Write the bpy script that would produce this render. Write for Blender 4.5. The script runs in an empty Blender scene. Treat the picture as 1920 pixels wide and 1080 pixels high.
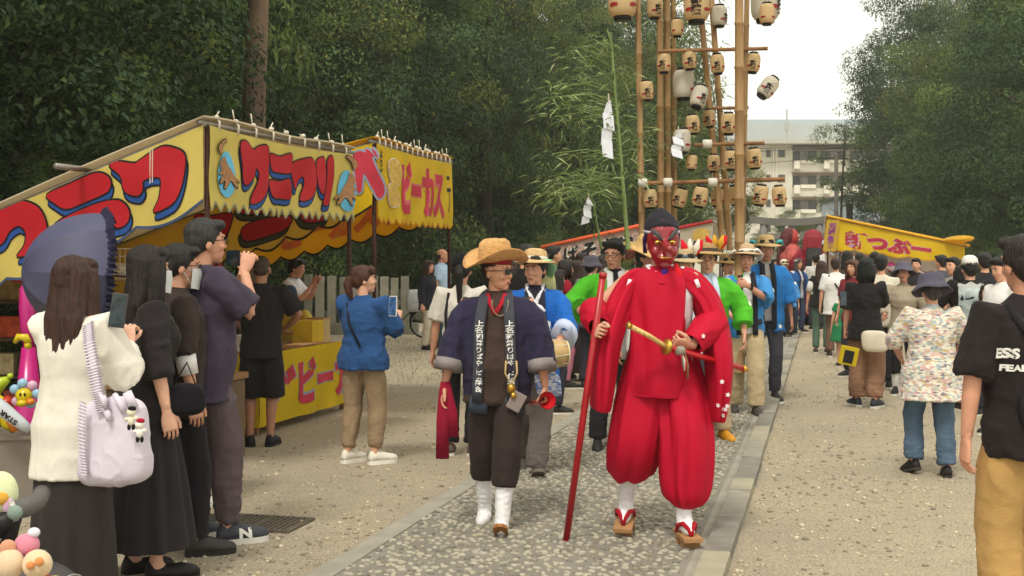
import bpy, bmesh, math, random
import numpy as np
from mathutils import Vector, Matrix
from mathutils.bvhtree import BVHTree

random.seed(7); RNG = np.random.default_rng(7)
SC = bpy.context.scene
COL = SC.collection
R = math.radians
PI = math.pi

# ------------------------------------------------------------------ camera, light, exposure
F, CX, HZ, EYE = 2200.0, 960.0, 490.0, 1.58      # focal length in photo pixels, image centre, horizon row, eye height
cam_d = bpy.data.cameras.new("camera"); cam = bpy.data.objects.new("camera", cam_d); COL.objects.link(cam)
cam.location = (0, 0, EYE); cam.rotation_euler = (R(90), 0, 0)
cam_d.sensor_width = 36.0; cam_d.lens = F / 1920 * 36; cam_d.shift_y = -(540 - HZ) / 1920
cam_d.clip_start = 0.05; cam_d.clip_end = 1500
cam_d.dof.use_dof = True; cam_d.dof.focus_distance = 7.6; cam_d.dof.aperture_fstop = 9.0
SC.camera = cam

SUN_EL, SUN_AZ = R(58), R(200)        # azimuth measured clockwise from +Y
W = bpy.data.worlds.new("World"); SC.world = W; W.use_nodes = True
nt = W.node_tree; nt.nodes.clear()
sky = nt.nodes.new("ShaderNodeTexSky"); sky.sky_type = 'NISHITA'; sky.sun_disc = False
sky.sun_elevation = SUN_EL; sky.sun_rotation = SUN_AZ; sky.air_density = 1.0; sky.dust_density = 3.0
bg1 = nt.nodes.new("ShaderNodeBackground"); bg1.inputs[1].default_value = 0.06
nt.links.new(sky.outputs[0], bg1.inputs[0])
tc = nt.nodes.new("ShaderNodeTexCoord"); nz = nt.nodes.new("ShaderNodeTexNoise")
nz.inputs["Scale"].default_value = 2.2; nz.inputs["Detail"].default_value = 5
nt.links.new(tc.outputs["Generated"], nz.inputs["Vector"])
cr = nt.nodes.new("ShaderNodeValToRGB")
cr.color_ramp.elements[0].position = 0.3; cr.color_ramp.elements[0].color = (0.88, 0.87, 0.76, 1)
cr.color_ramp.elements[1].position = 0.7; cr.color_ramp.elements[1].color = (1.0, 0.965, 0.83, 1)
nt.links.new(nz.outputs["Fac"], cr.inputs[0])
bg2 = nt.nodes.new("ShaderNodeBackground"); bg2.inputs[1].default_value = 1.2
nt.links.new(cr.outputs[0], bg2.inputs[0])
mixw = nt.nodes.new("ShaderNodeMixShader"); mixw.inputs[0].default_value = 0.82
nt.links.new(bg1.outputs[0], mixw.inputs[1]); nt.links.new(bg2.outputs[0], mixw.inputs[2])
wo = nt.nodes.new("ShaderNodeOutputWorld"); nt.links.new(mixw.outputs[0], wo.inputs[0])

sun_d = bpy.data.lights.new("sun", 'SUN'); sun_d.energy = 1.5; sun_d.angle = R(11); sun_d.color = (1.0, 0.95, 0.86)
sun = bpy.data.objects.new("sun", sun_d); COL.objects.link(sun)
_d = Vector((math.sin(SUN_AZ) * math.cos(SUN_EL), math.cos(SUN_AZ) * math.cos(SUN_EL), math.sin(SUN_EL)))
sun.rotation_euler = _d.to_track_quat('Z', 'Y').to_euler(); sun.location = _d * 40
SC.view_settings.view_transform = 'Standard'; SC.view_settings.look = 'None'
SC.view_settings.gamma = 1.0; SC.view_settings.exposure = 0.56
try: SC.view_settings.use_curve_mapping = False
except Exception: pass

# ------------------------------------------------------------------ coordinates
VPX = 1542.0
_a = math.atan((VPX - CX) / F)
U = Vector((math.sin(_a), math.cos(_a), 0)); N = Vector((math.cos(_a), -math.sin(_a), 0))   # along the path, to its right
PATH_ROT = -_a
def st(s, t, z=0.0): return U * s + N * t + Vector((0, 0, z))
def at(px, py, Y): return Vector(((px - CX) / F * Y, Y, EYE - (py - HZ) / F * Y))
def gx(px, Y): return (px - CX) / F * Y
def on_plane(px, py, P0, nrm):
    d = Vector(((px - CX) / F, 1.0, -(py - HZ) / F)); o = Vector((0, 0, EYE))
    return o + d * ((P0 - o).dot(nrm) / d.dot(nrm))

# ------------------------------------------------------------------ materials
def lin(c):
    c = c / 255.0
    return c / 12.92 if c <= 0.04045 else ((c + 0.055) / 1.055) ** 2.4
def rgb(h):
    if isinstance(h, str):
        return tuple(lin(int(h[i:i + 2], 16)) for i in (0, 2, 4))
    return tuple(h)
_mats = {}
def mat(name, col, rough=0.8, var=0.12, scale=6.0, bump=0.15, bscale=60.0, stretch=(1, 1, 1), metal=0.0, sheen=0.0, spec=0.3,
        col2=None, detail=4.0, trans=0.0, coat=0.0, wrinkle=0.0):
    key = name
    if key in _mats: return _mats[key]
    m = bpy.data.materials.new(name); m.use_nodes = True; t = m.node_tree; b = t.nodes["Principled BSDF"]
    c = rgb(col)
    b.inputs["Roughness"].default_value = rough; b.inputs["Metallic"].default_value = metal
    b.inputs["Specular IOR Level"].default_value = spec
    if sheen: b.inputs["Sheen Weight"].default_value = sheen
    if coat: b.inputs["Coat Weight"].default_value = coat; b.inputs["Coat Roughness"].default_value = 0.15
    tcn = t.nodes.new("ShaderNodeTexCoord"); mp = t.nodes.new("ShaderNodeMapping"); mp.inputs["Scale"].default_value = stretch
    t.links.new(tcn.outputs["Object"], mp.inputs[0])
    n1 = t.nodes.new("ShaderNodeTexNoise"); n1.inputs["Scale"].default_value = scale; n1.inputs["Detail"].default_value = detail
    t.links.new(mp.outputs[0], n1.inputs["Vector"])
    r = t.nodes.new("ShaderNodeValToRGB")
    c2 = rgb(col2) if col2 else tuple(min(1, x * (1 + var)) for x in c)
    c1 = c if col2 else tuple(x * (1 - var) for x in c)
    r.color_ramp.elements[0].position = 0.32; r.color_ramp.elements[1].position = 0.68
    r.color_ramp.elements[0].color = (*c1, 1); r.color_ramp.elements[1].color = (*c2, 1)
    t.links.new(n1.outputs["Fac"], r.inputs[0]); t.links.new(r.outputs[0], b.inputs["Base Color"])
    if bump:
        n2 = t.nodes.new("ShaderNodeTexNoise"); n2.inputs["Scale"].default_value = bscale; n2.inputs["Detail"].default_value = 3
        t.links.new(mp.outputs[0], n2.inputs["Vector"])
        bp = t.nodes.new("ShaderNodeBump"); bp.inputs["Strength"].default_value = bump; bp.inputs["Distance"].default_value = 0.01
        t.links.new(n2.outputs["Fac"], bp.inputs["Height"]); t.links.new(bp.outputs[0], b.inputs["Normal"])
        if wrinkle:
            n3 = t.nodes.new("ShaderNodeTexNoise"); n3.noise_type = 'RIDGED_MULTIFRACTAL'; n3.inputs["Scale"].default_value = 7; n3.inputs["Detail"].default_value = 5; n3.inputs["Distortion"].default_value = .8
            mp3 = t.nodes.new("ShaderNodeMapping"); mp3.inputs["Scale"].default_value = (1, 1, .55); t.links.new(tcn.outputs["Object"], mp3.inputs[0]); t.links.new(mp3.outputs[0], n3.inputs["Vector"])
            b3 = t.nodes.new("ShaderNodeBump"); b3.inputs["Strength"].default_value = wrinkle; b3.inputs["Distance"].default_value = .02
            t.links.new(n3.outputs["Fac"], b3.inputs["Height"]); t.links.new(b3.outputs[0], bp.inputs["Normal"])
    if trans:
        out = t.nodes["Material Output"]; tr = t.nodes.new("ShaderNodeBsdfTranslucent"); mx = t.nodes.new("ShaderNodeMixShader")
        mx.inputs[0].default_value = trans
        t.links.new(r.outputs[0], tr.inputs[0]); t.links.new(b.outputs[0], mx.inputs[1]); t.links.new(tr.outputs[0], mx.inputs[2])
        t.links.new(mx.outputs[0], out.inputs[0])
    _mats[key] = m
    return m
def cloth(col, name=None, **k):
    k.setdefault("rough", 0.9); k.setdefault("var", 0.07); k.setdefault("scale", 9); k.setdefault("bump", 0.25); k.setdefault("bscale", 110); k.setdefault("sheen", 0.04)
    k.setdefault("spec", 0.15); k.setdefault("wrinkle", 0.3)
    return mat(name or "cloth_" + str(col), col, **k)
def hairmat(col):
    return mat("hair_" + col, col, rough=0.52, var=0.5, scale=110, stretch=(1, 1, 0.05), bump=0.8, bscale=260, spec=0.4)
def skin(col="c9967a"): return mat("skin_" + col, tuple(min(1.0, 1.13*v) for v in rgb(col)), rough=0.55, var=0.09, scale=11, bump=0.08, bscale=160, spec=0.35)

# ------------------------------------------------------------------ mesh helpers
class MB:
    """collects vertices and faces"""
    def __init__(s): s.v = []; s.f = []; s.mi = []; s.cur = 0
    def add(s, V, Fc):
        o = len(s.v); s.v.extend([tuple(map(float, p)) for p in V])
        for q in Fc: s.f.append([i + o for i in q]); s.mi.append(s.cur)
        return s
    def box(s, c, size, rot=None):
        x, y, z = [k / 2 for k in size]
        P = [(-x,-y,-z),(x,-y,-z),(x,y,-z),(-x,y,-z),(-x,-y,z),(x,-y,z),(x,y,z),(-x,y,z)]
        if rot is not None: P = [rot @ Vector(p) for p in P]
        P = [Vector(p) + Vector(c) for p in P]
        return s.add(P, [(0,3,2,1),(4,5,6,7),(0,1,5,4),(1,2,6,5),(2,3,7,6),(3,0,4,7)])
    def tube(s, pts, rad, n=12, ref=None, caps=True):
        V, Fc = tube(pts, rad, n, ref, caps); return s.add(V, Fc)
    def ell(s, c, r, n=14, m=9, M=None):
        V, Fc = ellipsoid(c, r, n, m, M); return s.add(V, Fc)
    def lathe(s, prof, n=20, sx=1.0, sy=1.0, c=(0,0,0), fn=None):
        V = []
        for (r, z) in prof:
            for k in range(n):
                a = 2 * PI * k / n
                p = [r * math.cos(a) * sx, r * math.sin(a) * sy, z]
                if fn: p = fn(p, a, r)
                V.append((p[0] + c[0], p[1] + c[1], p[2] + c[2]))
        Fc = []
        for i in range(len(prof) - 1):
            for k in range(n):
                k2 = (k + 1) % n; Fc.append((i*n + k, i*n + k2, (i+1)*n + k2, (i+1)*n + k))
        if prof[0][0] > 1e-5: Fc.append(tuple(reversed(range(n))))
        if prof[-1][0] > 1e-5: Fc.append(tuple((len(prof)-1)*n + k for k in range(n)))
        return s.add(V, Fc)
    def arr(s): return np.array(s.v, float), s.f

def tube(pts, rad, n=12, ref=None, caps=True):
    P = [Vector(p) for p in pts]; k = len(P); V = []; prev = None
    for i in range(k):
        d = (P[min(i+1, k-1)] - P[max(i-1, 0)])
        if d.length < 1e-9: d = Vector((0,0,1))
        d.normalize()
        if ref is not None:
            rv = Vector(ref(d)) if callable(ref) else Vector(ref); a = rv - d * rv.dot(d)
        elif prev is not None: a = prev - d * prev.dot(d)
        else:
            h = Vector((1,0,0)) if abs(d.x) < 0.8 else Vector((0,1,0)); a = h - d * h.dot(d)
        if a.length < 1e-6: a = d.orthogonal()
        a.normalize(); prev = a; b = d.cross(a)
        r = rad[i] if isinstance(rad, list) else rad
        ra, rb = r if isinstance(r, (list, tuple)) else (r, r)
        for j in range(n):
            t = 2 * PI * j / n
            V.append(P[i] + a * (ra * math.cos(t)) + b * (rb * math.sin(t)))
    Fc = []
    for i in range(k - 1):
        for j in range(n):
            j2 = (j + 1) % n; Fc.append((i*n + j, i*n + j2, (i+1)*n + j2, (i+1)*n + j))
    if caps:
        Fc.append(tuple(reversed(range(n)))); Fc.append(tuple((k-1)*n + j for j in range(n)))
    return V, Fc
def ellipsoid(c, r, n=14, m=9, M=None):
    V = [Vector((0,0,1))]
    for i in range(1, m):
        t = PI * i / m
        for j in range(n):
            a = 2 * PI * j / n; V.append(Vector((math.sin(t)*math.cos(a), math.sin(t)*math.sin(a), math.cos(t))))
    V.append(Vector((0,0,-1)))
    Fc = []
    for j in range(n):
        j2 = (j+1) % n; Fc.append((0, 1+j, 1+j2))
        for i in range(m-2): Fc.append((1+i*n+j, 1+(i+1)*n+j, 1+(i+1)*n+j2, 1+i*n+j2))
        Fc.append((1+(m-2)*n+j2, 1+(m-2)*n+j, len(V)-1))
    V = [Vector((v.x*r[0], v.y*r[1], v.z*r[2])) for v in V]
    if M is not None: V = [M @ v for v in V]
    return [v + Vector(c) for v in V], Fc

TMP = bpy.data.scenes.new("tmp")
def np_mesh(V, Fc, name="m", smooth=True, mats=None, mi=None):
    me = bpy.data.meshes.new(name)
    me.from_pydata([tuple(p) for p in V], [], [tuple(q) for q in Fc]); 
    if smooth and len(me.polygons): me.polygons.foreach_set("use_smooth", [True] * len(me.polygons))
    for m in mats or []: me.materials.append(m)
    if mi is not None and mats and len(mats) > 1: me.polygons.foreach_set("material_index", mi)
    me.update(); return me
def mesh_from_numpy(V, Q, name, mats=None, smooth=True):
    """V (n,3) float, Q (m,k) int, all faces with k corners"""
    me = bpy.data.meshes.new(name); k = Q.shape[1]
    me.vertices.add(len(V)); me.vertices.foreach_set("co", np.ascontiguousarray(V, np.float32).ravel())
    me.loops.add(Q.size); me.loops.foreach_set("vertex_index", np.ascontiguousarray(Q, np.int32).ravel())
    me.polygons.add(len(Q)); me.polygons.foreach_set("loop_start", np.arange(0, Q.size, k, dtype=np.int32))
    me.polygons.foreach_set("use_smooth", np.full(len(Q), bool(smooth)))
    for m in mats or []: me.materials.append(m)
    me.update(calc_edges=True); return me
def remesh(V, Fc, voxel, smooth=3, fac=0.5):
    """union of closed overlapping shells -> (verts, quads) numpy"""
    me = np_mesh(V, Fc); ob = bpy.data.objects.new("t", me); TMP.collection.objects.link(ob)
    md = ob.modifiers.new("r", 'REMESH'); md.mode = 'VOXEL'; md.voxel_size = voxel
    if smooth:
        ms = ob.modifiers.new("s", 'SMOOTH'); ms.iterations = smooth; ms.factor = fac
    vl = TMP.view_layers[0]; vl.update()
    ev = ob.evaluated_get(vl.depsgraph); m2 = ev.data
    n = len(m2.vertices); co = np.empty(n*3, np.float32); m2.vertices.foreach_get("co", co)
    li = np.empty(len(m2.loops), np.int32); m2.loops.foreach_get("vertex_index", li)
    nl = np.empty(len(m2.polygons), np.int32); m2.polygons.foreach_get("loop_total", nl)
    co = co.reshape(-1,3).copy()
    assert len(nl) == 0 or (nl == 4).all()
    Q = li.reshape(-1,4).copy()
    bpy.data.objects.remove(ob); bpy.data.meshes.remove(me)
    return co, Q
def normals(V, Q):
    n = np.cross(V[Q[:,2]] - V[Q[:,0]], V[Q[:,3]] - V[Q[:,1]])
    out = np.zeros_like(V)
    for k in range(4): np.add.at(out, Q[:,k], n)
    return out / (np.linalg.norm(out, axis=1, keepdims=True) + 1e-9)
def _hash(i, j, k, seed):
    h = (i*374761393 + j*668265263 + k*2147483647 + seed*1274126177) & 0x7fffffff
    h = ((h ^ (h >> 13)) * 1274126177) & 0x7fffffff
    return ((h ^ (h >> 16)) & 0xffff) / 65535.0
def vnoise(P, scale=1.0, seed=0):
    P = np.asarray(P, float) * np.asarray(scale, float); i = np.floor(P).astype(np.int64); f = P - i; f = f*f*(3-2*f)
    r = 0
    for a in (0,1):
        for b in (0,1):
            for c in (0,1):
                w = (f[:,0] if a else 1-f[:,0]) * (f[:,1] if b else 1-f[:,1]) * (f[:,2] if c else 1-f[:,2])
                r = r + w * _hash(i[:,0]+a, i[:,1]+b, i[:,2]+c, seed)
    return r * 2 - 1
def folds(V, fs, amp, seed=0):
    """cloth relief: soft swells plus crisp ridged creases"""
    P = np.asarray(V, float); fs = np.asarray(fs, float)
    w = P + .03*np.stack([vnoise(P, 7, seed+11), vnoise(P, 7, seed+12), vnoise(P, 7, seed+13)], 1)
    a = vnoise(w, fs*.8, seed); r1 = (1-np.abs(vnoise(w, fs, seed+1)))**4; r2 = (1-np.abs(vnoise(w, fs*2.1, seed+2)))**5
    return amp*(.8*a + 1.25*(r1-.3) + .6*(r2-.25))
def joinq(parts):
    Vs, Qs, o = [], [], 0
    for V, Q in parts: Vs.append(V); Qs.append(Q + o); o += len(V)
    return np.concatenate(Vs), np.concatenate(Qs)

# ------------------------------------------------------------------ object helpers
def tag(o, label=None, cat=None, group=None, kind=None):
    if label: o["label"] = label
    if cat: o["category"] = cat
    if group: o["group"] = group
    if kind: o["kind"] = kind
    return o
def link(name, me, parent=None):
    o = bpy.data.objects.new(name, me); COL.objects.link(o)
    if parent is not None: o.parent = parent
    return o
def empty(name, loc=(0,0,0), rz=0.0, label=None, cat=None, group=None):
    o = bpy.data.objects.new(name, None); COL.objects.link(o); o.location = loc; o.rotation_euler = (0,0,rz); o.empty_display_size = 0.1
    return tag(o, label, cat, group)
def obj(name, mb, m, parent=None, smooth=False, bevel=0.0):
    ms = m if isinstance(m, (list, tuple)) else ([m] if m else [])
    me = np_mesh(mb.v, mb.f, name, smooth, ms, mb.mi)
    if bevel: 
        bm = bmesh.new(); bm.from_mesh(me)
        es = [e for e in bm.edges if len(e.link_faces) == 2 and e.calc_face_angle(0) > 0.6]
        bmesh.ops.bevel(bm, geom=es, offset=bevel, segments=2, affect='EDGES', profile=0.7)
        bm.to_mesh(me); bm.free()
    return link(name, me, parent)
def sharp(o, ang=40):
    """auto smooth look: smooth faces with sharp edges past an angle"""
    me = o.data; bm = bmesh.new(); bm.from_mesh(me)
    for e in bm.edges:
        if len(e.link_faces) == 2 and e.calc_face_angle(0) > R(ang): e.smooth = False
    for f in bm.faces: f.smooth = True
    bm.to_mesh(me); bm.free(); return o
def struct(name, mb, m, **k): return tag(obj(name, mb, m, **k), kind="structure")
def copy_tree(o, parent=None):
    c = o.copy(); COL.objects.link(c)
    if parent is not None: c.parent = parent
    for ch in list(o.children): copy_tree(ch, c)
    return c

# ------------------------------------------------------------------ lettering and flat print
def text_bm(body, size=1.0, offset=0.0, vertical=False, extrude=0.0, spacing=1.0):
    """2D glyph mesh (bmesh) in the XY plane, centred on the origin"""
    bm = bmesh.new(); rows = list(body) if vertical else [body]
    for i, s in enumerate(rows):
        if not s.strip(): continue
        cu = bpy.data.curves.new("t", 'FONT'); cu.body = s; cu.size = 1.0; cu.align_x = 'CENTER'; cu.align_y = 'CENTER'
        cu.offset = offset; cu.resolution_u = 3; cu.space_character = spacing
        ob = bpy.data.objects.new("t", cu); TMP.collection.objects.link(ob)
        vl = TMP.view_layers[0]; vl.update()
        me = bpy.data.meshes.new_from_object(ob.evaluated_get(vl.depsgraph))
        if vertical:
            me.transform(Matrix.Translation((0, -(i - (len(rows)-1)/2) * 1.02, 0)))
        bm.from_mesh(me); bpy.data.meshes.remove(me); bpy.data.objects.remove(ob); bpy.data.curves.remove(cu)
    if bm.verts:
        xs = [v.co.x for v in bm.verts]; ys = [v.co.y for v in bm.verts]
        cx, cy = (max(xs)+min(xs))/2, (max(ys)+min(ys))/2
        for v in bm.verts: v.co = Vector(((v.co.x-cx)*size, (v.co.y-cy)*size, 0))
    return bm
def fit_bm(bm, w=None, h=None):
    xs = [v.co.x for v in bm.verts]; ys = [v.co.y for v in bm.verts]
    sx = w / (max(xs)-min(xs)) if w else None; sy = h / (max(ys)-min(ys)) if h else None
    sx = sx or sy; sy = sy or sx
    for v in bm.verts: v.co.x *= sx; v.co.y *= sy
    return bm
def catmull(pts, sub=4):
    out = []; n = len(pts)
    for i in range(n):
        p0, p1, p2, p3 = [Vector(pts[(i+k) % n]) for k in (-1,0,1,2)]
        for j in range(sub):
            t = j / sub
            out.append(0.5*((2*p1) + (p2-p0)*t + (2*p0-5*p1+4*p2-p3)*t*t + (3*p1-p0-3*p2+p3)*t**3))
    return out
def poly_bm(polys, sub=4, grow=0.0):
    """filled smooth outlines -> bmesh in XY"""
    bm = bmesh.new()
    for pl in polys:
        P = catmull([Vector((p[0], p[1], 0)) for p in pl], sub)
        if grow:
            ar = sum(P[i].x*P[(i+1) % len(P)].y - P[(i+1) % len(P)].x*P[i].y for i in range(len(P)))
            sg = 1 if ar > 0 else -1; Q = []
            for i in range(len(P)):
                d = (P[(i+1) % len(P)] - P[i-1]); d.normalize(); Q.append(P[i] + Vector((d.y, -d.x, 0)) * grow * sg)
            P = Q
        vs = [bm.verts.new(p) for p in P]
        es = [bm.edges.new((vs[i], vs[(i+1) % len(vs)])) for i in range(len(vs))]
        bmesh.ops.triangle_fill(bm, edges=es, use_beauty=True)
    return bm
def grid_cut(bm, step):
    for ax in (0, 1):
        xs = [v.co[ax] for v in bm.verts]
        if not xs: return bm
        x = min(xs) + step
        while x < max(xs):
            co = Vector((0,0,0)); co[ax] = x; no = Vector((0,0,0)); no[ax] = 1
            bmesh.ops.bisect_plane(bm, geom=bm.verts[:]+bm.edges[:]+bm.faces[:], plane_co=co, plane_no=no, dist=1e-6); x += step
    bmesh.ops.triangulate(bm, faces=bm.faces[:])
    return bm
def map_bm(bm, fn, name, m, parent=None):
    for v in bm.verts: v.co = fn(v.co.x, v.co.y)
    me = bpy.data.meshes.new(name); bm.to_mesh(me); bm.free(); me.materials.append(m)
    return link(name, me, parent)
def bvh_of(o): 
    me = o.data; return BVHTree.FromPolygons([v.co for v in me.vertices], [tuple(p.vertices) for p in me.polygons])
def project(bm, bvh, origin, ex, ey, name, m, parent, off=0.004, step=0.05, reach=0.6):
    """lay flat print on a body: origin + x*ex + y*ey, cast along -(ex x ey)"""
    ex, ey, origin = Vector(ex), Vector(ey), Vector(origin); nrm = ex.cross(ey).normalized()
    grid_cut(bm, step); last = [0.0]
    def fn(x, y):
        p = origin + ex*x + ey*y; h = bvh.ray_cast(p + nrm*reach, -nrm, reach*2)
        if h[0] is None: h = bvh.find_nearest(p)
        return h[0] + nrm*off
    return map_bm(bm, fn, name, m, parent)
# ------------------------------------------------------------------ people kit (local frame: faces -Y, own right hand at -X, metres for a 1.70 m body)
VOX = {0: (.015, .0125, .0062, .0035), 1: (.024, .019, .0105, .0085), 2: (.034, .029, .016, .013)}
_cache = {}
def head_mesh(lod, sex='m'):
    k = ('head', lod, sex)
    if k in _cache: return _cache[k]
    b = MB(); w = 1.0 if sex == 'm' else .95
    b.ell((0,.012,.045),(.076*w,.096,.082)); b.ell((0,-.02,.0),(.069*w,.078,.085))
    b.ell((0,-.030,-.055),(.052*w,.058,.052)); b.ell((0,-.062,-.088),(.024*w,.022,.020))
    b.ell((.034,-.064,-.018),(.026,.024,.024)); b.ell((-.034,-.064,-.018),(.026,.024,.024))
    b.ell((.030,-.078,.040),(.030,.016,.010)); b.ell((-.030,-.078,.040),(.030,.016,.010))
    b.tube([(0,-.080,.034),(0,-.092,.008),(0,-.101,-.016),(0,-.085,-.024)],[.008,.0105,.0135,.012], 10)
    b.ell((.013,-.090,-.02),(.009,.010,.008)); b.ell((-.013,-.090,-.02),(.009,.010,.008))
    b.ell((0,-.083,-.048),(.024,.013,.007)); b.ell((0,-.081,-.060),(.020,.014,.008))
    for s in (1,-1): b.ell((.077*w*s,.012,-.004),(.010,.020,.032), M=Matrix.Rotation(R(14*s), 3, 'Z'))
    _cache[k] = remesh(*b.arr(), VOX[lod][2], 4); return _cache[k]
def hand_mesh(pose, lod):
    """right hand: wrist at origin, fingers to -Z, palm to +X, thumb to -Y"""
    k = ('hand', pose, lod)
    if k in _cache: return _cache[k]
    b = MB()
    b.tube([(0,0,.03),(0,0,0),(.002,.002,-.03),(.002,.002,-.065),(.002,.002,-.092),(.002,.002,-.098)],
           [(.020,.026),(.019,.027),(.016,.036),(.015,.041),(.012,.040),(.006,.034)], 14, ref=(1,0,0))
    ln = [.072,.080,.075,.058]; ys = [-.031,-.010,.011,.031]
    curl = {'relaxed': (.35,.5,.45), 'grip': (1.25,1.35,.9), 'flat': (.08,.1,.1), 'phone': (.75,.95,.6)}[pose]
    for i in range(4):
        p = Vector((.003, ys[i], -.092 + abs(i-1.3)*.004)); a = 0; pts = [p - Vector((0,0,-.02)), p.copy()]
        segs = [ln[i]*.45, ln[i]*.31, ln[i]*.24]
        for sgi, c in zip(segs, curl):
            a += c*(1+.06*i); p = p + Vector((math.sin(a), (ys[i]*.25 if pose in('relaxed','flat') else 0)*.3, -math.cos(a)))*sgi; pts.append(p.copy())
        r0 = .0078 if i < 3 else .0068
        b.tube(pts, [r0, r0, r0*.96, r0*.9, r0*.72], 9)
    th = {'relaxed': [(.004,-.022,-.015),(.014,-.046,-.045),(.022,-.054,-.075),(.026,-.054,-.100)],
          'flat': [(.004,-.022,-.015),(.010,-.052,-.040),(.012,-.070,-.062),(.013,-.080,-.082)],
          'grip': [(.004,-.022,-.015),(.018,-.046,-.048),(.040,-.046,-.074),(.058,-.036,-.088)],
          'phone': [(.004,-.022,-.015),(.016,-.050,-.046),(.034,-.056,-.076),(.044,-.050,-.104)]}[pose]
    b.tube(th, [.015,.0125,.0105,.008], 9)
    _cache[k] = remesh(*b.arr(), VOX[lod][3], 3, .4); return _cache[k]
def ik(a, t, l1, l2, pole):
    a, t, pole = Vector(a), Vector(t), Vector(pole); d = t - a; L = min(d.length, (l1 + l2)*.995); d.normalize()
    x = (l1*l1 - l2*l2 + L*L)/(2*L); h = math.sqrt(max(1e-6, l1*l1 - x*x)); p = pole - d*pole.dot(d); p.normalize()
    return a + d*x + p*h, a + d*L
def frame_from(d, th, x_from=None):
    """rotation whose -Z is d and -Y is near th"""
    z = -Vector(d).normalized(); y = -Vector(th); y = y - z*y.dot(z)
    if y.length < 1e-5: y = z.orthogonal()
    y.normalize(); x = y.cross(z)
    return Matrix(((x.x,y.x,z.x),(x.y,y.y,z.y),(x.z,y.z,z.z)))
def xf(V, M3, t, sc=1.0): return np.asarray(V) * sc @ np.array(M3).T + np.array(t)
def mirror(VQ): V, Q = VQ; V2 = V.copy(); V2[:,0] *= -1; return V2, Q[:, ::-1].copy()

def pleat_tube(secs, npl, amp, seed, n=132, rows=54, drift=.6, ref=(1,0,0), fade=(.08,.05), sharp=1.0, hem=True):
    """cloth tube with crisp running pleats; secs = [(centre, ra, rb)]"""
    r = random.Random(seed); k = len(secs)-1; V = []; ph = [r.uniform(0,6.28) for _ in range(4)]
    def sec(f):
        x = f*k; i = min(int(x), k-1); u = x-i
        def cr(a,b,c,d): return a*0+.5*((2*b)+(c-a)*u+(2*a-5*b+4*c-d)*u*u+(3*b-a-3*c+d)*u**3)
        q = [secs[max(0,min(k,i+j))] for j in (-1,0,1,2)]
        return cr(*[Vector(t[0]) for t in q]), cr(*[t[1] for t in q]), cr(*[t[2] for t in q])
    cs = [sec(i/rows) for i in range(rows+1)]
    if hem: c,a,b = cs[-1]; d = (cs[-1][0]-cs[-3][0]).normalized(); cs += [(c+d*.002,a*.93,b*.93),(c-d*.03,a*.80,b*.80)]
    m = len(cs); tri = lambda x: 1-2*abs(((x/6.2832) % 1)*2-1)
    for i,(c,a,b) in enumerate(cs):
        f = min(1, i/rows); d = (cs[min(i+1,m-1)][0]-cs[max(i-1,0)][0]) if i < rows else (cs[rows][0]-cs[rows-2][0]); d.normalize(); e = Vector(ref)-d*Vector(ref).dot(d); e.normalize(); g = d.cross(e)
        env = min(1, f/max(1e-4,fade[0]))*min(1,(1-f)/max(1e-4,fade[1])+.25)
        for j in range(n):
            t = 2*PI*j/n; w = .0
            x1 = npl*t+ph[0]+drift*(2.2*f+1.1*math.sin(5*f+ph[1])+.8*math.sin(2*t+3*f)); x2 = (npl*.55)*2*t*.5*2+ph[2]-drift*3*f
            w = .62*abs(tri(x1))**.8*math.copysign(1,tri(x1)) + .45*math.sin(round(npl*.6)*t+ph[2]-drift*2.5*f) + .3*tri(round(npl*1.7)*t+ph[3]+drift*2*math.sin(6*f))
            w *= env*amp*(.65+.5*math.sin(3*t+ph[1]+2*f)); V.append(c + e*((a+w)*math.cos(t)) + g*((b+w)*math.sin(t)))
    Fc = [(i*n+j,i*n+(j+1)%n,(i+1)*n+(j+1)%n,(i+1)*n+j) for i in range(m-1) for j in range(n)] + [tuple(reversed(range(n)))]
    return V, Fc
class Per: pass
DOWN_R = dict(t=(-.265,-.02,.855), pole=(-.35,.8,0), pose='relaxed'); DOWN_L = dict(t=(.265,-.02,.855), pole=(.35,.8,0), pose='relaxed')
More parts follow.
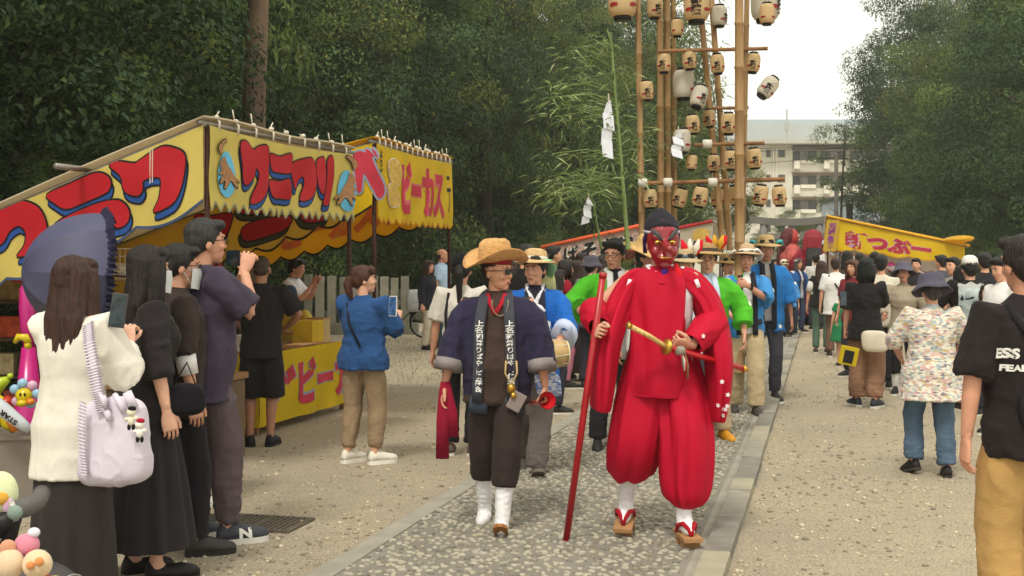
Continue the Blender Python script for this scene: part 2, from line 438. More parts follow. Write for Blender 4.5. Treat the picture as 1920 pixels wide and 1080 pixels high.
def person(label, px, Y, H, yaw, sex='m', group=None, lod=1, skin_c="c9967a", hair=('short',"1d1815"), top=None, bottom=None, shoes=None,
           aR=None, aL=None, feet=None, hy=0, hp=0, lean=0, side=0, face=True, z0=0.0, x=None, socks=None, hat=None, width=1.0, twist=0, seat=None, zr=0):
    P = Per(); s = H/1.7; P.s = s; P.lod = lod
    vb, vc, vh, vhand = VOX[lod]
    root = empty("person", (gx(px, Y) if x is None else x, Y, z0), R(yaw), label, "person", group); P.root = root
    P.M = Matrix.Translation(root.location) @ Matrix.Rotation(R(yaw), 4, 'Z'); P.yaw = R(yaw)
    fem = sex == 'f'; wd = width
    hipw = .088 if not fem else .088; shw = (.178 if not fem else .158)*wd
    pel = Vector((0, 0, .93)) if seat is None else Vector((0,.0,seat))
    # upper body frame (lean forward about the hips, twist about Z)
    UB = Matrix.Translation(pel) @ Matrix.Rotation(R(twist), 4, 'Z') @ Matrix.Rotation(R(side), 4, 'Y') @ Matrix.Rotation(R(lean), 4, 'X') @ Matrix.Translation(-pel)
    up = lambda p: UB @ (Vector(p) + Vector((0,0,pel.z-.93)))
    sho = {1: up((shw,.012,1.395)), -1: up((-shw,.012,1.395))}
    neck = up((0,.015,1.46)); hc = up((0,-.008 + 0,1.585))
    P.headR = (Matrix.Rotation(R(hy), 3, 'Z') @ Matrix.Rotation(R(hp), 3, 'X')); P.hc = hc
    feet = feet or dict(R=(-.10,0,0,-8,0), L=(.10,0,0,8,0))
    legs = {}
    for sd, key in ((-1,'R'),(1,'L')):
        fx, fy, fz, fyaw, fp = feet[key]
        hip = pel + Vector((hipw*sd, 0, -.02)); fm = Matrix.Rotation(R(fyaw), 3, 'Z') @ Matrix.Rotation(R(fp), 3, 'X')
        ank = Vector((fx,fy,fz)) + fm @ Vector((0,.035,.085))
        kn, an = ik(hip, ank, .420, .415, Vector((.12*sd,-1,.05)) if seat is None else Vector((.2*sd,-.6,.8))); legs[sd] = (hip, kn, ank, fm, Vector((fx,fy,fz)))
    P.legs = legs
    arms = {}
    aR = dict(DOWN_R, **(aR or {})); aL = dict(DOWN_L, **(aL or {}))
    for sd, a in ((-1,aR),(1,aL)):
        t = Vector(a['t']); 
        if 'raw' not in a and a['t'] in (DOWN_R['t'], DOWN_L['t']): t = up(t)
        el, wr = ik(sho[sd], t, .275, .255, Vector(a['pole'])); arms[sd] = (sho[sd], el, wr, a)
    P.arms = arms
    # ---- body: one continuous skin surface
    b = MB(); bw = .9*wd
    tor = [(.86,.13,.085),(.95,.15,.09),(1.08,.125,.078),(1.22,.135,.085),(1.33,.145,.08),(1.40,.115,.062),(1.445,.06,.05)]
    b.tube([up((0,.01,z)) for z,_,_ in tor], [(a*bw, c) for _,a,c in tor], 16, ref=(UB.to_3x3() @ Vector((1,0,0))))
    nr = .056 if not fem else .048
    b.tube([up((0,.018,1.40)), neck, hc + Vector((0,.02,-.03))], [nr*1.25, nr, nr], 12)
    for sd in (-1,1):
        hip, kn, an, fm, fp = legs[sd]
        b.tube([hip, hip.lerp(kn,.35), kn, kn.lerp(an,.3), kn.lerp(an,.65), an, an + fm @ Vector((0,0,-.05))],
               [.078,.070,.052,.054,.042,.034,.036], 12)
        b.tube([an, an + fm @ Vector((0,-.04,-.045)), an + fm @ Vector((0,-.13,-.06))], [.034,.034,.022], 10)
        sh, el, wr, a = arms[sd]
        b.tube([up((sd*.08,.012,1.39)), sh, sh.lerp(el,.4), el, el.lerp(wr,.3), wr], [.045,.053,.046,.038,.039,.026], 12)
    parts = [remesh(*b.arr(), vb, 3)]
    hm = head_mesh(lod, sex); parts.append((xf(hm[0], P.headR, hc), hm[1]))
    P.hands = {}
    for sd in (-1,1):
        sh, el, wr, a = arms[sd]; d = Vector(a.get('dir', (wr - el))); th = Vector(a.get('thumb', (0,-1,0.02)))
        fr = frame_from(d, th); hm = hand_mesh(a['pose'], lod)
        if sd == 1: hm = mirror(hm)
        parts.append((xf(hm[0], fr, wr, 1.0), hm[1])); P.hands[sd] = (Matrix.Translation(wr*s) @ (fr.to_4x4()))
        P.hands[sd] = (wr*s, fr)
    V, Q = joinq(parts)
    P.body = link("body", mesh_from_numpy(V*s, Q, "body", [skin(skin_c)]), root)
    # ---- clothes
    P.up = up; P.UB = UB; P.fem = fem; P.wd = wd; P.pel = pel; P.sho = sho
    if top: P.top = make_top(P, **top)
    if bottom: P.bot = make_bottom(P, **bottom)
    if socks:
        c, z1 = socks
        for sd in (-1,1):
            hip, kn, an, fm, fp = legs[sd]; q = MB(); tt = an.lerp(kn, z1)
            q.tube([tt, tt.lerp(an,.5), an, an + fm @ Vector((0,-.02,-.045)), an + fm @ Vector((0,-.10,-.058)), an + fm @ Vector((0,-.16,-.062))],
                   [.060,.052,.044,.047,.038,.020], 14)
            v, qq = remesh(*q.arr(), vc*.8, 2); v = v + normals(v, qq)*(.004*vnoise(v,(40,40,70),3))[:,None]
            link("sock", mesh_from_numpy(v*s, qq, "sock", [cloth(c)]), root)
    if shoes: 
        for sd in (-1,1): make_shoe(P, sd, **shoes)
    if hair: make_hair(P, *hair)
    if face: make_face(P, skin_c)
    if hat: make_hat(P, **hat)
    P.cover = getattr(P, 'top', None)
    return P
def world(P, p): return P.M @ (Vector(p)*1.0)
def headpt(P, p): return (P.hc + P.headR @ Vector(p)) * P.s
def add_part(P, name, mb, m, smooth=True, parent=None):
    """mesh given in unscaled body coordinates"""
    o = obj(name, mb, m, parent or P.root, smooth); 
    for v in o.data.vertices: v.co *= P.s
    return o
def head_part(P, name, mb, m, smooth=True):
    M = P.headR
    mb.v = [tuple((P.hc + M @ Vector(v)) * P.s) for v in mb.v]
    return obj(name, mb, m, P.root, smooth)
def rem_part(P, name, mb, m, voxel=None, smooth=3, fold=.004, fs=(14,14,9), head=False, seed=1, fac=.5):
    V, Q = remesh(*mb.arr(), voxel or VOX[P.lod][1], smooth, fac)
    if fold: V = V + normals(V, Q) * folds(V, fs, fold, seed)[:,None]
    if head: V = xf(V, P.headR, P.hc)
    return link(name, mesh_from_numpy(V*P.s, Q, name, [m]), P.root)

TORSO_M = [(.80,.168,.118,.012),(.90,.172,.122,.012),(1.02,.160,.118,.005),(1.14,.163,.122,0),(1.26,.182,.128,.0),(1.345,.186,.120,.006),(1.405,.150,.092,.012),(1.45,.085,.066,.016),(1.475,.066,.060,.017)]
TORSO_F = [(.80,.172,.124,.012),(.90,.176,.126,.014),(1.02,.146,.108,.006),(1.12,.138,.106,0),(1.24,.156,.128,-.012),(1.33,.160,.112,.004),(1.395,.132,.084,.012),(1.44,.076,.060,.016),(1.465,.058,.054,.018)]
def make_top(P, col, name="shirt", sleeve=.75, loose=1.0, hem=.80, cuff=None, r0=.070, r1=.074, r2=None, fold=.006, open_w=0, wide=None, seed=None, m=None, puff=0, flare=0.0, drop=0, belly=0, coll=None, fs=(13,13,8)):
    up, s = P.up, P.s; b = MB(); T = TORSO_F if P.fem else TORSO_M
    zs = [t for t in T if t[0] > hem + .02]; lo = np.interp(hem, [t[0] for t in T], [t[1] for t in T]), np.interp(hem, [t[0] for t in T], [t[2] for t in T]), .01
    if hem < .8: lo = (T[0][1]+.02, T[0][2]+.02, .01)
    secs = [(hem, lo[0], lo[1], .01)] + zs
    pts, rad = [], []
    for i,(z,a,c,y) in enumerate(secs):
        L = 1 + (loose - 1)*max(0, min(1, (1.40 - z)/.12)); fl = flare*max(0,(1.2-z))
        bl = belly*math.exp(-((z-1.03)/.13)**2)
        pts.append(up((0, y - bl*.6, z))); rad.append(((a*L+fl)*P.wd + bl*.4, c*L + fl + bl))
    b.tube(pts, rad, 20, ref=P.UB.to_3x3() @ Vector((1,0,0)))
    for sd in (-1,1):
        sh, el, wr, a = P.arms[sd]
        if wide:                                       # kimono-like sleeve: (radius across, radius down at the cuff, fraction of the arm)
            ra, rd, fr = wide; e = sh.lerp(el, fr) if fr <= 1 else el.lerp(wr, fr-1)
            rf = lambda d: Vector((1,0,0)).cross(d)
            pp = [up((sd*.075,.012,1.385)), sh + Vector((-.012*sd,0,-.022)), sh.lerp(el,.3)]
            rr = [(.06,.06),(.074,.066),(.092,.078)]
            if fr > 1: pp += [el + Vector((0,0,-drop*.5))]; rr += [(rd*.85, ra)]
            pp += [e + Vector((0,0,-drop))]; rr += [(rd, ra)]
            b.tube(pp, rr, 18, ref=rf)
        else:
            pp = [up((sd*.085,.012,1.365)), sh.lerp(el,.02)]; rr = [.062, r0*loose**.5]
            if sleeve <= 1: pp += [sh.lerp(el, sleeve*.5), sh.lerp(el, sleeve)]; rr += [(r0+r1)/2, r1]
            else:
                rm = r2 or r1*.82
                pp += [sh.lerp(el,.5), el, el.lerp(wr,(sleeve-1)*.55), el.lerp(wr, sleeve-1)]; rr += [r0*1.0 + puff*.4, r1*.92 + puff, rm*1.02 + puff*1.1, rm]
            b.tube(pp, rr, 16)
    V, Q = remesh(*b.arr(), VOX[P.lod][1], 3)
    nr = normals(V, Q); sd_ = seed if seed is not None else int(abs(P.root.location.x*97 + P.root.location.y*31)) % 997
    w = np.clip((1.47 - V[:,2])/.2, 0.15, 1)
    V = V + nr * (folds(V, fs, fold, sd_)*w)[:,None]
    if open_w:
        iv = np.array(P.UB.inverted()); L = V @ iv[:3,:3].T + iv[:3,3]; C = L[Q].mean(1); Nn = (nr @ iv[:3,:3].T)[Q].mean(1)
        ow = np.interp(C[:,2], [.5,1.1,1.45,1.5], [open_w*1.15,open_w,.045,.045])
        Q = Q[~((np.abs(C[:,0]) < ow) & (C[:,1] < -.005) & (Nn[:,1] < .35))]
    o = link(name, mesh_from_numpy(V*s, Q, name, [m or cloth(col, **(dict(fold and {})))]), P.root)
    if coll:
        q = MB(); q.tube([up((0,.018,1.425)), up((0,.012,1.478))], [(.074,.068),(.060,.060)] if not P.fem else [(.066,.060),(.052,.052)], 16, ref=(1,0,0)); add_part(P, "collar", q, cloth(coll))
    return o
def make_bottom(P, col, kind="trousers", name=None, hem=.06, rt=.088, rk=.072, ra=.064, z_top=.95, length=None, flare=.06, pleat=.0, fold=.006, m=None, tx=1.0):
    s = P.s; T = TORSO_F if P.fem else TORSO_M; b = MB(); pel = P.pel
    if kind in ("trousers", "shorts"):
        b.tube([P.up((0,.008,z_top)), pel + Vector((0,.010,.0)), pel + Vector((0,.012,-.07)), pel + Vector((0,.012,-.12))],
               [(.142*tx*P.wd,.100),(.160*tx*P.wd,.112),(.160*tx*P.wd,.113),(.11*tx,.09)], 20, ref=(1,0,0))
        for sd in (-1,1):
            hip, kn, an, fm, fp = P.legs[sd]
            if kind == "shorts": e = hip.lerp(kn, hem); pts = [hip + Vector((0,.005,.02)), hip.lerp(kn,.4), e]; rr = [min(rt,.086), rt, ra]
            else:
                e = an.lerp(kn, hem) if hem >= 0 else an + (an-kn).normalized()*(-hem)
                pts = [hip + Vector((-.006*sd,.005,.02)), hip.lerp(kn,.4), kn, kn.lerp(e,.35), kn.lerp(e,.75), e]; rr = [min(rt,.084), (rt+rk)/2+.004, rk, rk*.98, (rk+ra*1.5)/2.5, ra]
            b.tube(pts, rr, 16)
        V, Q = remesh(*b.arr(), VOX[P.lod][1], 3)
        sd_ = int(abs(P.root.location.x*57 + P.root.location.y*13)) % 997
        V = V + normals(V, Q)*(folds(V,(12,12,5),fold*.8,sd_) + folds(V,(10,10,24),fold*.8,sd_+1)*np.clip((.6-V[:,2])/.4,.15,1))[:,None]
        return link(name or kind, mesh_from_numpy(V*s, Q, kind, [m or cloth(col)]), P.root)
    n = 72; L = length; rows = 22; V = []; ph = random.random()*6
    for i in range(rows+1):
        f = i/rows; z = z_top + (L - z_top)*f
        a0 = np.interp(z, [.8,.9,1.02,1.1], [.172,.178,.150,.142]) if z > .8 else .172; c0 = a0*.74
        fl = flare*max(0,(.93 - z)/.7)
        for k in range(n):
            t = 2*PI*k/n; w = pleat*min(1,f*1.6)*(math.sin(11*t+ph)+.5*math.sin(17*t+2.3*ph)+.4*math.sin(5*t))
            rx, ry = a0+fl+w, c0+fl+w; p = Vector((rx*math.cos(t), ry*math.sin(t)+.01, z))
            V.append(P.up(p) if z > .93 else p)
    Fc = [(i*n+k, i*n+(k+1)%n, (i+1)*n+(k+1)%n, (i+1)*n+k) for i in range(rows) for k in range(n)]
    mb = MB().add(V, Fc); return add_part(P, name or "skirt", mb, m or cloth(col))
def make_shoe(P, sd, col, sole="d8d4c8", kind="sneaker", sole_h=.022, scale=1.0):
    hip, kn, an, fm, fp = P.legs[sd]; s = P.s; lod = P.lod
    q = MB(); base = fp; secs = [(.088,.022,.05),(.07,.036,.085),(.03,.040,.105 if kind=='sneaker' else .075),(-.03,.043,.085 if kind=='sneaker' else .06),(-.09,.049,.062),(-.14,.046,.050),(-.172,.032,.038),(-.188,.012,.022)]
    n = 14; V = []
    def ring(y, w, h, z0):
        out = []
        for k in range(n):
            t = 2*PI*k/n; xx = w*math.copysign(abs(math.cos(t))**.8, math.cos(t)); zz = math.sin(t)
            out.append(Vector((xx*(1 if zz > 0 else 1), y, z0 + (zz*h if zz > 0 else 0))))
        return out
    rings = [ring(y*scale, w*scale, h*scale, sole_h) for y,w,h in secs]
    for r in rings: V += [base + fm @ p for p in r]
    Fc = [(i*n+k, (i+1)*n+k, (i+1)*n+(k+1)%n, i*n+(k+1)%n) for i in range(len(secs)-1) for k in range(n)] + [tuple(range(n)), tuple(reversed(range((len(secs)-1)*n, len(secs)*n)))]
    sh = add_part(P, "shoe", MB().add(V, Fc), mat("shoe_"+col, col, rough=.6, var=.1, scale=30, bump=.1, bscale=120))
    V = []; m = len(secs)
    outl = [(w*scale*1.04, y*scale) for y,w,h in secs] + [(-w*scale*1.04, y*scale) for y,w,h in reversed(secs)]
    nn = len(outl)
    for z in (0.0, sole_h+.003): V += [base + fm @ Vector((a,b_,z)) for a,b_ in outl]
    Fc = [(i, (i+1)%nn, nn+(i+1)%nn, nn+i) for i in range(nn)] + [tuple(reversed(range(nn))), tuple(range(nn, 2*nn))]
    so = MB().add(V, Fc); so.v = [tuple(Vector(v)*s) for v in so.v]; obj("sole", so, mat("sole_"+sole, sole, rough=.8, bump=.1), sh)
    return sh
def make_hair(P, style, col, length=.3):
    b = MB(); w = 1.0; fold = .003; vox = VOX[P.lod][2]*1.2
    if style == 'bald':
        b.ell((0,.058,.0),(.075,.055,.05)); b.ell((.068,.03,.005),(.016,.04,.035)); b.ell((-.068,.03,.005),(.016,.04,.035)); fold = .001
    elif style == 'buzz':
        b.ell((0,.016,.053),(.0775,.098,.082)); b.ell((0,.05,.0),(.068,.06,.06)); fold = .0008
    else:
        b.ell((0,.020,.062),(.086,.100,.080)); b.ell((0,.052,.015),(.080,.066,.085))
        b.ell((.070,.010,.035),(.020,.045,.048)); b.ell((-.070,.010,.035),(.020,.045,.048))
        b.ell((.025,-.062,.098),(.055,.036,.032)); b.ell((-.030,-.060,.098),(.050,.036,.030))
        if style == 'short': b.ell((0,.070,-.035),(.055,.030,.045))
        if style == 'thin': pass
        if style in ('bob','long','ponytail','mid'):
            b.ell((.045,-.074,.082),(.036,.020,.035)); b.ell((-.045,-.074,.082),(.036,.020,.035))
        if style == 'bob':
            b.tube([(0,.03,.05),(0,.035,-.06),(0,.03,-.125)],[(.098,.085),(.104,.082),(.085,.06)],20,ref=(1,0,0))
            for s in (1,-1): b.tube([(.080*s,-.03,.06),(.088*s,-.035,-.03),(.078*s,-.04,-.11)],[(.02,.034),(.022,.04),(.012,.025)],12,ref=(1,0,0))
        if style in ('long','mid'):
            L = length
            b.tube([(0,.03,.06),(0,.045,-.06),(0,.075,-.17),(0,.085,-.17-L*.5),(0,.078,-.17-L)],[(.094,.078),(.100,.070),(.112,.055),(.098,.045),(.055,.022)],22,ref=(1,0,0))
            for s in (1,-1): b.tube([(.078*s,-.035,.07),(.090*s,-.028,-.03),(.095*s,-.02,-.13),(.098*s,.01,-.20-L*.3),(.080*s,.03,-.18-L*.75)],[(.018,.034),(.022,.042),(.022,.045),(.022,.035),(.010,.014)],12,ref=(1,0,0))
            fold = .0045
        if style == 'ponytail':
            L = length
            b.tube([(0,.095,.03),(0,.135,.035),(.0,.15,-.02),(0,.135,-.10),(0,.115,-.06-L)],[.02,.026,.036,.034,.010],14)
    V, Q = remesh(*b.arr(), vox, 3)
    az = np.arctan2(V[:,1], V[:,0]); st_ = np.stack([np.cos(az)*6, np.sin(az)*6, V[:,2]*3], 1)
    V = V + normals(V, Q)*(fold*vnoise(st_, 2.2, 4) + fold*.7*vnoise(st_, 5.1, 9))[:,None]
    if style in ('long','mid','bob'):
        zm = V[:,2].min(); lo = np.clip((zm+.16-V[:,2])/.16,0,1); V[:,2] += lo*(.055*vnoise(st_*np.array([1,1,.05]), 2.6, 14)+.02*vnoise(st_*np.array([1,1,.05]), 6, 15)); V[:,0] *= 1-.12*lo*vnoise(st_, 1.1, 3)
    V = xf(V, P.headR, P.hc)
    return link("hair", mesh_from_numpy(V*P.s, Q, "hair", [hairmat(col)]), P.root)
def make_face(P, skc):
    for s in (1,-1):
        q = MB(); q.ell((.031*s,-.0855,.014),(.0135,.006,.0062),10,7); e = head_part(P, "eye", q, mat("eye_white","cfc6bb",rough=.3,bump=0))
        q = MB(); q.ell((.030*s,-.0895,.014),(.0058,.004,.0056),10,7); q.v = [tuple((P.hc + P.headR @ Vector(v))*P.s) for v in q.v]; obj("iris", q, mat("iris","120c09",rough=.2,bump=0), e, True)
        q = MB(); q.tube([(.013*s,-.090,.036),(.030*s,-.0915,.041),(.047*s,-.080,.036)],[.0032,.0042,.0025],8); head_part(P, "eyebrow", q, mat("brow","1b1411",bump=0))
    q = MB(); q.ell((0,-.0905,-.0535),(.022,.0075,.0032),12,7); q.ell((0,-.090,-.060),(.017,.008,.004),12,7); head_part(P, "mouth", q, mat("lips","96534a",rough=.45,bump=0))
def glasses(P, dark=False, col="15110f"):
    q = MB(); m = mat("spectacle_"+col, col, rough=.3, bump=0)
    for s in (1,-1):
        c = Vector((.032*s,-.101,.012)); 
        if dark: q.box(c,(.054,.006,.036))
        else: 
            n = 14; pts = [c + Vector((.025*math.cos(2*PI*k/n),0,.018*math.sin(2*PI*k/n))) for k in range(n+1)]; q.tube(pts, .0022, 6, ref=(0,1,0))
        q.tube([(.058*s,-.097,.018),(.080*s,-.05,.018),(.084*s,.02,.012)], .0028, 6)
    q.tube([(-.01,-.104,.016),(.01,-.104,.016)], .0025, 6)
    return head_part(P, "sunglasses" if dark else "glasses", q, m, False)
def facemask(P, col="d9dcdc"):
    q = MB(); 
    for (y,z,r) in ((0,0,1),):
        n = 11; V = []; rows = 9
        for i in range(rows):
            v = i/(rows-1); z = .004 - .112*v
            for k in range(n):
                u = -1 + 2*k/(n-1); V.append((.070*u*(1-.12*v), -.062 - .058*(1-u*u)**.7*(1-.25*abs(v-.35)) + .012*abs(u) , z - .01*(1-abs(u))*v))
        Fc = [(i*n+k, i*n+k+1, (i+1)*n+k+1, (i+1)*n+k) for i in range(rows-1) for k in range(n-1)]; q.add(V, Fc)
    for s in (1,-1): q.tube([(.068*s,-.052,-.015),(.078*s,.0,.012),(.080*s,.022,.012)],.0022,5); q.tube([(.062*s,-.05,-.09),(.075*s,-.01,-.03),(.080*s,.022,-.01)],.0022,5)
    return head_part(P, "face_mask", q, cloth(col))
def make_hat(P, kind, col, band=None, name=None, tilt=0, yaw=0, col2=None, raise_=0, size=1.0, m=None):
    q = MB(); m = m or (mat("straw_"+col, col, rough=.85, var=.22, scale=40, stretch=(1,1,3), bump=.6, bscale=90) if kind in ('straw','cowboy') else cloth(col))
    T = Matrix.Translation((0,.012,.07+raise_)) @ Matrix.Rotation(R(yaw),4,'Z') @ Matrix.Rotation(R(tilt),4,'X') @ Matrix.Scale(size,4)
    if kind == 'cowboy':
        def fn(p, a, r):
            x, y, z = p
            if r > .095: t = (r-.095)/.09; z += .075*t*abs(math.cos(a))**1.5 - .028*t*abs(math.sin(a))**2
            else: 
                if z > .10: z -= .026*math.exp(-(x/.035)**2)
            return (x*.93, y*1.12, z)
        q.lathe([(.094,0),(.12,.0),(.15,.0),(.185,.002),(.187,.007),(.15,.006),(.12,.006),(.096,.008),(.096,.03),(.093,.08),(.086,.122),(.066,.142),(.03,.142),(0,.14)], 36, fn=fn)
    elif kind == 'straw':
        def fn(p, a, r):
            x, y, z = p
            if r > .1: z += -.018*((r-.1)/.08) + .010*math.sin(2*a+1)*((r-.1)/.08)
            return (x*.95, y*1.10, z)
        q.lathe([(.094,0),(.13,0),(.172,-.004),(.174,.002),(.13,.006),(.098,.008),(.095,.05),(.086,.085),(.055,.10),(0,.102)], 32, fn=fn)
    elif kind == 'bucket':
        def fn(p, a, r):
            x, y, z = p; w = .008*math.sin(5*a+P.root.location.x)*(max(0,r-.1)/.06)
            return (x*.96, y*1.08, z+w)
        q.lathe([(.100,-.005),(.125,-.035),(.152,-.062),(.155,-.058),(.128,-.028),(.104,.004),(.100,.04),(.090,.068),(.06,.078),(0,.080)], 30, fn=fn)
    elif kind == 'cap':
        q.lathe([(.094,-.012),(.094,.02),(.086,.055),(.062,.082),(.03,.094),(0,.096)], 26, sx=.93, sy=1.1)
        V = []; n = 11
        for j in range(2):
            for k in range(n):
                u = -1+2*k/(n-1)
                V += [(.082*u, -.075-.03*(1-u*u), -.008-.005*j), (.080*u, -.105-.075*math.sqrt(max(0,1-u*u*.92)), -.012-.005*j - .012*u*u)]
        Fc = []
        for k in range(n-1): a = 2*k; Fc += [(a,a+1,a+3,a+2),(2*n+a,2*n+a+2,2*n+a+3,2*n+a+1),(a+1,2*n+a+1,2*n+a+3,a+3)]
        q.add(V, Fc)
    elif kind == 'beanie':
        q.lathe([(.096,-.03),(.098,.0),(.092,.045),(.07,.078),(.03,.092),(0,.094)], 26, sx=.95, sy=1.1)
    q.v = [tuple(T @ Vector(v)) for v in q.v]
    h = head_part(P, name or ("cap" if kind == 'cap' else "hat"), q, m)
    if band:
        r = MB(); hz = {'cowboy':(.008,.032),'straw':(.010,.036),'bucket':(.002,.024),'cap':(-.01,.01),'beanie':(-.03,0)}[kind]
        r.lathe([(.0985,hz[0]),(.0985,hz[1])], 28, sx=.96, sy=1.11); r.v = [tuple((P.hc + P.headR @ (T @ Vector(v)))*P.s) for v in r.v]
        obj("hat_band", r, cloth(band), h, True)
    return h
def phone(P, sd, label, col="1c1c1e", size=(.075,.155), screen="3a4650", off=(.032,0,-.10), rot=None, cat="phone", face=1):
    """a phone in the hand sd, standing along the palm; top-level thing"""
    wr, fr = P.hands[sd]; M = P.M.to_3x3() @ fr; o = P.M @ (wr + fr @ (Vector((off[0]*-sd, off[1], off[2]))*P.s))
    e = empty("smartphone", o, 0, label, cat); e.rotation_mode = 'QUATERNION'; e.rotation_quaternion = (rot or M.to_4x4()).to_quaternion() if rot is None else rot.to_quaternion()
    w, h = size; b = MB(); b.box((0,0,0),(w,.009,h)); obj("case", b, mat("phone_"+col, col, rough=.4, bump=0), e, bevel=.004)
    b = MB(); b.box((0,-.0055*face,0),(w*.88,.002,h*.92)); obj("screen", b, mat("screen_"+screen, screen, rough=.1, var=.6, scale=30, bump=0), e)
    b = MB(); b.box((w*.22,.0065*face,h*.33),(w*.38,.004,h*.2)); obj("camera_bump", b, mat("lens","08080a",rough=.2,bump=0), e)
    return e
def look_rot(fwd, up=(0,0,1)):
    """matrix whose -Y points along fwd, Z near up"""
    y = -Vector(fwd).normalized(); z = Vector(up) - y*Vector(up).dot(y); z.normalize(); x = y.cross(z)
    return Matrix(((x.x,y.x,z.x),(x.y,y.y,z.y),(x.z,y.z,z.z)))
def ribbon(P, pts, w, m, name="strap", th=.006, up_hint=None, parent=None, scaled=True):
    q = MB(); q.tube(pts, (w, th), 8, ref=up_hint)
    return add_part(P, name, q, m, parent=parent) if scaled else obj(name, q, m, parent or P.root, True)
# ------------------------------------------------------------------ ground, path, kerb
def ground_mat():
    m = bpy.data.materials.new("sandy_gravel"); m.use_nodes = True; t = m.node_tree; b = t.nodes["Principled BSDF"]
    b.inputs["Roughness"].default_value = .95; b.inputs["Specular IOR Level"].default_value = .1
    tcn = t.nodes.new("ShaderNodeTexCoord")
    def noise_(sc, det, rough=.6):
        n = t.nodes.new("ShaderNodeTexNoise"); n.inputs["Scale"].default_value = sc; n.inputs["Detail"].default_value = det; n.inputs["Roughness"].default_value = rough
        t.links.new(tcn.outputs["Object"], n.inputs["Vector"]); return n
    def ramp(src, stops):
        r = t.nodes.new("ShaderNodeValToRGB"); e = r.color_ramp.elements
        while len(e) < len(stops): e.new(.5)
        for el, (p, c) in zip(e, stops): el.position = p; el.color = (*rgb(c), 1)
        t.links.new(src, r.inputs[0]); return r
    n1, n2, n3 = noise_(.55, 6), noise_(9, 6, .7), noise_(65, 3, .7)
    r1 = ramp(n1.outputs["Fac"], [(.30,"a2957c"),(.5,"b0a287"),(.70,"bdae91")])
    r2 = ramp(n2.outputs["Fac"], [(.28,"7f7460"),(.52,"bfb49c"),(.75,"ccc1a9")])
    mx = t.nodes.new("ShaderNodeMix"); mx.data_type = 'RGBA'; mx.blend_type = 'MULTIPLY'; mx.inputs[0].default_value = .55
    t.links.new(r1.outputs[0], mx.inputs[6]); t.links.new(r2.outputs[0], mx.inputs[7])
    r3 = ramp(n3.outputs["Fac"], [(.38,"776f62"),(.50,"ffffff"),(1,"ffffff")])
    mx2 = t.nodes.new("ShaderNodeMix"); mx2.data_type = 'RGBA'; mx2.blend_type = 'MULTIPLY'; mx2.inputs[0].default_value = .75
    t.links.new(mx.outputs[2], mx2.inputs[6]); t.links.new(r3.outputs[0], mx2.inputs[7])
    gain = t.nodes.new("ShaderNodeBrightContrast"); gain.inputs[1].default_value = .10
    t.links.new(mx2.outputs[2], gain.inputs[0]); t.links.new(gain.outputs[0], b.inputs["Base Color"])
    ad = t.nodes.new("ShaderNodeMath"); ad.operation = 'ADD'; t.links.new(n2.outputs["Fac"], ad.inputs[0]); t.links.new(n3.outputs["Fac"], ad.inputs[1])
    bp = t.nodes.new("ShaderNodeBump"); bp.inputs["Strength"].default_value = .7; bp.inputs["Distance"].default_value = .02
    t.links.new(ad.outputs[0], bp.inputs["Height"]); t.links.new(bp.outputs[0], b.inputs["Normal"])
    return m
GM = ground_mat()
g = MB()
g.add([(-300,-60,0),(300,-60,0),(300,500,0),(-300,500,0)], [(0,1,2,3)]); struct("ground", g, GM)

T_L, T_R, T_K = -2.465, -.605, -.459        # left edge, kerb inner, kerb outer
def long_slab(t0, t1, s0, s1, z0, z1, wob=0.0, step=.5):
    n = int((s1-s0)/step); V = []
    for i in range(n+1):
        s = s0 + (s1-s0)*i/n; w = wob*math.sin(s*3.1)*math.sin(s*1.3+1) + wob*.6*math.sin(s*11.7)
        V += [st(s,t0+w,z0), st(s,t1,z0), st(s,t1,z1), st(s,t0+w,z1)]
    Fc = []
    for i in range(n):
        a = 4*i; Fc += [(a+3,a+2,a+6,a+7),(a,a+3,a+7,a+4),(a+2,a+1,a+5,a+6)]
    return MB().add(V, Fc)
mort = mat("mortar", "807c71", rough=.95, var=.16, scale=2.5, bump=.5, bscale=80, detail=8)
conc = mat("concrete_edge", "969184", rough=.95, var=.14, scale=5, bump=.35, bscale=70, detail=8)
path = struct("path", long_slab(T_L, T_R, -3, 90, -.05, .022, .018), mort)
edge = obj("concrete_edging", long_slab(T_L+.0, T_L+.13, -3, 90, -.04, .028, .018), conc, path)
edge2 = obj("concrete_edging", long_slab(T_R-.06, T_R-.004, -3, 90, -.04, .027, .0), conc, path)
# kerb stones: one by one
kerb_m = [mat("kerb_a", "8f8a7d", rough=.9, var=.13, scale=7, bump=.45, bscale=60, detail=8), mat("kerb_b", "99937f", rough=.9, var=.12, scale=6, bump=.45, bscale=60, detail=8), mat("kerb_c", "7d796f", rough=.9, var=.14, scale=8, bump=.45, bscale=60, detail=8)]
kerb = empty("kerb", (0,0,0)); kerb["kind"] = "structure"
s = 2.0; i = 0
while s < 60:
    L = random.choice([.42,.86,.92,1.0,.95]); b = MB(); dz = random.uniform(-.004,.005); dt = random.uniform(-.006,.006)
    c = st(s+L/2, (T_R+T_K)/2+dt, .0+dz); b.box(c, (T_K-T_R-.002, L-.012, .12), Matrix.Rotation(PATH_ROT+random.uniform(-.006,.006),3,'Z'))
    obj("kerb_stone", b, kerb_m[i % 3 if random.random() < .7 else 0], kerb, bevel=.009); s += L; i += 1
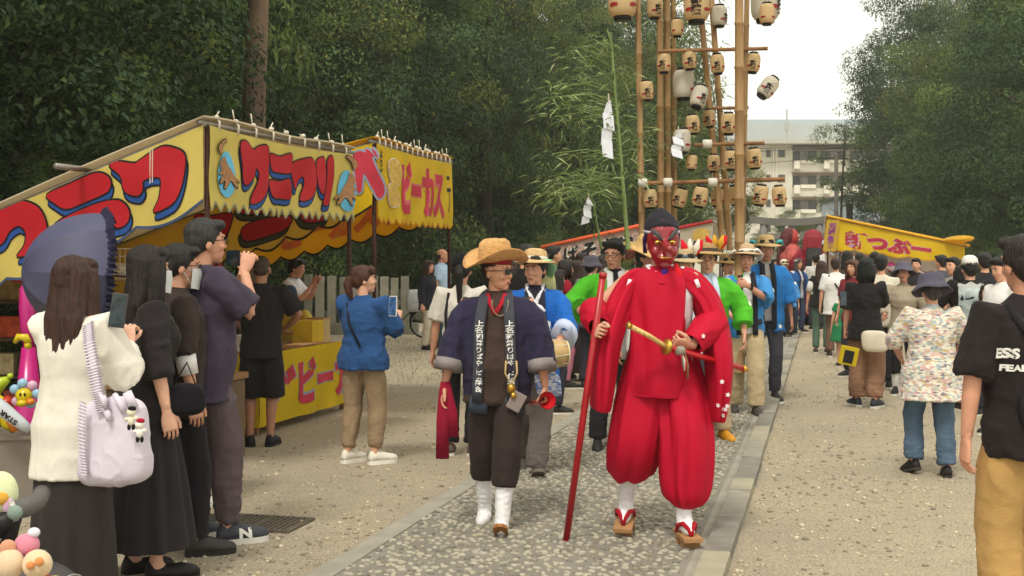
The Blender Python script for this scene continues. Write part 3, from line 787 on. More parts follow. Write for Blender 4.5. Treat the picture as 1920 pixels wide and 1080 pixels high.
# pebbles set in the mortar
peb_cols = ["a29c8b","9e9787","a9a291","8d8779","857c6c","a59d88","757067","a8a190"]
peb_m = [mat("pebble_"+c, c, rough=.75, var=.12, scale=30, bump=.1, spec=.3) for c in peb_cols]
def pebble_shape(seed):
    r = np.random.default_rng(seed); V, Fc = ellipsoid((0,0,0),(1,1,1),7,3 if seed > 2 else 4); V = np.array(V)
    V = V*(1+.16*vnoise(V,(1.3,1.3,1.3),seed))[:,None]; V[:,0] *= r.uniform(1.15,1.9); return V, Fc
pshapes = [pebble_shape(i) for i in range(6)]
pmesh = [[np_mesh(V, Fc, "pebble", True, [m]) for m in peb_m] for V, Fc in pshapes]
spots = []
sp = .051; s = 5.0
while s < 36:
    t = T_L+.16
    while t < T_R-.09:
        if random.random() < (.93 if s < 16 else .7 if s < 22 else .45): spots.append((s+random.uniform(-.03,.03), t+random.uniform(-.019,.019)))
        t += sp
    s += sp*(1 if s < 26 else 1.5)
def infr(s, t): 
    p = st(s,t); return p.y > 1 and HZ + EYE/p.y*F < 1090 and -10 < CX + p.x/p.y*F < 1930
spots = [q for q in spots if infr(*q)]
spots.sort(key=lambda q: st(*q).y)
SV, SQ3, SMI = [], [], []; off = 0
for k, (s, t) in enumerate(spots):
    r = random.uniform(.0110,.0185); a = random.uniform(-.45,.45)+PATH_ROT+(PI/2 if random.random()<.2 else 0); h = random.uniform(.008,.014); p = st(s,t,.023); j = random.randrange(6); ci = min(len(peb_cols)-1, int(random.random()**1.2*len(peb_cols)))
    if k < 290:
        o = link("pebble", pmesh[j][ci], path); o.location = p; o.rotation_euler = (random.uniform(-.12,.12), random.uniform(-.12,.12), a); o.scale = (r, r, h)
    else:
        V = pshapes[j][0]*np.array([r,r,h]); ca, sa = math.cos(a), math.sin(a)
        V = np.stack([V[:,0]*ca-V[:,1]*sa, V[:,0]*sa+V[:,1]*ca, V[:,2]],1)+np.array(p); SV.append(V)
        for q in pshapes[j][1]: SQ3.append([i+off for i in q]); SMI.append(ci)
        off += len(V)
ps = link("pebbles", np_mesh(np.concatenate(SV), SQ3, "pebbles", True, peb_m, SMI), path); ps["kind"] = "stuff"
# loose stones on the gravel (beyond counting)
SV, SF, SM = [], [], []; off = 0; gm = [mat("stone_"+c, c, rough=.85, var=.15, scale=20, bump=.2) for c in ("b4a68a","8f8471","c7baa0","857b6b","a89c86")]
lV, lF = ellipsoid((0,0,0),(1,1,1),5,3); lV = np.array(lV)
cnt = 0
while cnt < 11000:
    Y = 5.2 + 24*random.random()**1.9; px = random.uniform(-20,1940); x = gx(px, Y); t = N.x*x + N.y*Y
    if T_L-.03 < t < T_K+.02: continue
    if t < T_L and random.random() < .45: continue
    r = random.choice([.004,.005,.006,.007,.008,.010,.014]) * random.uniform(.8,1.3)
    if vnoise([[x,Y,0]],(.9,.9,1),3)[0] < random.uniform(-.8,.3): continue
    a = random.random()*6; V = lV*np.array([r*random.uniform(1,1.6), r, r*.7]); V = np.stack([V[:,0]*math.cos(a)-V[:,1]*math.sin(a), V[:,0]*math.sin(a)+V[:,1]*math.cos(a), V[:,2]],1)+np.array((x,Y,r*.25))
    SV.append(V); ci = random.randrange(5)
    for q in lF: SF.append([i+off for i in q]); SM.append(ci)
    off += len(V); cnt += 1
o = link("gravel", np_mesh(np.concatenate(SV), SF, "gravel", True, gm, SM)); o["kind"] = "stuff"; o["label"] = "loose stones scattered over the sandy ground"
# dry grass and small litter tufts on the left ground near the bicycle
gV, gQ = [], []
for k in range(900):
    Y = random.uniform(15,24); px = random.gauss(790,70); x = gx(px,Y); h = random.uniform(.02,.07); a = random.random()*6; w = .006
    if N.x*x+N.y*Y > T_L-.1: continue
    o_ = len(gV); gV += [(x-w*math.cos(a),Y-w*math.sin(a),0),(x+w*math.cos(a),Y+w*math.sin(a),0),(x+random.gauss(0,.02),Y+random.gauss(0,.02),h)]; gQ.append((o_,o_+1,o_+2))
o = link("grass", mesh_from_numpy(np.array(gV), np.array(gQ), "grass", [mat("grass","7b7a4a",bump=0)])); o["kind"] = "stuff"; o["label"] = "thin dry grass on the bare ground by the bicycle"
# drain grate
dg = empty("drain_grate", (gx(490,7.05),7.05,0), PATH_ROT, "rusty steel drain grate set in the ground behind the crowd's shoes", "drain grate")
b = MB(); b.box((0,0,.002),(.50,.34,.006)); obj("pit_shade_plate", b, mat("pit_shade_plate","2a2622",bump=.1), dg)  # flat dark plate, the shade below the bars put into its colour
steel = mat("old_steel","6b6256",rough=.7,var=.2,scale=20,bump=.2,metal=.3)
b = MB(); 
for sx_ in (-1,1): b.box((.255*sx_,0,.008),(.02,.37,.016))
for sy_ in (-1,1): b.box((0,.177*sy_,.008),(.50,.02,.016))
obj("frame", b, steel, dg)
bar = None
for k in range(14):
    if bar is None: b = MB(); b.box((0,0,.010),(.012,.33,.012)); bar = obj("bar", b, steel, dg).data; o = dg.children[-1]
    else: o = link("bar", bar, dg)
    o.location = (-.23+k*.0355,0,0)

# ------------------------------------------------------------------ distant buildings
YB = 134.0; mpp = YB/F
def bx(px): return gx(px, YB)
def bz(py): return EYE - (py-HZ)*mpp
apt = empty("apartment_building", (bx(1500), YB, 0), 0, "cream apartment block with rows of dark balcony windows beyond the stone gate", "building")
wall_m = mat("cream_wall","d3cfbf",rough=.9,var=.04,scale=.6,bump=.05); trim_m = mat("pale_trim","e4e0d0",rough=.8,var=.03,bump=0); rail_m = mat("brown_rail","8b7b68",bump=0)
glass_m = mat("window_glass","49494a",rough=.25,var=.25,scale=1.2,bump=0); frame_m = mat("window_frame","7d776c",bump=0)
def bb(name, x0, x1, y0, y1, d0, d1, m, par=apt):
    b = MB(); c = Vector(((bx(x0)+bx(x1))/2, YB+(d0+d1)/2, (bz(y0)+bz(y1))/2)) - apt.location
    b.box(c, (abs(bx(x1)-bx(x0)), abs(d1-d0), abs(bz(y0)-bz(y1)))); return obj(name, b, m, par)
bb("wall", 1300, 1486, 272, 516, 0, 12, wall_m); bb("wall", 1486.2, 1720, 272, 516, 1.4, 12.2, wall_m)
b = MB(); b.box(Vector((bx(1500),YB+5.5,bz(268)))-apt.location,(27,14.5,.45)); obj("roof", b, mat("roof_grey","b9b8ac",rough=.8,var=.06,scale=1,bump=.05), apt)
for x0 in (1436,1459):
    for k in range(4):
        y0 = 281+46.4*k; f = bb("window", x0, x0+(9 if x0 < 1440 else 13), y0, y0+14, -.06, .1, frame_m); bb("pane", x0+1.2, x0+(7.8 if x0 < 1440 else 11.8), y0+1.2, y0+12.8, -.1, -.065, glass_m, f)
for x in (1449,1454): bb("drainpipe", x, x+1.6, 274, 516, -.16, -.005, trim_m)
for k in range(5):
    y0 = 279+46.4*k
    bb("balcony", 1486.5, 1718, y0+28, y0+44, -.1, 1.39, wall_m); bb("ledge", 1484, 1720, y0-3.5, y0-1, -.3, 1.38, rail_m)
    for x0 in (1487,1542,1598,1653):
        f = bb("window", x0+2, x0+50, y0+2, y0+24, 1.30, 1.398, frame_m)
        for q in range(3): bb("pane", x0+3.2+q*15.6, x0+17.4+q*15.6, y0+3.5, y0+23, 1.24, 1.296, mat("curtain_glass","8d8a84",rough=.3,var=.3,scale=.8,bump=0) if q == 1 else glass_m, f)
        bb("planter_rail", x0+13, x0+42, y0+19+2, y0+27.6, -.3, -.12, trim_m)
        bb("air_conditioner", x0+.5, x0+11, y0+22, y0+38, -.55, -.11, trim_m)
b = MB(); b.tube([Vector((bx(1487),YB+3,bz(262)))-apt.location, Vector((bx(1487),YB+3,bz(198)))-apt.location], .09, 6); b.box(Vector((bx(1487),YB+3,bz(258)))-apt.location,(1.3,.2,.15)); b.box(Vector((bx(1487),YB+3,bz(232)))-apt.location,(.5,.3,.9)); obj("antenna", b, mat("antenna","a9aaa6",bump=0), apt)
YH = 190.0
hall = empty("industrial_hall", (gx(1500,YH),YH,0), 0, "pale grey factory hall with a finned parapet behind the apartment block", "building")
hz_ = lambda py: EYE-(py-HZ)*YH/F
b = MB(); b.box((0,8,hz_(232)/2),(60,16,hz_(232))); obj("wall", b, mat("hall_wall","b4bab8",rough=.8,var=.05,scale=.4,bump=.05), hall)
b = MB(); b.box((0,12,(hz_(214)+hz_(232))/2),(60,10,hz_(214)-hz_(232))); obj("parapet", b, mat("hall_parapet","a9b3b6",rough=.8,var=.05,scale=.4,bump=.05), hall)
fin = None
for k in range(30):
    if fin is None: b = MB(); b.box((0,6.9,0),(.25,.3,1.6)); fo = obj("fin", b, mat("hall_fin","8d989b",bump=0), hall); fin = fo.data
    else: fo = link("fin", fin, hall)
    fo.location = (-29+2*k,0,hz_(240)+.2)
# bluish shed right of the apartment and a few posts
b = MB(); Yh = 80.0; x0, x1 = gx(1584,Yh), gx(1650,Yh); zt = EYE+(HZ-372)*Yh/F
shed = empty("shed", ((x0+x1)/2, Yh, 0), 0, "pale blue walled house with a dark flat roof edge beside the apartments", "house")
b.box((0,3,zt/2),(x1-x0,6,zt)); obj("wall", b, mat("blue_wall","b9c4cc",rough=.85,var=.04,scale=1,bump=.05), shed)
b = MB(); b.box((0,2.9,zt+.1),(x1-x0+.4,6.5,.2)); obj("roof", b, mat("dark_roof","4a4c4e",bump=.1), shed)
def post(px, Y, y0, r, name, label, cat, m):
    zt = EYE-(y0-HZ)*Y/F; e = empty(name, (gx(px,Y),Y,0), 0, label, cat); b = MB(); b.tube([(0,0,0),(0,0,zt)],[r*1.2,r],10); obj("pole", b, m, e)
    b = MB(); b.lathe([(r*1.3,zt),(r*1.3,zt+.06),(0,zt+.09)],10); obj("cap", b, m, e); return e
woodp = mat("dark_post","3c342c",rough=.9,bump=.3)
post(1593, 70, 385, .20, "post", "short dark post sticking up over the roof of the right yellow stall", "post", woodp)
up_ = post(1568, 78, 292, .13, "utility_pole", "thin grey utility pole in front of the apartment balconies", "utility pole", mat("pole_grey","77726a",bump=.2))
b = MB()
for z in (9.1,8.4): b.box((0,0,z),(1.6,.09,.09))
obj("crossarm", b, woodp, up_)
for k,(zz,dx) in enumerate(((9.2,-.7),(9.2,.7),(8.5,0))):
    b = MB(); b.tube([Vector((dx,0,zz)), Vector((dx-14,2,zz-.2-.4*k)), Vector((dx-30,5,zz+1.5-k))], .018, 5); obj("wire", b, woodp, up_)

# ------------------------------------------------------------------ torii gate over the path
YT = 53.0; cxT = gx(1484,YT); tor = empty("torii_gate", (cxT, YT, 0), PATH_ROT, "grey stone torii gate standing over the far end of the path", "shrine gate")
stone = mat("torii_stone","7f7d75",rough=.9,var=.12,scale=1.5,bump=.3,bscale=20); zt = EYE+(HZ-408)*YT/F
for sx_ in (-1,1):
    b = MB(); b.tube([(1.32*sx_,0,0),(1.22*sx_,0,zt-.3)],[.20,.17],16); obj("pillar", b, stone, tor, True)
    b = MB(); b.box((1.32*sx_,0,.12),(.62,.62,.24)); obj("plinth", b, stone, tor, bevel=.03)
b = MB(); n = 12
for i in range(n):
    u0, u1 = -1+2*i/n, -1+2*(i+1)/n; V = []
    for u in (u0,u1):
        z = zt-.05+.16*abs(u)**2.2
        V += [(1.85*u,-.19,z-.32),(1.85*u,.19,z-.32),(1.85*u,.23,z),(1.85*u,-.23,z)]
    b.add(V,[(0,1,5,4),(1,2,6,5),(2,3,7,6),(3,0,4,7)] + ([(0,3,2,1)] if i == 0 else []) + ([(4,5,6,7)] if i == n-1 else []))
obj("lintel", b, stone, tor)
b = MB(); b.box((0,0,zt-.85),(3.0,.22,.28)); obj("tie_beam", b, stone, tor, bevel=.02)
b = MB(); b.box((0,-.02,zt-.52),(.30,.20,.38)); obj("tablet", b, stone, tor, bevel=.02)

# ------------------------------------------------------------------ stone picket fence (left) and wall behind
fm_ = [mat("fence_a","8f8a78",rough=.95,var=.2,scale=4,bump=.4,bscale=30,detail=8), mat("fence_b","7d7a6a",rough=.95,var=.2,scale=4,bump=.4,bscale=30,detail=8), mat("fence_c","9a9482",rough=.95,var=.2,scale=4,bump=.4,bscale=30,detail=8)]
fence = empty("stone_fence", (gx(655,25.5), 25.5, 0), 0, "weathered stone picket fence behind the yellow stalls", "fence")
b = MB(); b.box((0,0,.12),(3.0,.34,.24)); obj("plinth", b, fm_[1], fence, bevel=.02)
k = 0
for px in list(range(556,640,22))+list(range(645,764,19)):
    if 742 < px < 748: continue
    b = MB(); h = random.uniform(.98,1.06); b.box((gx(px,25.5)-fence.location.x, random.uniform(-.02,.02), .24+h/2),(.16+random.uniform(0,.03),.16,h)); obj("picket", b, fm_[k % 3], fence, bevel=.015); k += 1
rw = empty("rubble_wall", (gx(850,30),30,0), 0, "low mossy rubble stone wall in the shade behind the bicycle", "wall")
stm = [mat("rub_%d"%i,c,rough=.95,var=.25,scale=5,bump=.5,bscale=30) for i,c in enumerate(("55534a","45443b","5d5a4e","4b4d3c"))]
for r_ in range(2):
    for k in range(13):
        b = MB(); V,Fc = ellipsoid((0,0,0),(.30,.22,.20),8,5); V = [Vector(v)*(1+.2*math.sin(3*v.x+k)) for v in V]; b.add([v+Vector((-3.4+k*.52+(r_%2)*.26, r_*.08, .16+r_*.31)) for v in V], Fc); obj("stone", b, stm[(k*3+r_)%4], rw, True)
b = MB(); b.box((0,.35,.42),(7.2,.2,.84)); obj("backing", b, stm[1], rw)

# ------------------------------------------------------------------ added backdrop hill that blocks the sky, and trees
b = MB(); V = []; ns, ntt = 24, 10
for i in range(ns+1):
    for j in range(ntt+1):
        s = -10+9*i; t = -19-4.5*j; z = -.3+max(0,j-.2)*2.6+1.5*math.sin(i*1.7+j)*min(1,j/3); V.append(st(s,t,z))
b.add(V,[(i*(ntt+1)+j,(i+1)*(ntt+1)+j,(i+1)*(ntt+1)+j+1,i*(ntt+1)+j+1) for i in range(ns) for j in range(ntt)])
struct("added_backdrop_hill", b, mat("backdrop_dark","2b2c1c",rough=1,var=.3,scale=.8,bump=.5,bscale=4), smooth=True)  # dark slope added behind the trees so no sky leaks through
leafA = [mat("leaf_dark","374c2c",rough=.65,var=.3,scale=1.2,bump=0,trans=.22), mat("leaf_mid","4b6133",rough=.6,var=.3,scale=1.2,bump=0,trans=.25), mat("leaf_light","6a7a3c",rough=.6,var=.28,scale=1.4,bump=0,trans=.28), mat("leaf_yellow","8a8a46",rough=.6,var=.25,scale=1.5,bump=0,trans=.28)]
bark = mat("bark","6b5a4a",rough=.95,var=.3,scale=7,stretch=(1,1,.16),bump=.8,bscale=18,detail=8); bark2 = mat("bark_dark","3f362c",rough=.95,var=.3,scale=7,stretch=(1,1,.2),bump=.8,bscale=18)
def crown_mesh(seed, nl, clumps, leaf, tones, rx=1.0, rz=1.6, fill=.55, droop=0.0, spread=.30):
    r = np.random.default_rng(seed)
    d = r.normal(size=(clumps,3)); d /= np.linalg.norm(d,axis=1)[:,None]; rad = r.uniform(fill,1,clumps)**.6; c = d*rad[:,None]*np.array([rx,rx,rz])
    c *= (1+.25*vnoise(c,(1.2,1.2,1.0),seed))[:,None]; cr = r.uniform(.6,1.25,clumps)*spread; tone = r.choice(len(tones), clumps, p=tones)
    k = r.integers(0,clumps,nl); dd = r.normal(size=(nl,3)); dd /= np.linalg.norm(dd,axis=1)[:,None]; rr = r.uniform(.35,1,nl)**.5
    P = c[k] + dd*(rr*cr[k])[:,None]*np.array([1.15,1.15,.62]); 
    n = dd*.55 + r.normal(size=(nl,3))*.55 + np.array([0,0,.55]) + (P/np.array([rx,rx,rz]))*.35; n /= np.linalg.norm(n,axis=1)[:,None]
    a = np.cross(n, r.normal(size=(nl,3))); a /= np.linalg.norm(a,axis=1)[:,None]; a[:,2] -= droop; b2 = np.cross(n,a)
    L = leaf*r.uniform(.65,1.3,nl)[:,None]; Wd = L*.48
    V = np.stack([P-a*L*.5, P+b2*Wd*.5+n*L*.06, P+a*L*.5-n*L*.10, P-b2*Wd*.5+n*L*.06],1).reshape(-1,3)
    Q = np.arange(nl*4).reshape(-1,4); me = mesh_from_numpy(V,Q,"foliage",leafA,False)
    tn = tone[k]; flip = r.random(nl) < .15; tn = np.where(flip, r.choice(len(tones), nl, p=tones), tn); me.polygons.foreach_set("material_index", tn.astype(np.int32)); me.update(); return me
CR = {}
CR['broad'] = [crown_mesh(s_, 70000, 160, .0315, [.34,.42,.2,.04], 1, 1.5, spread=.25) for s_ in (1,2)]
CR['dark'] = [crown_mesh(s_, 70000, 150, .032, [.68,.28,.04,.0], 1, 1.5, spread=.26) for s_ in (11,12)]
CR['light'] = [crown_mesh(s_, 42000, 120, .036, [.06,.34,.44,.16], 1, 1.2, spread=.25) for s_ in (21,)]
CR['feather'] = [crown_mesh(31, 42000, 110, .042, [.2,.5,.28,.02], 1, 1.3, droop=.6)]
CR['sparse'] = [crown_mesh(41, 2600, 26, .075, [.25,.5,.25,.0], 1, 1.5, fill=.3, spread=.34)]
def trunk_mb(h, r, seed, lean=0.06, limbs=5, top=.45, sc=1.0, spread=1.0):
    rr = random.Random(seed); b = MB(); pts = []; rad = []; n = 9
    for i in range(n): f = i/(n-1); pts.append((lean*h*f*f*.6+.06*r*math.sin(5*f+seed), .05*r*math.cos(4*f+seed), h*f)); rad.append(r*(1.35 if i == 0 else 1)*(1-f*(1-top)))
    b.tube(pts, rad, 12)
    for k in range(limbs):
        f = .35+.6*k/limbs; a = rr.random()*6.3; p = Vector(pts[0]).lerp(Vector(pts[-1]), f); L = spread*rr.uniform(.6,1)
        q = p + Vector((math.cos(a)*L*.5, math.sin(a)*L*.5, L*.35)); q2 = p + Vector((math.cos(a)*L, math.sin(a)*L, L*.55)); b.tube([p,q,q2],[r*.42*(1-f*.4),r*.28,r*.10],8)
    return b
tree_n = [0]
def tree(kind, s, t, rx, rz, cz, label, group=None, tr=.2, name="broadleaf_tree", trunk=True, bk=None, rot=None, pos=None, limbs=5):
    p = pos if pos is not None else st(s,t,0); i = tree_n[0]; tree_n[0] += 1
    e = empty(name, (p.x,p.y,0), random.random()*6 if rot is None else rot, label, "tree" if trunk else "bush", group)
    me = CR[kind][i % len(CR[kind])]
    o = link("foliage" if not trunk else "crown", me, e); o.location = (0,0,cz); o.scale = (rx,rx,rz/1.5)
    if trunk: obj("trunk", trunk_mb(cz+rz*.45, tr, i, limbs=limbs, spread=rx*.8), bk or bark2, e, True)
    else: obj("stem", trunk_mb(max(.3,cz), .04, i, limbs=3, spread=rx*.5), bk or bark2, e, True)
    return e
rt = random.Random(5)
names_front = ["dense evergreen tree at the edge of the wood above the crocodile stall","broad tree with hanging branches right of the tall bare trunk","leafy tree with yellowish tips above the second yellow stall","tall green tree behind the ridge of the second yellow stall",
 "bushy green tree above the bald man in the light blue shirt","round mid green tree behind the bamboo leaves","green tree behind the hanging white paper streamer","tall tree behind the left lantern poles","green tree seen between the lantern poles","far tree at the end of the wood beside the cream building"]
G = "trees of the dark wood behind the stalls"
fr = 0
for row,(t0,ds) in enumerate(((-10.5,4.3),(-14.5,4.6),(-18.5,5.2))):
    s = 5.0+row*1.4
    while s < 74:
        far = s/40; rx = rt.uniform(2.5,3.3)*(1+.15*far); rz = rt.uniform(4.2,5.6)*(1+.45*far); cz = rz*.80+rt.uniform(1.0,2.4)
        if row == 0: kind = 'dark' if s < 15 else rt.choice(['broad','broad','light','feather']) 
        else: kind = rt.choice(['dark','broad','dark'])
        if row == 0 and fr < len(names_front): lb, gp = names_front[fr], None; fr += 1
        else: lb, gp = "tall evergreen deep in the dark wood behind the stalls", G
        tree(kind, s+rt.uniform(-.7,.7), t0+rt.uniform(-.9,.9)-(3.4 if row == 0 and 17 < s < 36 else 0), rx, rz, cz, lb, gp, tr=.22*(1+.3*far)); s += ds*(1+.25*far)
for k in range(17):
    s = 9+k*3.1
    if 15 < s < 35: continue
    tree(rt.choice(['dark','broad','light' if k > 4 else 'dark']), s, -8.3+rt.uniform(-.8,.3)-(.8 if 18 < s < 32 else 0), rt.uniform(1.2,1.8), rt.uniform(1.2,2.0), rt.uniform(.9,1.5), "low leafy shrub at the foot of the wood behind the stalls", "shrubs at the foot of the wood", name="shrub", trunk=False)
# the tall bare trunk that rises behind the crocodile stall
p = at(463, 245, 17.0); e = empty("conifer_tree", (p.x+.05,17.0,0), 0, "tall straight reddish trunk rising behind the crocodile stall", "tree"); 
b = MB(); b.tube([(0,0,0),(.02,0,2.5),(.06,0,4.0),(.12,0,5.6),(.16,0,8),(.2,0,12)],[.22,.185,.165,.155,.14,.06],16); obj("trunk", b, bark, e, True)
o = link("crown", CR['feather'][0], e); o.location = (.2,0,10.5); o.scale = (2.0,2.0,2.2)
for dx_, Y_, r_, lb in ((125,16.5,.13,"slim dark trunk in the wood at the far left edge"),(205,19,.10,"slender grey trunk in the shade left of the crocodile stall roof")):
    p = at(dx_,300,Y_); tree('dark', 0, 0, 1.8, 2.4, 8.8, lb, tr=r_, pos=p, bk=bark2, limbs=3)
# trees on the right
for (px, Y, rx, rz, kind, lb, gp) in ((1722,66,3.9,8.6,'dark',"dark tall tree at the right edge of the open sky",None),(1795,56,3.6,7.5,'broad',"broad green tree above the right yellow stall",None),(1872,44,3.2,6.2,'broad',"leafy tree above the man in the white cap",None),(1962,34,3.0,5.4,'dark',"dark tree at the far right edge of the photo",None),
        (1800,78,4.6,10,'dark',"dark evergreen at the back of the right hand wood","trees at the back of the right hand wood"),(1900,64,4.4,9,'dark',"dark evergreen at the back of the right hand wood","trees at the back of the right hand wood"),(1985,50,4,7.6,'dark',"dark evergreen at the back of the right hand wood","trees at the back of the right hand wood"),(1730,92,4.8,11,'dark',"dark evergreen at the back of the right hand wood","trees at the back of the right hand wood"),(2060,40,4,7,'dark',"dark evergreen at the back of the right hand wood","trees at the back of the right hand wood")):
    tree(kind, 0, 0, rx, rz, rz*.86+.6, lb, gp, tr=.28, pos=Vector((gx(px,Y),Y,0)))
for (px,Y,r_,z_,k_) in ((1790,48,1.9,1.2,'light'),(1850,40,1.7,1.1,'broad'),(1905,33,1.6,1.0,'dark'),(1700,62,2.2,1.5,'dark'),(1760,58,2.0,1.3,'dark')):
    tree(k_,0,0,r_,z_*1.4,z_,"low leafy shrub at the foot of the right hand wood","shrubs at the foot of the right hand wood",name="shrub",trunk=False,pos=Vector((gx(px,Y),Y,0)))
tree('sparse',0,0,1.7,3.0,7.6,"slender sparse tree in front of the apartment balconies",tr=.09,pos=Vector((gx(1575,66),66,0)),limbs=7)
tree('light',0,0,2.2,3.6,5.2,"loose green tree behind the thick bamboo pole beside the cream building",tr=.12,pos=Vector((gx(1352,60),60,0)))
tree('light',0,0,1.5,1.7,3.4,"light green young tree in front of the cream building",tr=.08,pos=Vector((gx(1490,74),74,0)))
tree('light',0,0,1.3,1.2,2.6,"low light green bush behind the torii beam",tr=.08,name="bush",pos=Vector((gx(1440,76),76,0)))
for (px,Y,r_) in ((1460,60,1.3),(1500,60,1.2),(1530,62,1.2),(1425,62,1.3)):
    tree('light',0,0,r_,r_*.9,r_*.6,"low bright green shrub seen through the torii gate","shrubs behind the torii gate",name="shrub",trunk=False,pos=Vector((gx(px,Y),Y,0)))
# ------------------------------------------------------------------ festival stalls
rope_m = cloth("cfc6b4", "rope", bump=.4); pipe_m = mat("galvanised_pipe","8d867c",rough=.45,var=.15,scale=15,bump=.05,metal=.5); rust_m = mat("rust_pole","3b2018",rough=.8,var=.3,scale=12,bump=.2)
class Banner:
    """cloth sheet: P0 top corner, eu along the top, dn down, nf towards the viewer; L long, h high, bottom edge scalloped"""
    def __init__(s, P0, eu, dn, nf, L, h, wave=.012, scal=.05, nsc=8, teeth=False, sag=0.0, seed=0):
        s.P0, s.eu, s.dn, s.nf, s.L, s.h = Vector(P0), Vector(eu).normalized(), Vector(dn), Vector(nf).normalized(), L, h
        s.wave, s.scal, s.nsc, s.teeth, s.sag, s.seed = wave, scal, nsc, teeth, sag, seed
    taper = 0.0
    def bot(s, x): return s.bot0(x)*(1-s.taper*x/s.L)
    def bot0(s, x):
        u = x/s.L*s.nsc
        if s.teeth: f = abs(2*(u - math.floor(u)) - 1); return s.h - s.scal + s.scal*f
        return s.h - s.scal + s.scal*abs(math.sin(PI*u))
    def pt(s, x, y, off=0.0):
        f = x/s.L; a = s.wave*(math.sin(7.3*f+s.seed)*.7+math.sin(17*f+1.7*s.seed+2*y)*.5+.55*math.sin(23*f+9*y+s.seed)+.4*math.sin(31*f-11*y+2*s.seed))*min(1,.25+y/s.h)
        return s.P0 + s.eu*x + s.dn*(y + s.sag*4*f*(1-f)*(1-y/s.h*.6)) + s.nf*(a+off)
    def px(s, px, py):
        p = on_plane(px, py, s.P0, s.nf) - s.P0; x = p.dot(s.eu)
        # dn may be slanted relative to eu: solve 2x2
        A = s.eu.dot(s.dn); d = p.dot(s.dn); y = (d - x*A)/(1-A*A) if abs(A) < .999 else 0; x = x - y*A if abs(A) > 1e-6 else x
        xx = (p.dot(s.eu) - A*p.dot(s.dn))/(1-A*A); return (xx, y)
    def sheet(s, name, m, parent, nu=70, nv=9, hem=None):
        V = []; 
        for sd in (0,1):
            for i in range(nu+1):
                x = s.L*i/nu; hb = s.bot(x)
                for j in range(nv+1): V.append(s.pt(x, hb*j/nv, -.004*sd))
        st_ = (nu+1)*(nv+1); Fc = []
        for i in range(nu):
            for j in range(nv):
                a = i*(nv+1)+j; b_ = a+nv+1; Fc += [(a,a+1,b_+1,b_),(st_+a,st_+b_,st_+b_+1,st_+a+1)]
        o = obj(name, MB().add(V, Fc), m, parent, True)
        if hem:
            q = MB(); w, mm = hem; V = []
            for i in range(nu*2+1):
                x = s.L*i/(nu*2); hb = s.bot(x); V += [s.pt(x, hb-w, .005), s.pt(x, hb+.002, .005), s.pt(x, hb-w, -.009), s.pt(x, hb+.002, -.009)]
            q.add(V, [(4*i,4*i+1,4*i+5,4*i+4) for i in range(nu*2)]+[(4*i+2,4*i+6,4*i+7,4*i+3) for i in range(nu*2)]); obj("hem", q, mm, o)
        return o
    def print(s, bm, name, m, parent, off, step=.06):
        grid_cut(bm, step); return map_bm(bm, lambda x, y: s.pt(x, max(.0,min(y, s.bot(min(max(x,0),s.L)))), off), name, m, parent)
    def polys(s, pxpolys, name, parent, fill, line=None, shade=None, shift=(.035,.045), g=.016, off=.004, sub=4):
        P = [[s.px(*p) for p in pl] for pl in pxpolys]
        if shade:
            S = [[(x+shift[0], y+shift[1]) for x, y in pl] for pl in P]
            s.print(poly_bm(S, sub, g), "letter_outline", line, parent, off); s.print(poly_bm(S, sub), "letter_shade", shade, parent, off+.003)
        if line: s.print(poly_bm(P, sub, g), "letter_outline", line, parent, off+.006)
        s.print(poly_bm(P, sub), name, fill, parent, off+.009)
    def text(s, body, cx, cy, w, h, m, parent, bold=.03, vertical=False, outline=None, og=.05, off=.004, skew=0, rot=0, spacing=1.0, flip=False):
        def mk(b):
            bm = fit_bm(text_bm(body, 1, b, vertical, spacing=spacing), w, h)
            for v in bm.verts:
                x, y = v.co.x*(-1 if flip else 1), -v.co.y; y += skew*x; ca, sa = math.cos(rot), math.sin(rot); v.co = Vector((cx + x*ca - y*sa, cy + x*sa + y*ca, 0))
            return bm
        if outline: s.print(mk(bold+og), "letter_outline", outline, parent, off)
        s.print(mk(bold), "lettering", m, parent, off+.003)

def vinyl(name, col, **k): return mat(name, col, rough=.45, var=.05, scale=3, bump=.15, bscale=7, spec=.35, trans=k.pop("trans", .45), **k)
Y1 = vinyl("pale_yellow_vinyl","e6d678"); Y2 = vinyl("bright_yellow_vinyl","ecd022"); Y4 = vinyl("orange_yellow_vinyl","dfb21f"); CRM = vinyl("cream_vinyl","dccfb4")
RED = mat("print_red","c8202c",rough=.5,var=.05,bump=0,trans=.3); BLU = mat("print_blue","2f5aa6",rough=.5,bump=0,trans=.3); BLK = mat("print_black","151213",rough=.6,bump=0); OLV = mat("print_olive","3d4030",rough=.6,bump=0)
PNK = mat("print_pink","cf5f70",rough=.5,bump=0); GRYB = mat("print_greyblue","8b93a5",rough=.5,bump=0); ORG = mat("print_orange","e98a50",rough=.5,bump=0); WHT = mat("print_white","e6e2da",rough=.6,bump=0); SKYB = mat("print_sky","5aa9cc",rough=.5,bump=0)
BRN = mat("print_brown","9a7048",rough=.6,var=.25,scale=40,bump=0); PUR = mat("print_purple","7c2a78",rough=.5,bump=0); GLD = mat("print_gold","c6a24c",rough=.5,var=.3,scale=30,bump=0); MAG = mat("print_magenta","c23b8d",rough=.5,bump=0); CRI = mat("print_crimson","a8283f",rough=.5,bump=0)

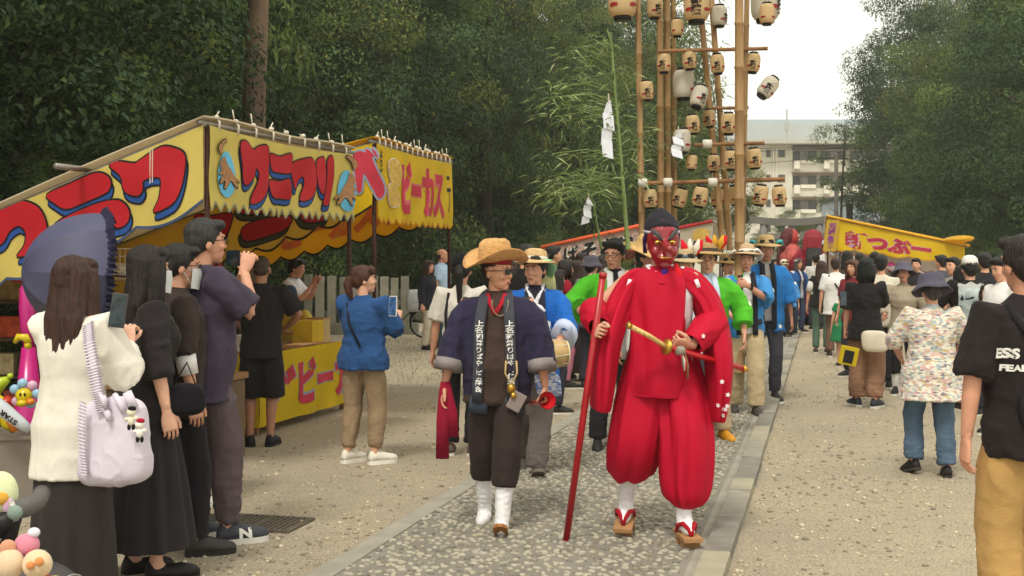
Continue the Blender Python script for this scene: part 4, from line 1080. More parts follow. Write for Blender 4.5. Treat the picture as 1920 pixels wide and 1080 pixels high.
def stall(label, A, B, depth, drop, hf, hs, cols, name="festival_stall", back_z=None, side=-1, roof_over=.06, wave=.016, teeth=False, nsc=7, pole_m=rust_m, sag=.0, near_taper=.0):
    """A: near top front corner, B: far top front corner; the roof falls away from the path"""
    A, B = Vector(A), Vector(B); z = (A.z+B.z)/2; eu = (B-A); eu.z = 0; L = eu.length; eu.normalize(); en = Vector((-eu.y, eu.x, 0))*(1 if side < 0 else -1)
    Ag = Vector((A.x,A.y,0)); e = empty(name, Ag, 0, label, "stall"); S = Per(); S.e, S.eu, S.en, S.L, S.A = e, eu, en, L, Vector((A.x,A.y,z))
    W_ = lambda p: p - Ag
    S.A0 = W_(S.A); sl = (en*depth + Vector((0,0,-drop))); sln = sl.normalized(); S.sln = sln; S.depth = depth
    up_n = Vector((0,0,1)); V = []; n = 14
    for sd in (0,1):
        for i in range(n+1):
            for j in range(n+1):
                u, v = i/n, j/n; p = S.A0 - eu*roof_over + eu*(L+2*roof_over)*u + sl*(v*1.02-.01) + Vector((0,0,.035 - .03*math.sin(PI*u)*math.sin(PI*v)*1.2 + .012*math.sin(9*u+5*v) - .012*sd)); V.append(p)
    m_ = (n+1)**2; Fc = []
    for i in range(n):
        for j in range(n): a = i*(n+1)+j; b_ = a+n+1; Fc += [(a,b_,b_+1,a+1),(m_+a,m_+a+1,m_+b_+1,m_+b_)]
    for i in range(n):
        for a, b_ in ((i*(n+1),(i+1)*(n+1)),(i*(n+1)+n,(i+1)*(n+1)+n)): Fc.append((a,b_,m_+b_,m_+a))
        for a, b_ in ((i,i+1),(n*(n+1)+i,n*(n+1)+i+1)): Fc.append((a,b_,m_+b_,m_+a))
    obj("roof", MB().add(V, Fc), cols['roof'], e, True)
    for k, (fu, fv) in enumerate(((.01,.0),(1.0,.0),(.01,.97),(.99,.97))):
        b = MB(); top = S.A0 + eu*L*fu + sl*fv; b.tube([Vector((top.x,top.y,0)), top - Vector((0,0,.02))], .019, 8); obj("pole", b, pole_m, e, True)
    b = MB(); b.tube([S.A0 - eu*.05 + Vector((0,0,.0))+en*.02, S.A0 + eu*(L+.12)+en*.02], .022, 10); obj("pipe", b, pipe_m, e, True)
    for f in (.0,1.0):
        b = MB(); b.tube([S.A0+eu*L*f - sln*.0 + Vector((0,0,-.012)), S.A0+eu*L*f+sl*1.0+Vector((0,0,-.012))], .018, 8); obj("rafter", b, pipe_m, e, True)
    b = MB(); b.tube([S.A0+sl*.98-eu*.1, S.A0+sl*.98+eu*(L+.1)], .02, 8); obj("pipe", b, pipe_m, e, True)
    nf = -en; S.front = Banner(S.A0 + nf*.03 + Vector((0,0,-.02)), eu, (0,0,-1), nf, L, hf, wave, .07 if teeth else .05, nsc*2 if teeth else nsc, teeth, sag, 1)
    S.front_o = S.front.sheet("front_banner", cols['front'], e, hem=cols.get('hem'))
    d2 = Vector((0,0,-1)); 
    S.near = Banner(S.A0 - eu*.03 + Vector((0,0,-.02)), sln, d2, -eu, depth, hs, wave, .07, 5, False, 0, 2); S.near.taper = near_taper; S.near_o = S.near.sheet("side_banner", cols['side'], e, hem=cols.get('hem2', cols.get('hem')))
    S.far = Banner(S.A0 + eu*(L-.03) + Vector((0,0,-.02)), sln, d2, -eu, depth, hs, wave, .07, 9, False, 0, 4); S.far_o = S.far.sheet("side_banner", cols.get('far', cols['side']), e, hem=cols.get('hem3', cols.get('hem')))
    for bn in (S.front, S.near, S.far): bn.off = Ag
    # rope ties along the top pipe
    for k in range(cols.get('ties', 8)):
        f = (k+.5)/cols.get('ties', 8); p = S.A0 + eu*L*f; b = MB()
        b.tube([p+nf*.03+Vector((0,0,-.05)), p+nf*.035+Vector((0,0,.02)), p+Vector((0,0,.045)), p+en*.05+Vector((0,0,.02)), p+en*.02+Vector((0,0,-.03))], .0085, 6)
        b.ell(p+nf*.01+Vector((.01*math.sin(k*3),0,.05)), (.022,.022,.018), 7, 5); b.tube([p+Vector((0,0,.05)), p+eu*.05*math.cos(k*2.1)+Vector((0,0,.10+.04*math.sin(k)))],.005,5); obj("rope_tie", b, rope_m, e, True)
    return S
# banners live in the stall's own coordinates: shift the pixel ray helper accordingly
_px0 = Banner.px
def _px(s, px, py):
    P0 = s.P0; s.P0 = P0 + s.off
    try: return _px0(s, px, py)
    finally: s.P0 = P0
Banner.px = _px
hemB = (.018, BLK); hemBl = (.018, mat("hem_blue","3b4b6b",bump=0))
# --- stall 1: crocodile fishing
z1 = lambda pl, ox, oy, k: [(ox + x/k, oy + y/k) for x, y in pl]
S1 = stall("pale yellow crocodile fishing stall with big red and blue lettering", at(385,230,8.2), at(655,285,10.4), 2.9, .97, .60, .60,
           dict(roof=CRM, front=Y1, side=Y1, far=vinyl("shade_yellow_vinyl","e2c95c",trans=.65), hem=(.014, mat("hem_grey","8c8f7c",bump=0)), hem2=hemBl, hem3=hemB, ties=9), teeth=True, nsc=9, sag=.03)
k1 = 2.454
S1.near.polys([z1(pl,0,200,k1) for pl in (
    [(512,275),(535,252),(620,262),(645,250),(740,188),(800,190),(850,220),(852,300),(835,390),(800,450),(715,485),(740,420),(745,335),(715,325),(690,330),(665,345),(664,380),(645,408),(605,405),(575,380),(560,320)],
    [(220,405),(330,352),(435,308),(485,312),(512,340),(505,380),(480,400),(390,440),(310,470),(255,445)],
    [(258,540),(420,455),(530,430),(580,450),(598,495),(575,545),(500,570),(400,600),(300,640),(275,600)],
    [(-60,560),(-20,500),(40,452),(110,435),(180,465),(215,540),(212,600),(180,660),(85,690),(112,640),(120,580),(92,548),(50,575),(20,628),(-30,640)])],
    "lettering", S1.near_o, RED, BLK, BLU, shift=(-.012,.055), g=.014)
k3 = 2.7
S1.front.polys([z1(pl,360,220,k3) for pl in (
    [(240,120),(270,110),(300,150),(335,130),(380,135),(386,250),(375,340),(342,412),(292,425),(322,330),(330,275),(312,245),(305,290),(278,330),(252,320),(248,230)],
    [(392,170),(440,182),(502,168),(500,235),(490,268),(420,262),(400,240)],
    [(386,310),(440,312),(492,300),(506,370),(500,402),(450,400),(398,390)],
    [(497,225),(560,195),(610,200),(620,300),(600,395),(547,408),(570,330),(562,285),(540,310),(525,350),(506,290)],
    [(625,215),(650,190),(664,200),(668,300),(652,378),(628,340)], [(676,210),(692,185),(706,205),(708,330),(690,428),(652,430),(668,350),(676,280)])],
    "lettering", S1.front_o, RED, BLK, BLU, shift=(-.006,.045), g=.012)
for cx_, cy_, fl in ((165,285,1),(775,370,-1)):
    S1.front.polys([z1([(cx_+42*math.cos(t), cy_+(118 if fl > 0 else 105)*math.sin(t)) for t in [i*PI/7 for i in range(14)]],360,220,k3)], "print_oval", S1.front_o, SKYB)
    cr_ = [(-45,-70),(-18,-115),(-2,-70),(22,-30),(40,10),(66,38),(62,52),(40,36),(56,80),(40,78),(18,40),(2,62),(-10,90),(-20,85),(-14,40),(-34,60),(-42,50),(-30,5),(-48,0),(-36,-30)]
    S1.front.polys([z1([(cx_+fl*x*.85, cy_+y*.8) for x,y in cr_],360,220,k3)], "print_crocodile", S1.front_o, BRN, BLK, off=.012, g=.007)
    S1.front.polys([z1([(cx_+fl*x, cy_-110+y) for x,y in ((-48,-20),(-40,-45),(-10,-70),(0,-60),(-22,-35),(-34,10))],360,220,k3)], "print_tail", S1.front_o, BRN, BLK, off=.012, g=.006)
S1.far.polys([z1(pl,360,220,k3) for pl in ([(15,492),(100,500),(205,486),(200,545),(170,600),(110,595),(60,560)],[(262,560),(350,520),(494,500),(480,560),(400,595),(300,625),(262,610)],[(240,440),(320,430),(402,438),(390,475),(300,490),(250,480)],[(520,440),(600,440),(690,455),(680,510),(620,530),(560,520)],[(100,660),(165,650),(150,700),(110,720)])],
    "lettering", S1.far_o, RED, BLK, OLV, shift=(.03,.045), g=.013)
# side roof pipe poking out and strings
b = MB(); p = S1.A0 + S1.sln*1.05 - S1.eu*.02; b.tube([p-S1.eu*.30+Vector((0,0,.03)), p+S1.eu*.1+Vector((0,0,.03))], .022, 10); obj("pipe", b, pipe_m, S1.e, True)
for k in range(2):
    b = MB(); q = S1.near.pt(.42+.02*k, .02, .016); b.tube([q, q+Vector((0,0,-.24))], .004, 5); obj("string", b, rope_m, S1.e)
# --- stall 2: baby castella
S2 = stall("bright yellow baby castella stall behind the crocodile stall", at(700,262,10.98), at(842,305,13.2), 2.7, .62, .74, .66,
           dict(roof=Y4, front=Y2, side=Y2, far=vinyl("deep_yellow_vinyl","ecc63a",trans=.65), hem=(.016, mat("hem_orange","c98a1e",bump=0)), hem2=hemB, hem3=hemB, ties=15), nsc=14, sag=.02)
S2.near.polys([z1(pl,360,220,k3) for pl in ([(812,200),(850,172),(905,195),(940,270),(975,350),(972,395),(945,408),(905,340),(872,285),(862,370),(842,375),(828,290)],[(880,168),(896,165),(925,195),(905,205)],[(915,160),(930,170),(945,200),(930,195)])], "lettering", S2.near_o, mat("print_rose","b93446",bump=0), GRYB, g=.02)
S2.front.text("よりどり", .10, .22, .09, .34, BLK, S2.front_o, .03, True)
S2.front.polys([z1(pl,360,220,k3) for pl in ([(990,230),(1020,205),(1055,260),(1045,330),(1010,350),(992,300)],[(985,340),(1030,350),(1050,430),(1010,450),(985,420)])], "print_animal", S2.front_o, GLD, WHT, off=.006, g=.008)
S2.front.text("ビーカス", S2.L*.58, .36, S2.L*.58, .56, mat("print_rose","b93446",bump=0), S2.front_o, .045, False, PNK, .045)
S2.front.text("テ", S2.L*.94, .36, .12, .42, BLK, S2.front_o, .0)
S2.far.text("ビーカステラ", 1.15, .34, 1.9, .40, ORG, S2.far_o, .06, flip=True, outline=mat("print_peach","d9a05f",bump=0), og=.03)
# counter with yellow cloth
c0 = st(0,0); Cn = Vector((gx(652,12.55),12.55,0)); 
cnt_ = empty("stall_counter", Cn + (-S2.eu)*1.0, math.atan2(S2.eu.y, S2.eu.x), "food counter under a yellow printed cloth beside the woman in the blue top", "counter")
wood = mat("counter_wood","8d6a48",rough=.75,var=.2,scale=8,stretch=(.3,1,1),bump=.2); cardb = mat("cardboard","b08a5c",rough=.9,var=.1,scale=8,bump=.1)
b = MB(); b.box((0,.40,.70),(2.1,.80,.03)); obj("tabletop", b, wood, cnt_, bevel=.004)
for sx_ in (-.98,.98):
    for sy_ in (.06,.74): b = MB(); b.box((sx_,sy_,.345),(.04,.04,.68)); obj("leg", b, wood, cnt_)
cb = Banner((-1.06,-.012,.74),(1,0,0),(0,0,-1),(0,-1,0),2.12,.66,.014,.0,6,False,0,3); cb.off = Vector((0,0,0)); co = cb.sheet("cloth", Y2, cnt_, 50, 8)
cb2 = Banner((-1.06,.80,.74),(0,-1,0),(0,0,-1),(-1,0,0),.81,.66,.012,.0,3,False,0,5); cb2.off = Vector((0,0,0)); cb2.sheet("cloth", Y2, cnt_, 24, 8)
cb.text("ベビーカ", 1.18, .33, 1.75, .46, mat("print_rose","b93446",bump=0), co, .05, outline=GRYB, og=.035)
def thing_box(name, label, cat, loc, rz, size, m, lid=None, group=None):
    e = empty(name, loc, rz, label, cat, group); b = MB(); b.box((0,0,size[2]/2), size); obj("box", b, m, e, bevel=.004)
    if lid: b = MB(); b.box((0,0,size[2]+.006),(size[0]*1.03,size[1]*1.03,.012)); obj("lid", b, lid, e, bevel=.003)
    return e
cw = lambda x, y, z: cnt_.matrix_basis @ Vector((x,y,z))
cnt_.matrix_basis = Matrix.Translation(cnt_.location) @ Matrix.Rotation(cnt_.rotation_euler.z,4,'Z'); rzc = cnt_.rotation_euler.z
thing_box("yellow_box","yellow box standing on the food counter","box",cw(.55,.25,.718),rzc,(.28,.22,.24),mat("box_yellow","cfae2c",bump=.1),mat("lid_y","d8bd4a",bump=0))
thing_box("cream_box","cream carton next to the yellow box on the food counter","box",cw(.86,.28,.718),rzc,(.18,.2,.25),mat("box_cream","c3ab78",bump=.1),cardb)
thing_box("tray","flat wooden tray lying on the food counter","tray",cw(.0,.17,.718),rzc+.06,(.62,.24,.022),wood)
thing_box("cardboard_sheet","brown cardboard sheet lying at the front of the food counter","cardboard",cw(.25,.14,.742),rzc-.05,(.55,.2,.012),cardb)
thing_box("foam_box","white foam box at the left end of the food counter","box",cw(-.45,.35,.718),rzc,(.3,.3,.16),mat("foam","d8d6cf",bump=.1))
# --- stall 3: orange roofed, black swirly lettering
OR3 = vinyl("orange_roof","d8643a"); PAT = mat("patterned_cloth","8f6a5c",rough=.7,var=.5,scale=14,bump=.05,col2="b9a69a")
S3 = stall("orange roofed stall with white edged black lettering behind the green jacket man", at(1216,418,31), at(1262,434,38), 2.9, .62, .6, .62, dict(roof=OR3, front=PAT, side=PAT, hem=(.03, OR3), ties=4))
for k,(tx_,cx_) in enumerate((("や",.62),("き",1.12),("そ",1.62),("ば",2.12))): S3.near.text(tx_, cx_, .35, .42, .46, BLK, S3.near_o, .05, outline=WHT, og=.05, skew=.0, flip=True)
b = MB(); q0 = S3.A0-S3.eu*.06; b.tube([q0, q0+S3.sln*2.95],.05,8); obj("roof_edge", b, mat("orange_pipe","dd5f35",bump=0), S3.e, True)
S5 = stall("cream stall with a red roof edge behind the straw hats", at(1336,417,38), at(1352,425,44), 2.6, .5, .6, .9, dict(roof=CRM, front=CRM, side=vinyl("cream_panel","d8ceb8"), hem=(.03,RED), ties=3), pole_m=mat("white_pole","d2cec4",bump=0))
S5.near.polys([[(1298,440),(1310,428),(1330,432),(1326,446),(1305,452)]], "print_picture", S5.near_o, GLD, None); S5.near.text("の", .5, .6, .3, .3, mat("print_navy","26304f",bump=0), S5.near_o, .06, flip=True)
b = MB(); q0 = S5.A0-S5.eu*.06+Vector((0,0,.02)); b.tube([q0, q0+S5.sln*2.65],.05,8); obj("roof_edge", b, RED, S5.e, True)
# --- stall 4 (right)
S4 = stall("yellow and crimson stall on the right of the path behind the crowd", at(1552,407,24.5), at(1549,418,28), 2.75, .62, .62, .66, dict(roof=Y4, front=Y4, side=Y2, far=vinyl("white_vinyl","d9d6d0"), hem=(.03,Y4), hem3=(.02,CRI), ties=5), side=1, near_taper=.42)
S4.near.text("新つぶー", 1.22, .29, 1.75, .36, CRI, S4.near_o, .06, outline=mat("print_mauve","b88aa8",bump=0), og=.03, skew=-.075)
nb = Banner(S4.A0 + S4.en*(-.02) - S4.eu*.10 + Vector((0,0,-.06)), S4.en, (-.13,0,-1), -S4.eu, .26, .66, .006, .02, 2); nb.off = Vector((S4.A.x,S4.A.y,0)); no_ = nb.sheet("corner_banner", vinyl("gold_vinyl","d9b84a"), S4.e, 12, 8); nb.text("元祖名物", .13, .33, .15, .52, PUR, no_, .05, True)
b = MB(); q0 = S4.A0+Vector((0,0,.02)); b.tube([q0-S4.eu*.05, q0+S4.sln*2.85-S4.eu*.05],.03,8); obj("roof_edge", b, mat("gold_edge","d9a32c",bump=0), S4.e, True)
b = MB(); V,Fc = ellipsoid(S4.A0+S4.sln*2.62+Vector((0,0,.10)),(.28,.5,.08),12,8,Matrix.Rotation(-.1,3,'Y')); b.add(V,Fc); obj("rolled_flap", b, Y4, S4.e, True)
S6 = stall("white stall with pink lettering behind the yellow and crimson stall", at(1585,452,29), at(1580,456,32), 2.4, .42, .5, .55, dict(roof=mat("white_roof","cfcdc8",bump=0), front=vinyl("white_vinyl","d9d6d0"), side=vinyl("white_vinyl","d9d6d0"), hem=(.02,CRI), ties=3), side=1)
S6.near.text("まつり", 1.0, .28, 1.5, .34, MAG, S6.near_o, .05, outline=mat("print_lilac","c9a5c4",bump=0), og=.04)
# ---- goods under the crocodile stall
gw = lambda x, d, z: S1.A + S1.eu*x + S1.en*d + Vector((0,0,z-S1.A.z))
rz1 = math.atan2(S1.eu.y, S1.eu.x)
tb = empty("game_table", gw(.72,.8,0), rz1, "low dark wooden game table under the crocodile stall", "table"); b = MB(); b.box((0,0,.66),(1.1,.8,.05)); obj("tabletop", b, wood, tb, bevel=.005)
b = MB(); b.box((0,-.0,.32),(1.05,.76,.62)); obj("apron", b, mat("board_brown","6d5a47",rough=.8,var=.2,scale=5,bump=.2), tb)
sh = empty("prize_shelf", at(8,600,9.6)*1, 0, "dark wooden prize shelf at the left edge under the stall roof", "shelf"); sh.location.z = 0; sh.location.x -= .1
for k in range(5): b = MB(); b.box((0,0,.35+.30*k),(.85,.35,.025)); obj("shelf_board", b, mat("dark_wood","4a3a2d",rough=.8,var=.2,scale=6,bump=.2), sh)
for sx_ in (-.42,.42): b = MB(); b.box((sx_,0,.85),(.04,.36,1.7)); obj("upright", b, mat("dark_wood","4a3a2d"), sh)
rr_ = random.Random(3)
for k,(x_,z_,c,lb) in enumerate(((.18,.965,"a8462e","red prize carton on the upper shelf under the stall"),(.10,.665,"9d8f6c","tan prize carton on the middle shelf under the stall"),(.28,.365,"8c3d33","dark red prize carton on the lowest shelf under the stall"),(.2,1.265,"8a7a58","olive prize carton on the top shelf under the stall"))):
    thing_box("prize_box", lb, "box", sh.location+Vector((x_,-.03,z_)), 0, (.26,.2,.17), mat("prize_"+c,c,var=.35,scale=14,bump=0))
thing_box("red_crate","red crate hanging high under the crocodile stall","crate",gw(.35,1.55,1.42),rz1,(.5,.35,.34),mat("crate_red","a5221f",var=.2,bump=.05))
cg = empty("wire_cage", gw(.75,1.35,1.44), rz1, "small wire cage of prizes high under the crocodile stall", "cage"); b = MB()
for i in range(7): b.tube([(-.2+.066*i,-.15,0),(-.2+.066*i,-.15,.24)],.004,5)
for i in range(5): b.tube([(-.2,-.15,.06*i),(.2,-.15,.06*i)],.004,5)
obj("wire", b, rope_m, cg); b = MB(); b.box((0,0,-.01),(.42,.32,.02)); obj("base", b, wood, cg)
for k,(dx_,c) in enumerate(((-.1,"c7a52d"),(.08,"cfc9c0"))): 
    e = empty("toy_ball", gw(.75+dx_,1.3,1.455+.055), 0, ("yellow" if k == 0 else "white")+" toy ball inside the small wire cage", "ball"); b = MB(); b.ell((0,0,0),(.055,.055,.055)); obj("ball", b, mat("toy_"+c,c,bump=0), e, True); b = MB(); b.lathe([(.012,.05),(.012,.06),(0,.062)],8); obj("valve", b, wood, e)
def balloons(label, loc, cols, seed, n=7, size=.1):
    e = empty("foil_tassel", loc, 0, label, "decoration"); r = random.Random(seed)
    for k in range(n):
        b = MB(); a = k*6.28/n; b.tube([(0,0,0),(.05*math.cos(a),.05*math.sin(a),-.08),(.09*math.cos(a)+.02,.07*math.sin(a),-.22),(.10*math.cos(a),.08*math.sin(a),-.34)],[(.012,.006),(.03,.012),(.035,.012),(.012,.006)],8); obj("streamer", b, mat("foil_"+cols[k%len(cols)],cols[k%len(cols)],rough=.25,metal=.4,bump=.2,bscale=30), e, True)
    return e
balloons("shiny teal and yellow foil tassel hanging under the crocodile stall", at(432,512,9.3), ["2b8f93","d2b63a","7fc6c4"], 1)
balloons("dark red foil tassel hanging under the crocodile stall", at(395,470,9.6), ["7d2a24","b08a4a"], 2, 5)
# ------------------------------------------------------------------ people: helpers for festival clothes
def front_pt(P, x, z, loose=1.0, off=.0, back=False):
    T = TORSO_F if P.fem else TORSO_M; zs = [t[0] for t in T]
    a = np.interp(z, zs, [t[1] for t in T])*P.wd; c = np.interp(z, zs, [t[2] for t in T]); y = np.interp(z, zs, [t[3] for t in T])
    L = 1 + (loose-1)*max(0, min(1, (1.40-z)/.12)); a *= L; c *= L; f = math.sqrt(max(.05, 1-min(.95,(x/a)**2)))
    return P.up((x, y - c*f - off if not back else y + c*f + off, z))
def collar_bands(P, col, w0=.055, w1=.085, z0=1.43, z1=.86, loose=1.0, text=None, tcol="e6e4e0", wd=.030, tz=(1.30,.90), both=True, off=.012):
    out = []
    for sd in (-1,1):
        pts = [P.up((sd*.048,.06,1.478)), P.up((sd*.062,.0,1.465))] + [front_pt(P, sd*np.interp(z,[z1,1.3,1.43],[w1,(w0+w1)/2,w0]), z, loose, off) for z in np.linspace(z0, z1, 9)]
        o = ribbon(P, pts, wd, cloth(col), "collar_band", .008, (1,0,0)); out.append(o)
        if text and (both or sd == 1):
            bm = fit_bm(text_bm(text, 1, .02, True), wd*1.7, tz[0]-tz[1])
            bm = grid_cut(bm, .04); cz = (tz[0]+tz[1])/2
            def fn(x, y):
                z = cz + y; return front_pt(P, sd*np.interp(z,[z1,1.3,1.43],[w1,(w0+w1)/2,w0]) + x, z, loose, off+.012)*P.s
            map_bm(bm, fn, "lettering", mat("ink_"+tcol, tcol, bump=0), o)
    return out
def dots(P, obj_, n, col, r=.018, seed=1, name="print_crest", region=None):
    """small round crests scattered on a garment"""
    me = obj_.data; rr = random.Random(seed)
    for k in range(n):
        for _ in range(60):
            f = me.polygons[rr.randrange(len(me.polygons))]; c = f.center; nn = f.normal
            if (region is None or region(c/P.s, nn)): break
        t1 = nn.orthogonal().normalized(); t2 = nn.cross(t1); m = 10; q = MB()
        V = [c+nn*.004] + [c + nn*.004 + (t1*math.cos(2*PI*i/m)+t2*math.sin(2*PI*i/m))*r*P.s*(1+.25*math.cos(5*2*PI*i/m)) for i in range(m)]
        q.add(V, [(0,1+i,1+(i+1)%m) for i in range(m)]); obj(name, q, mat("ink_"+col, col, bump=0), obj_)
def bag(name, label, loc, rz, size, m, strap_pts=None, cat="bag", strap_w=.012, group=None, flap=True):
    e = empty(name, loc, rz, label, cat, group); b = MB(); x, y, z = size
    V, Fc = ellipsoid((0,0,0),(1,1,1),18,12); V = [Vector((math.copysign(abs(v.x)**.5,v.x)*x/2, math.copysign(abs(v.y)**.7,v.y)*y/2, math.copysign(abs(v.z)**.55,v.z)*z/2)) for v in V]
    V = [v + Vector((.01*math.sin(9*v.z),.012*math.sin(11*v.x+5*v.z),.0)) for v in V]; b.add(V, Fc); obj("pouch", b, m, e, True)
    if flap: b = MB(); b.box((0,-y*.42,z*.2),(x*.8,.01,z*.06)); obj("zip", b, mat("zip_dark","2a2826",bump=0), e)
    if strap_pts:
        Mi = (Matrix.Translation(loc) @ Matrix.Rotation(rz,4,'Z')).inverted(); b = MB(); b.tube([Mi @ Vector(p) for p in strap_pts], (strap_w,.004), 8); obj("strap", b, m, e, True)
    return e
Wd = lambda P, p: P.M @ (Vector(p)*P.s)          # unscaled body coordinates -> world
BLACK, DK = "1d1a1a", "2a2625"
# ================================================================== the procession, front to back
# --- masked figure in red
T = person("person in a red goblin mask and red robe walking on tall wooden sandals", 1240, 6.66, 1.70, 2, lod=0, hair=None, face=False, z0=.088, skin_c="b98a72",
    aR=dict(t=(-.375,-.215,1.115), pole=(-.6,.6,-.3), pose='grip', thumb=(.25,-.3,1), dir=(-.25,-1,.05)), aL=dict(t=(.13,-.20,1.03), pole=(1,.2,-.5), pose='grip', thumb=(-.4,-.6,.6), dir=(-1,-.35,.15)),
    feet=dict(R=(-.19,.10,.03,-14,14), L=(.105,-.18,0,4,0)), socks=("e4e2e4",.62), hp=6)
REDC = mat("red_silk","b00f2d",rough=.66,var=.06,scale=5,bump=.2,bscale=120,spec=.12,wrinkle=.35)
for sd in (-1,1):
    hip, kn, an, fm, fp = T.legs[sd]; e = an.lerp(kn,.36 if sd < 0 else .13); x0 = hip.x*1.02
    V, Fc = pleat_tube([((x0*.55,.01,1.0),.12,.12),((x0*.80,.01,.86),.140,.135),(hip.lerp(kn,.45)+Vector((0,.01,0)),.146,.140),(kn+Vector((.010*sd,.0,0)),.146,.138),(kn.lerp(e,.55)+Vector((.010*sd,.0,0)),.142,.134),(e+Vector((.006*sd,0,.045)),.118,.112),(e+Vector((0,0,-.012)),.058,.058)], 7, .021, 3+sd, drift=.9, fade=(.05,.10))
    add_part(T,"hakama",MB().add(V,Fc),REDC)
V, Fc = pleat_tube([((-.03,.015,.98),.15,.12),((-.035,.02,.75),.15,.115),((-.035,.02,.55),.12,.10),((-.035,.02,.45),.05,.05)], 6, .012, 9, drift=.3); add_part(T,"hakama_fold",MB().add(V,Fc),REDC)
b = MB()   # white under-robe
b.tube([(0,.01,z) for z in (.88,1.0,1.15,1.3,1.40,1.45)],[(.185,.13),(.178,.128),(.178,.13),(.19,.13),(.15,.10),(.075,.065)],22,ref=(1,0,0))
rem_part(T, "under_robe", b, cloth("dcd9dd"), fold=.004)
# outer robe: front cloth hanging over, shoulders
V, Fc = pleat_tube([((0,.015,1.462),.088,.070),((-.0,.012,1.425),.140,.094),((-.005,.005,1.375),.190,.122),((-.01,-.005,1.28),.186,.140),((-.01,-.015,1.15),.172,.150),((-.012,-.03,1.02),.168,.156),((-.02,-.042,.90),.176,.164),((-.03,-.05,.81),.182,.168),((-.035,-.052,.735),.178,.160)], 7, .024, 21, n=168, rows=66, drift=.9, fade=(.30,.02))
V = np.array(V); lim = .105+.09*(V[:,2]-1.0); hole = (V[:,0] > lim) & (V[:,2] < 1.34); V[hole,0] = lim[hole]+.004          # open at his left side: the white robe shows
robe = add_part(T,"robe",MB().add(V,Fc),REDC)
# sleeves hang as deep bags from the forearms
def deep_sleeve(P, sd, path, fore, seed):
    V, Fc = pleat_tube(path, 6, .018, seed, n=120, rows=50, drift=.7, fade=(.2,.03)); b = MB().add(V,Fc)
    if fore: V, Fc = pleat_tube([(p,r,r) for p,r in fore], 5, .007, seed+2, n=60, rows=18, drift=1.5, fade=(.1,.1)); b.add(V,Fc)
    return add_part(P,"sleeve",b,REDC)
slR = deep_sleeve(T,-1,[((-.09,.012,1.395),.06,.07),((-.155,.01,1.375),.07,.075),((-.225,-.01,1.28),.072,.10),((-.285,-.05,1.13),.070,.15),((-.325,-.09,.98),.066,.185),((-.345,-.11,.80),.058,.185),((-.355,-.11,.67),.048,.16)],[(T.arms[-1][1],.085),(T.arms[-1][1].lerp(T.arms[-1][2],.5),.08),(T.arms[-1][1].lerp(T.arms[-1][2],.86),.062)],31)
slL = deep_sleeve(T,1,[((.09,.012,1.395),.06,.07),((.155,.01,1.375),.07,.075),((.245,.0,1.27),.074,.10),((.30,-.02,1.10),.076,.13),((.318,-.05,.92),.072,.16),((.312,-.06,.73),.062,.15),((.30,-.06,.60),.044,.12)],[(T.arms[1][1],.085),(T.arms[1][1].lerp(T.arms[1][2],.5),.085),(T.arms[1][1].lerp(T.arms[1][2],.97),.066)],41)
dots(T, slL, 9, "e9d9dc", .012, 4, region=lambda c,n: c.z < .92 and n.y < -.5); 
b = MB(); b.tube([(-.075,-.005,1.47),(-.045,-.075,1.43),(-.02,-.10,1.385)],[(.022,.006)]*3,8,ref=(1,0,0)); b.tube([(.075,-.005,1.47),(.050,-.075,1.43),(.02,-.10,1.385)],[(.022,.006)]*3,8,ref=(1,0,0)); add_part(T,"collar",b,cloth("e2e0e2"))
b = MB(); b.tube([(-.09,-.085,1.375),(0,-.115,1.368),(.09,-.085,1.375)],[.013]*3,10); add_part(T,"neck_seam",b,REDC)
for sd in (-1,1): b = MB(); b.tube([(sd*.185,-.065,1.39),(sd*.20,-.075,1.345)],[(.012,.004)]*2,8,ref=(1,0,0)); add_part(T,"shoulder_tie",b,cloth("e6dfe2"))
# mask
def hp_(P, name, mb, m, parent=None):
    mb.v = [tuple((P.hc + P.headR @ Vector(v))*P.s) for v in mb.v]; return obj(name, mb, m, parent or P.root, True)
b = MB(); b.ell((0,-.045,.03),(.092,.075,.125)); b.ell((0,-.06,-.055),(.070,.062,.065)); b.ell((.045,-.085,-.03),(.034,.034,.034)); b.ell((-.045,-.085,-.03),(.034,.034,.034)); b.ell((0,-.09,-.105),(.030,.026,.022))
b.ell((.038,-.105,.045),(.040,.022,.016),M=Matrix.Rotation(-.5,3,'Y')); b.ell((-.038,-.105,.045),(.040,.022,.016),M=Matrix.Rotation(.5,3,'Y')); b.tube([(0,-.09,.035),(0,-.14,.012),(0,-.22,.002),(0,-.265,.0)],[.018,.024,.022,.019],14); b.ell((0,-.268,0),(.019,.016,.019)); b.ell((0,-.112,-.062),(.042,.018,.022))
V,Q = remesh(*b.arr(), .0045, 3); V = xf(V, T.headR, T.hc); mask = link("mask", mesh_from_numpy(V*T.s,Q,"mask",[mat("lacquer_red","8e1420",rough=.28,var=.12,scale=9,bump=.05,bscale=20,spec=.5,coat=.4)]), T.root)
for s in (1,-1):
    b = MB(); b.ell((.040*s,-.118,.026),(.019,.012,.011)); hp_(T,"mask_eye",b,mat("gold_leaf","d8b04a",rough=.3,metal=.7,bump=0),mask)
    b = MB(); b.ell((.037*s,-.129,.024),(.006,.005,.0065)); hp_(T,"mask_pupil",b,mat("iris","120c09"),mask)
    b = MB(); b.tube([(.018*s,-.128,.040),(.045*s,-.118,.064),(.066*s,-.098,.088),(.072*s,-.088,.095)],[(.006,.008),(.018,.010),(.016,.009),(.004,.005)],10,ref=(0,0,1)); hp_(T,"mask_eyebrow",b,mat("brow_grey","4c4a4a",rough=.7,bump=.3),mask)
b = MB(); b.ell((0,-.128,-.060),(.030,.008,.0055)); hp_(T,"mask_teeth",b,mat("gold_leaf","d8b04a"),mask)
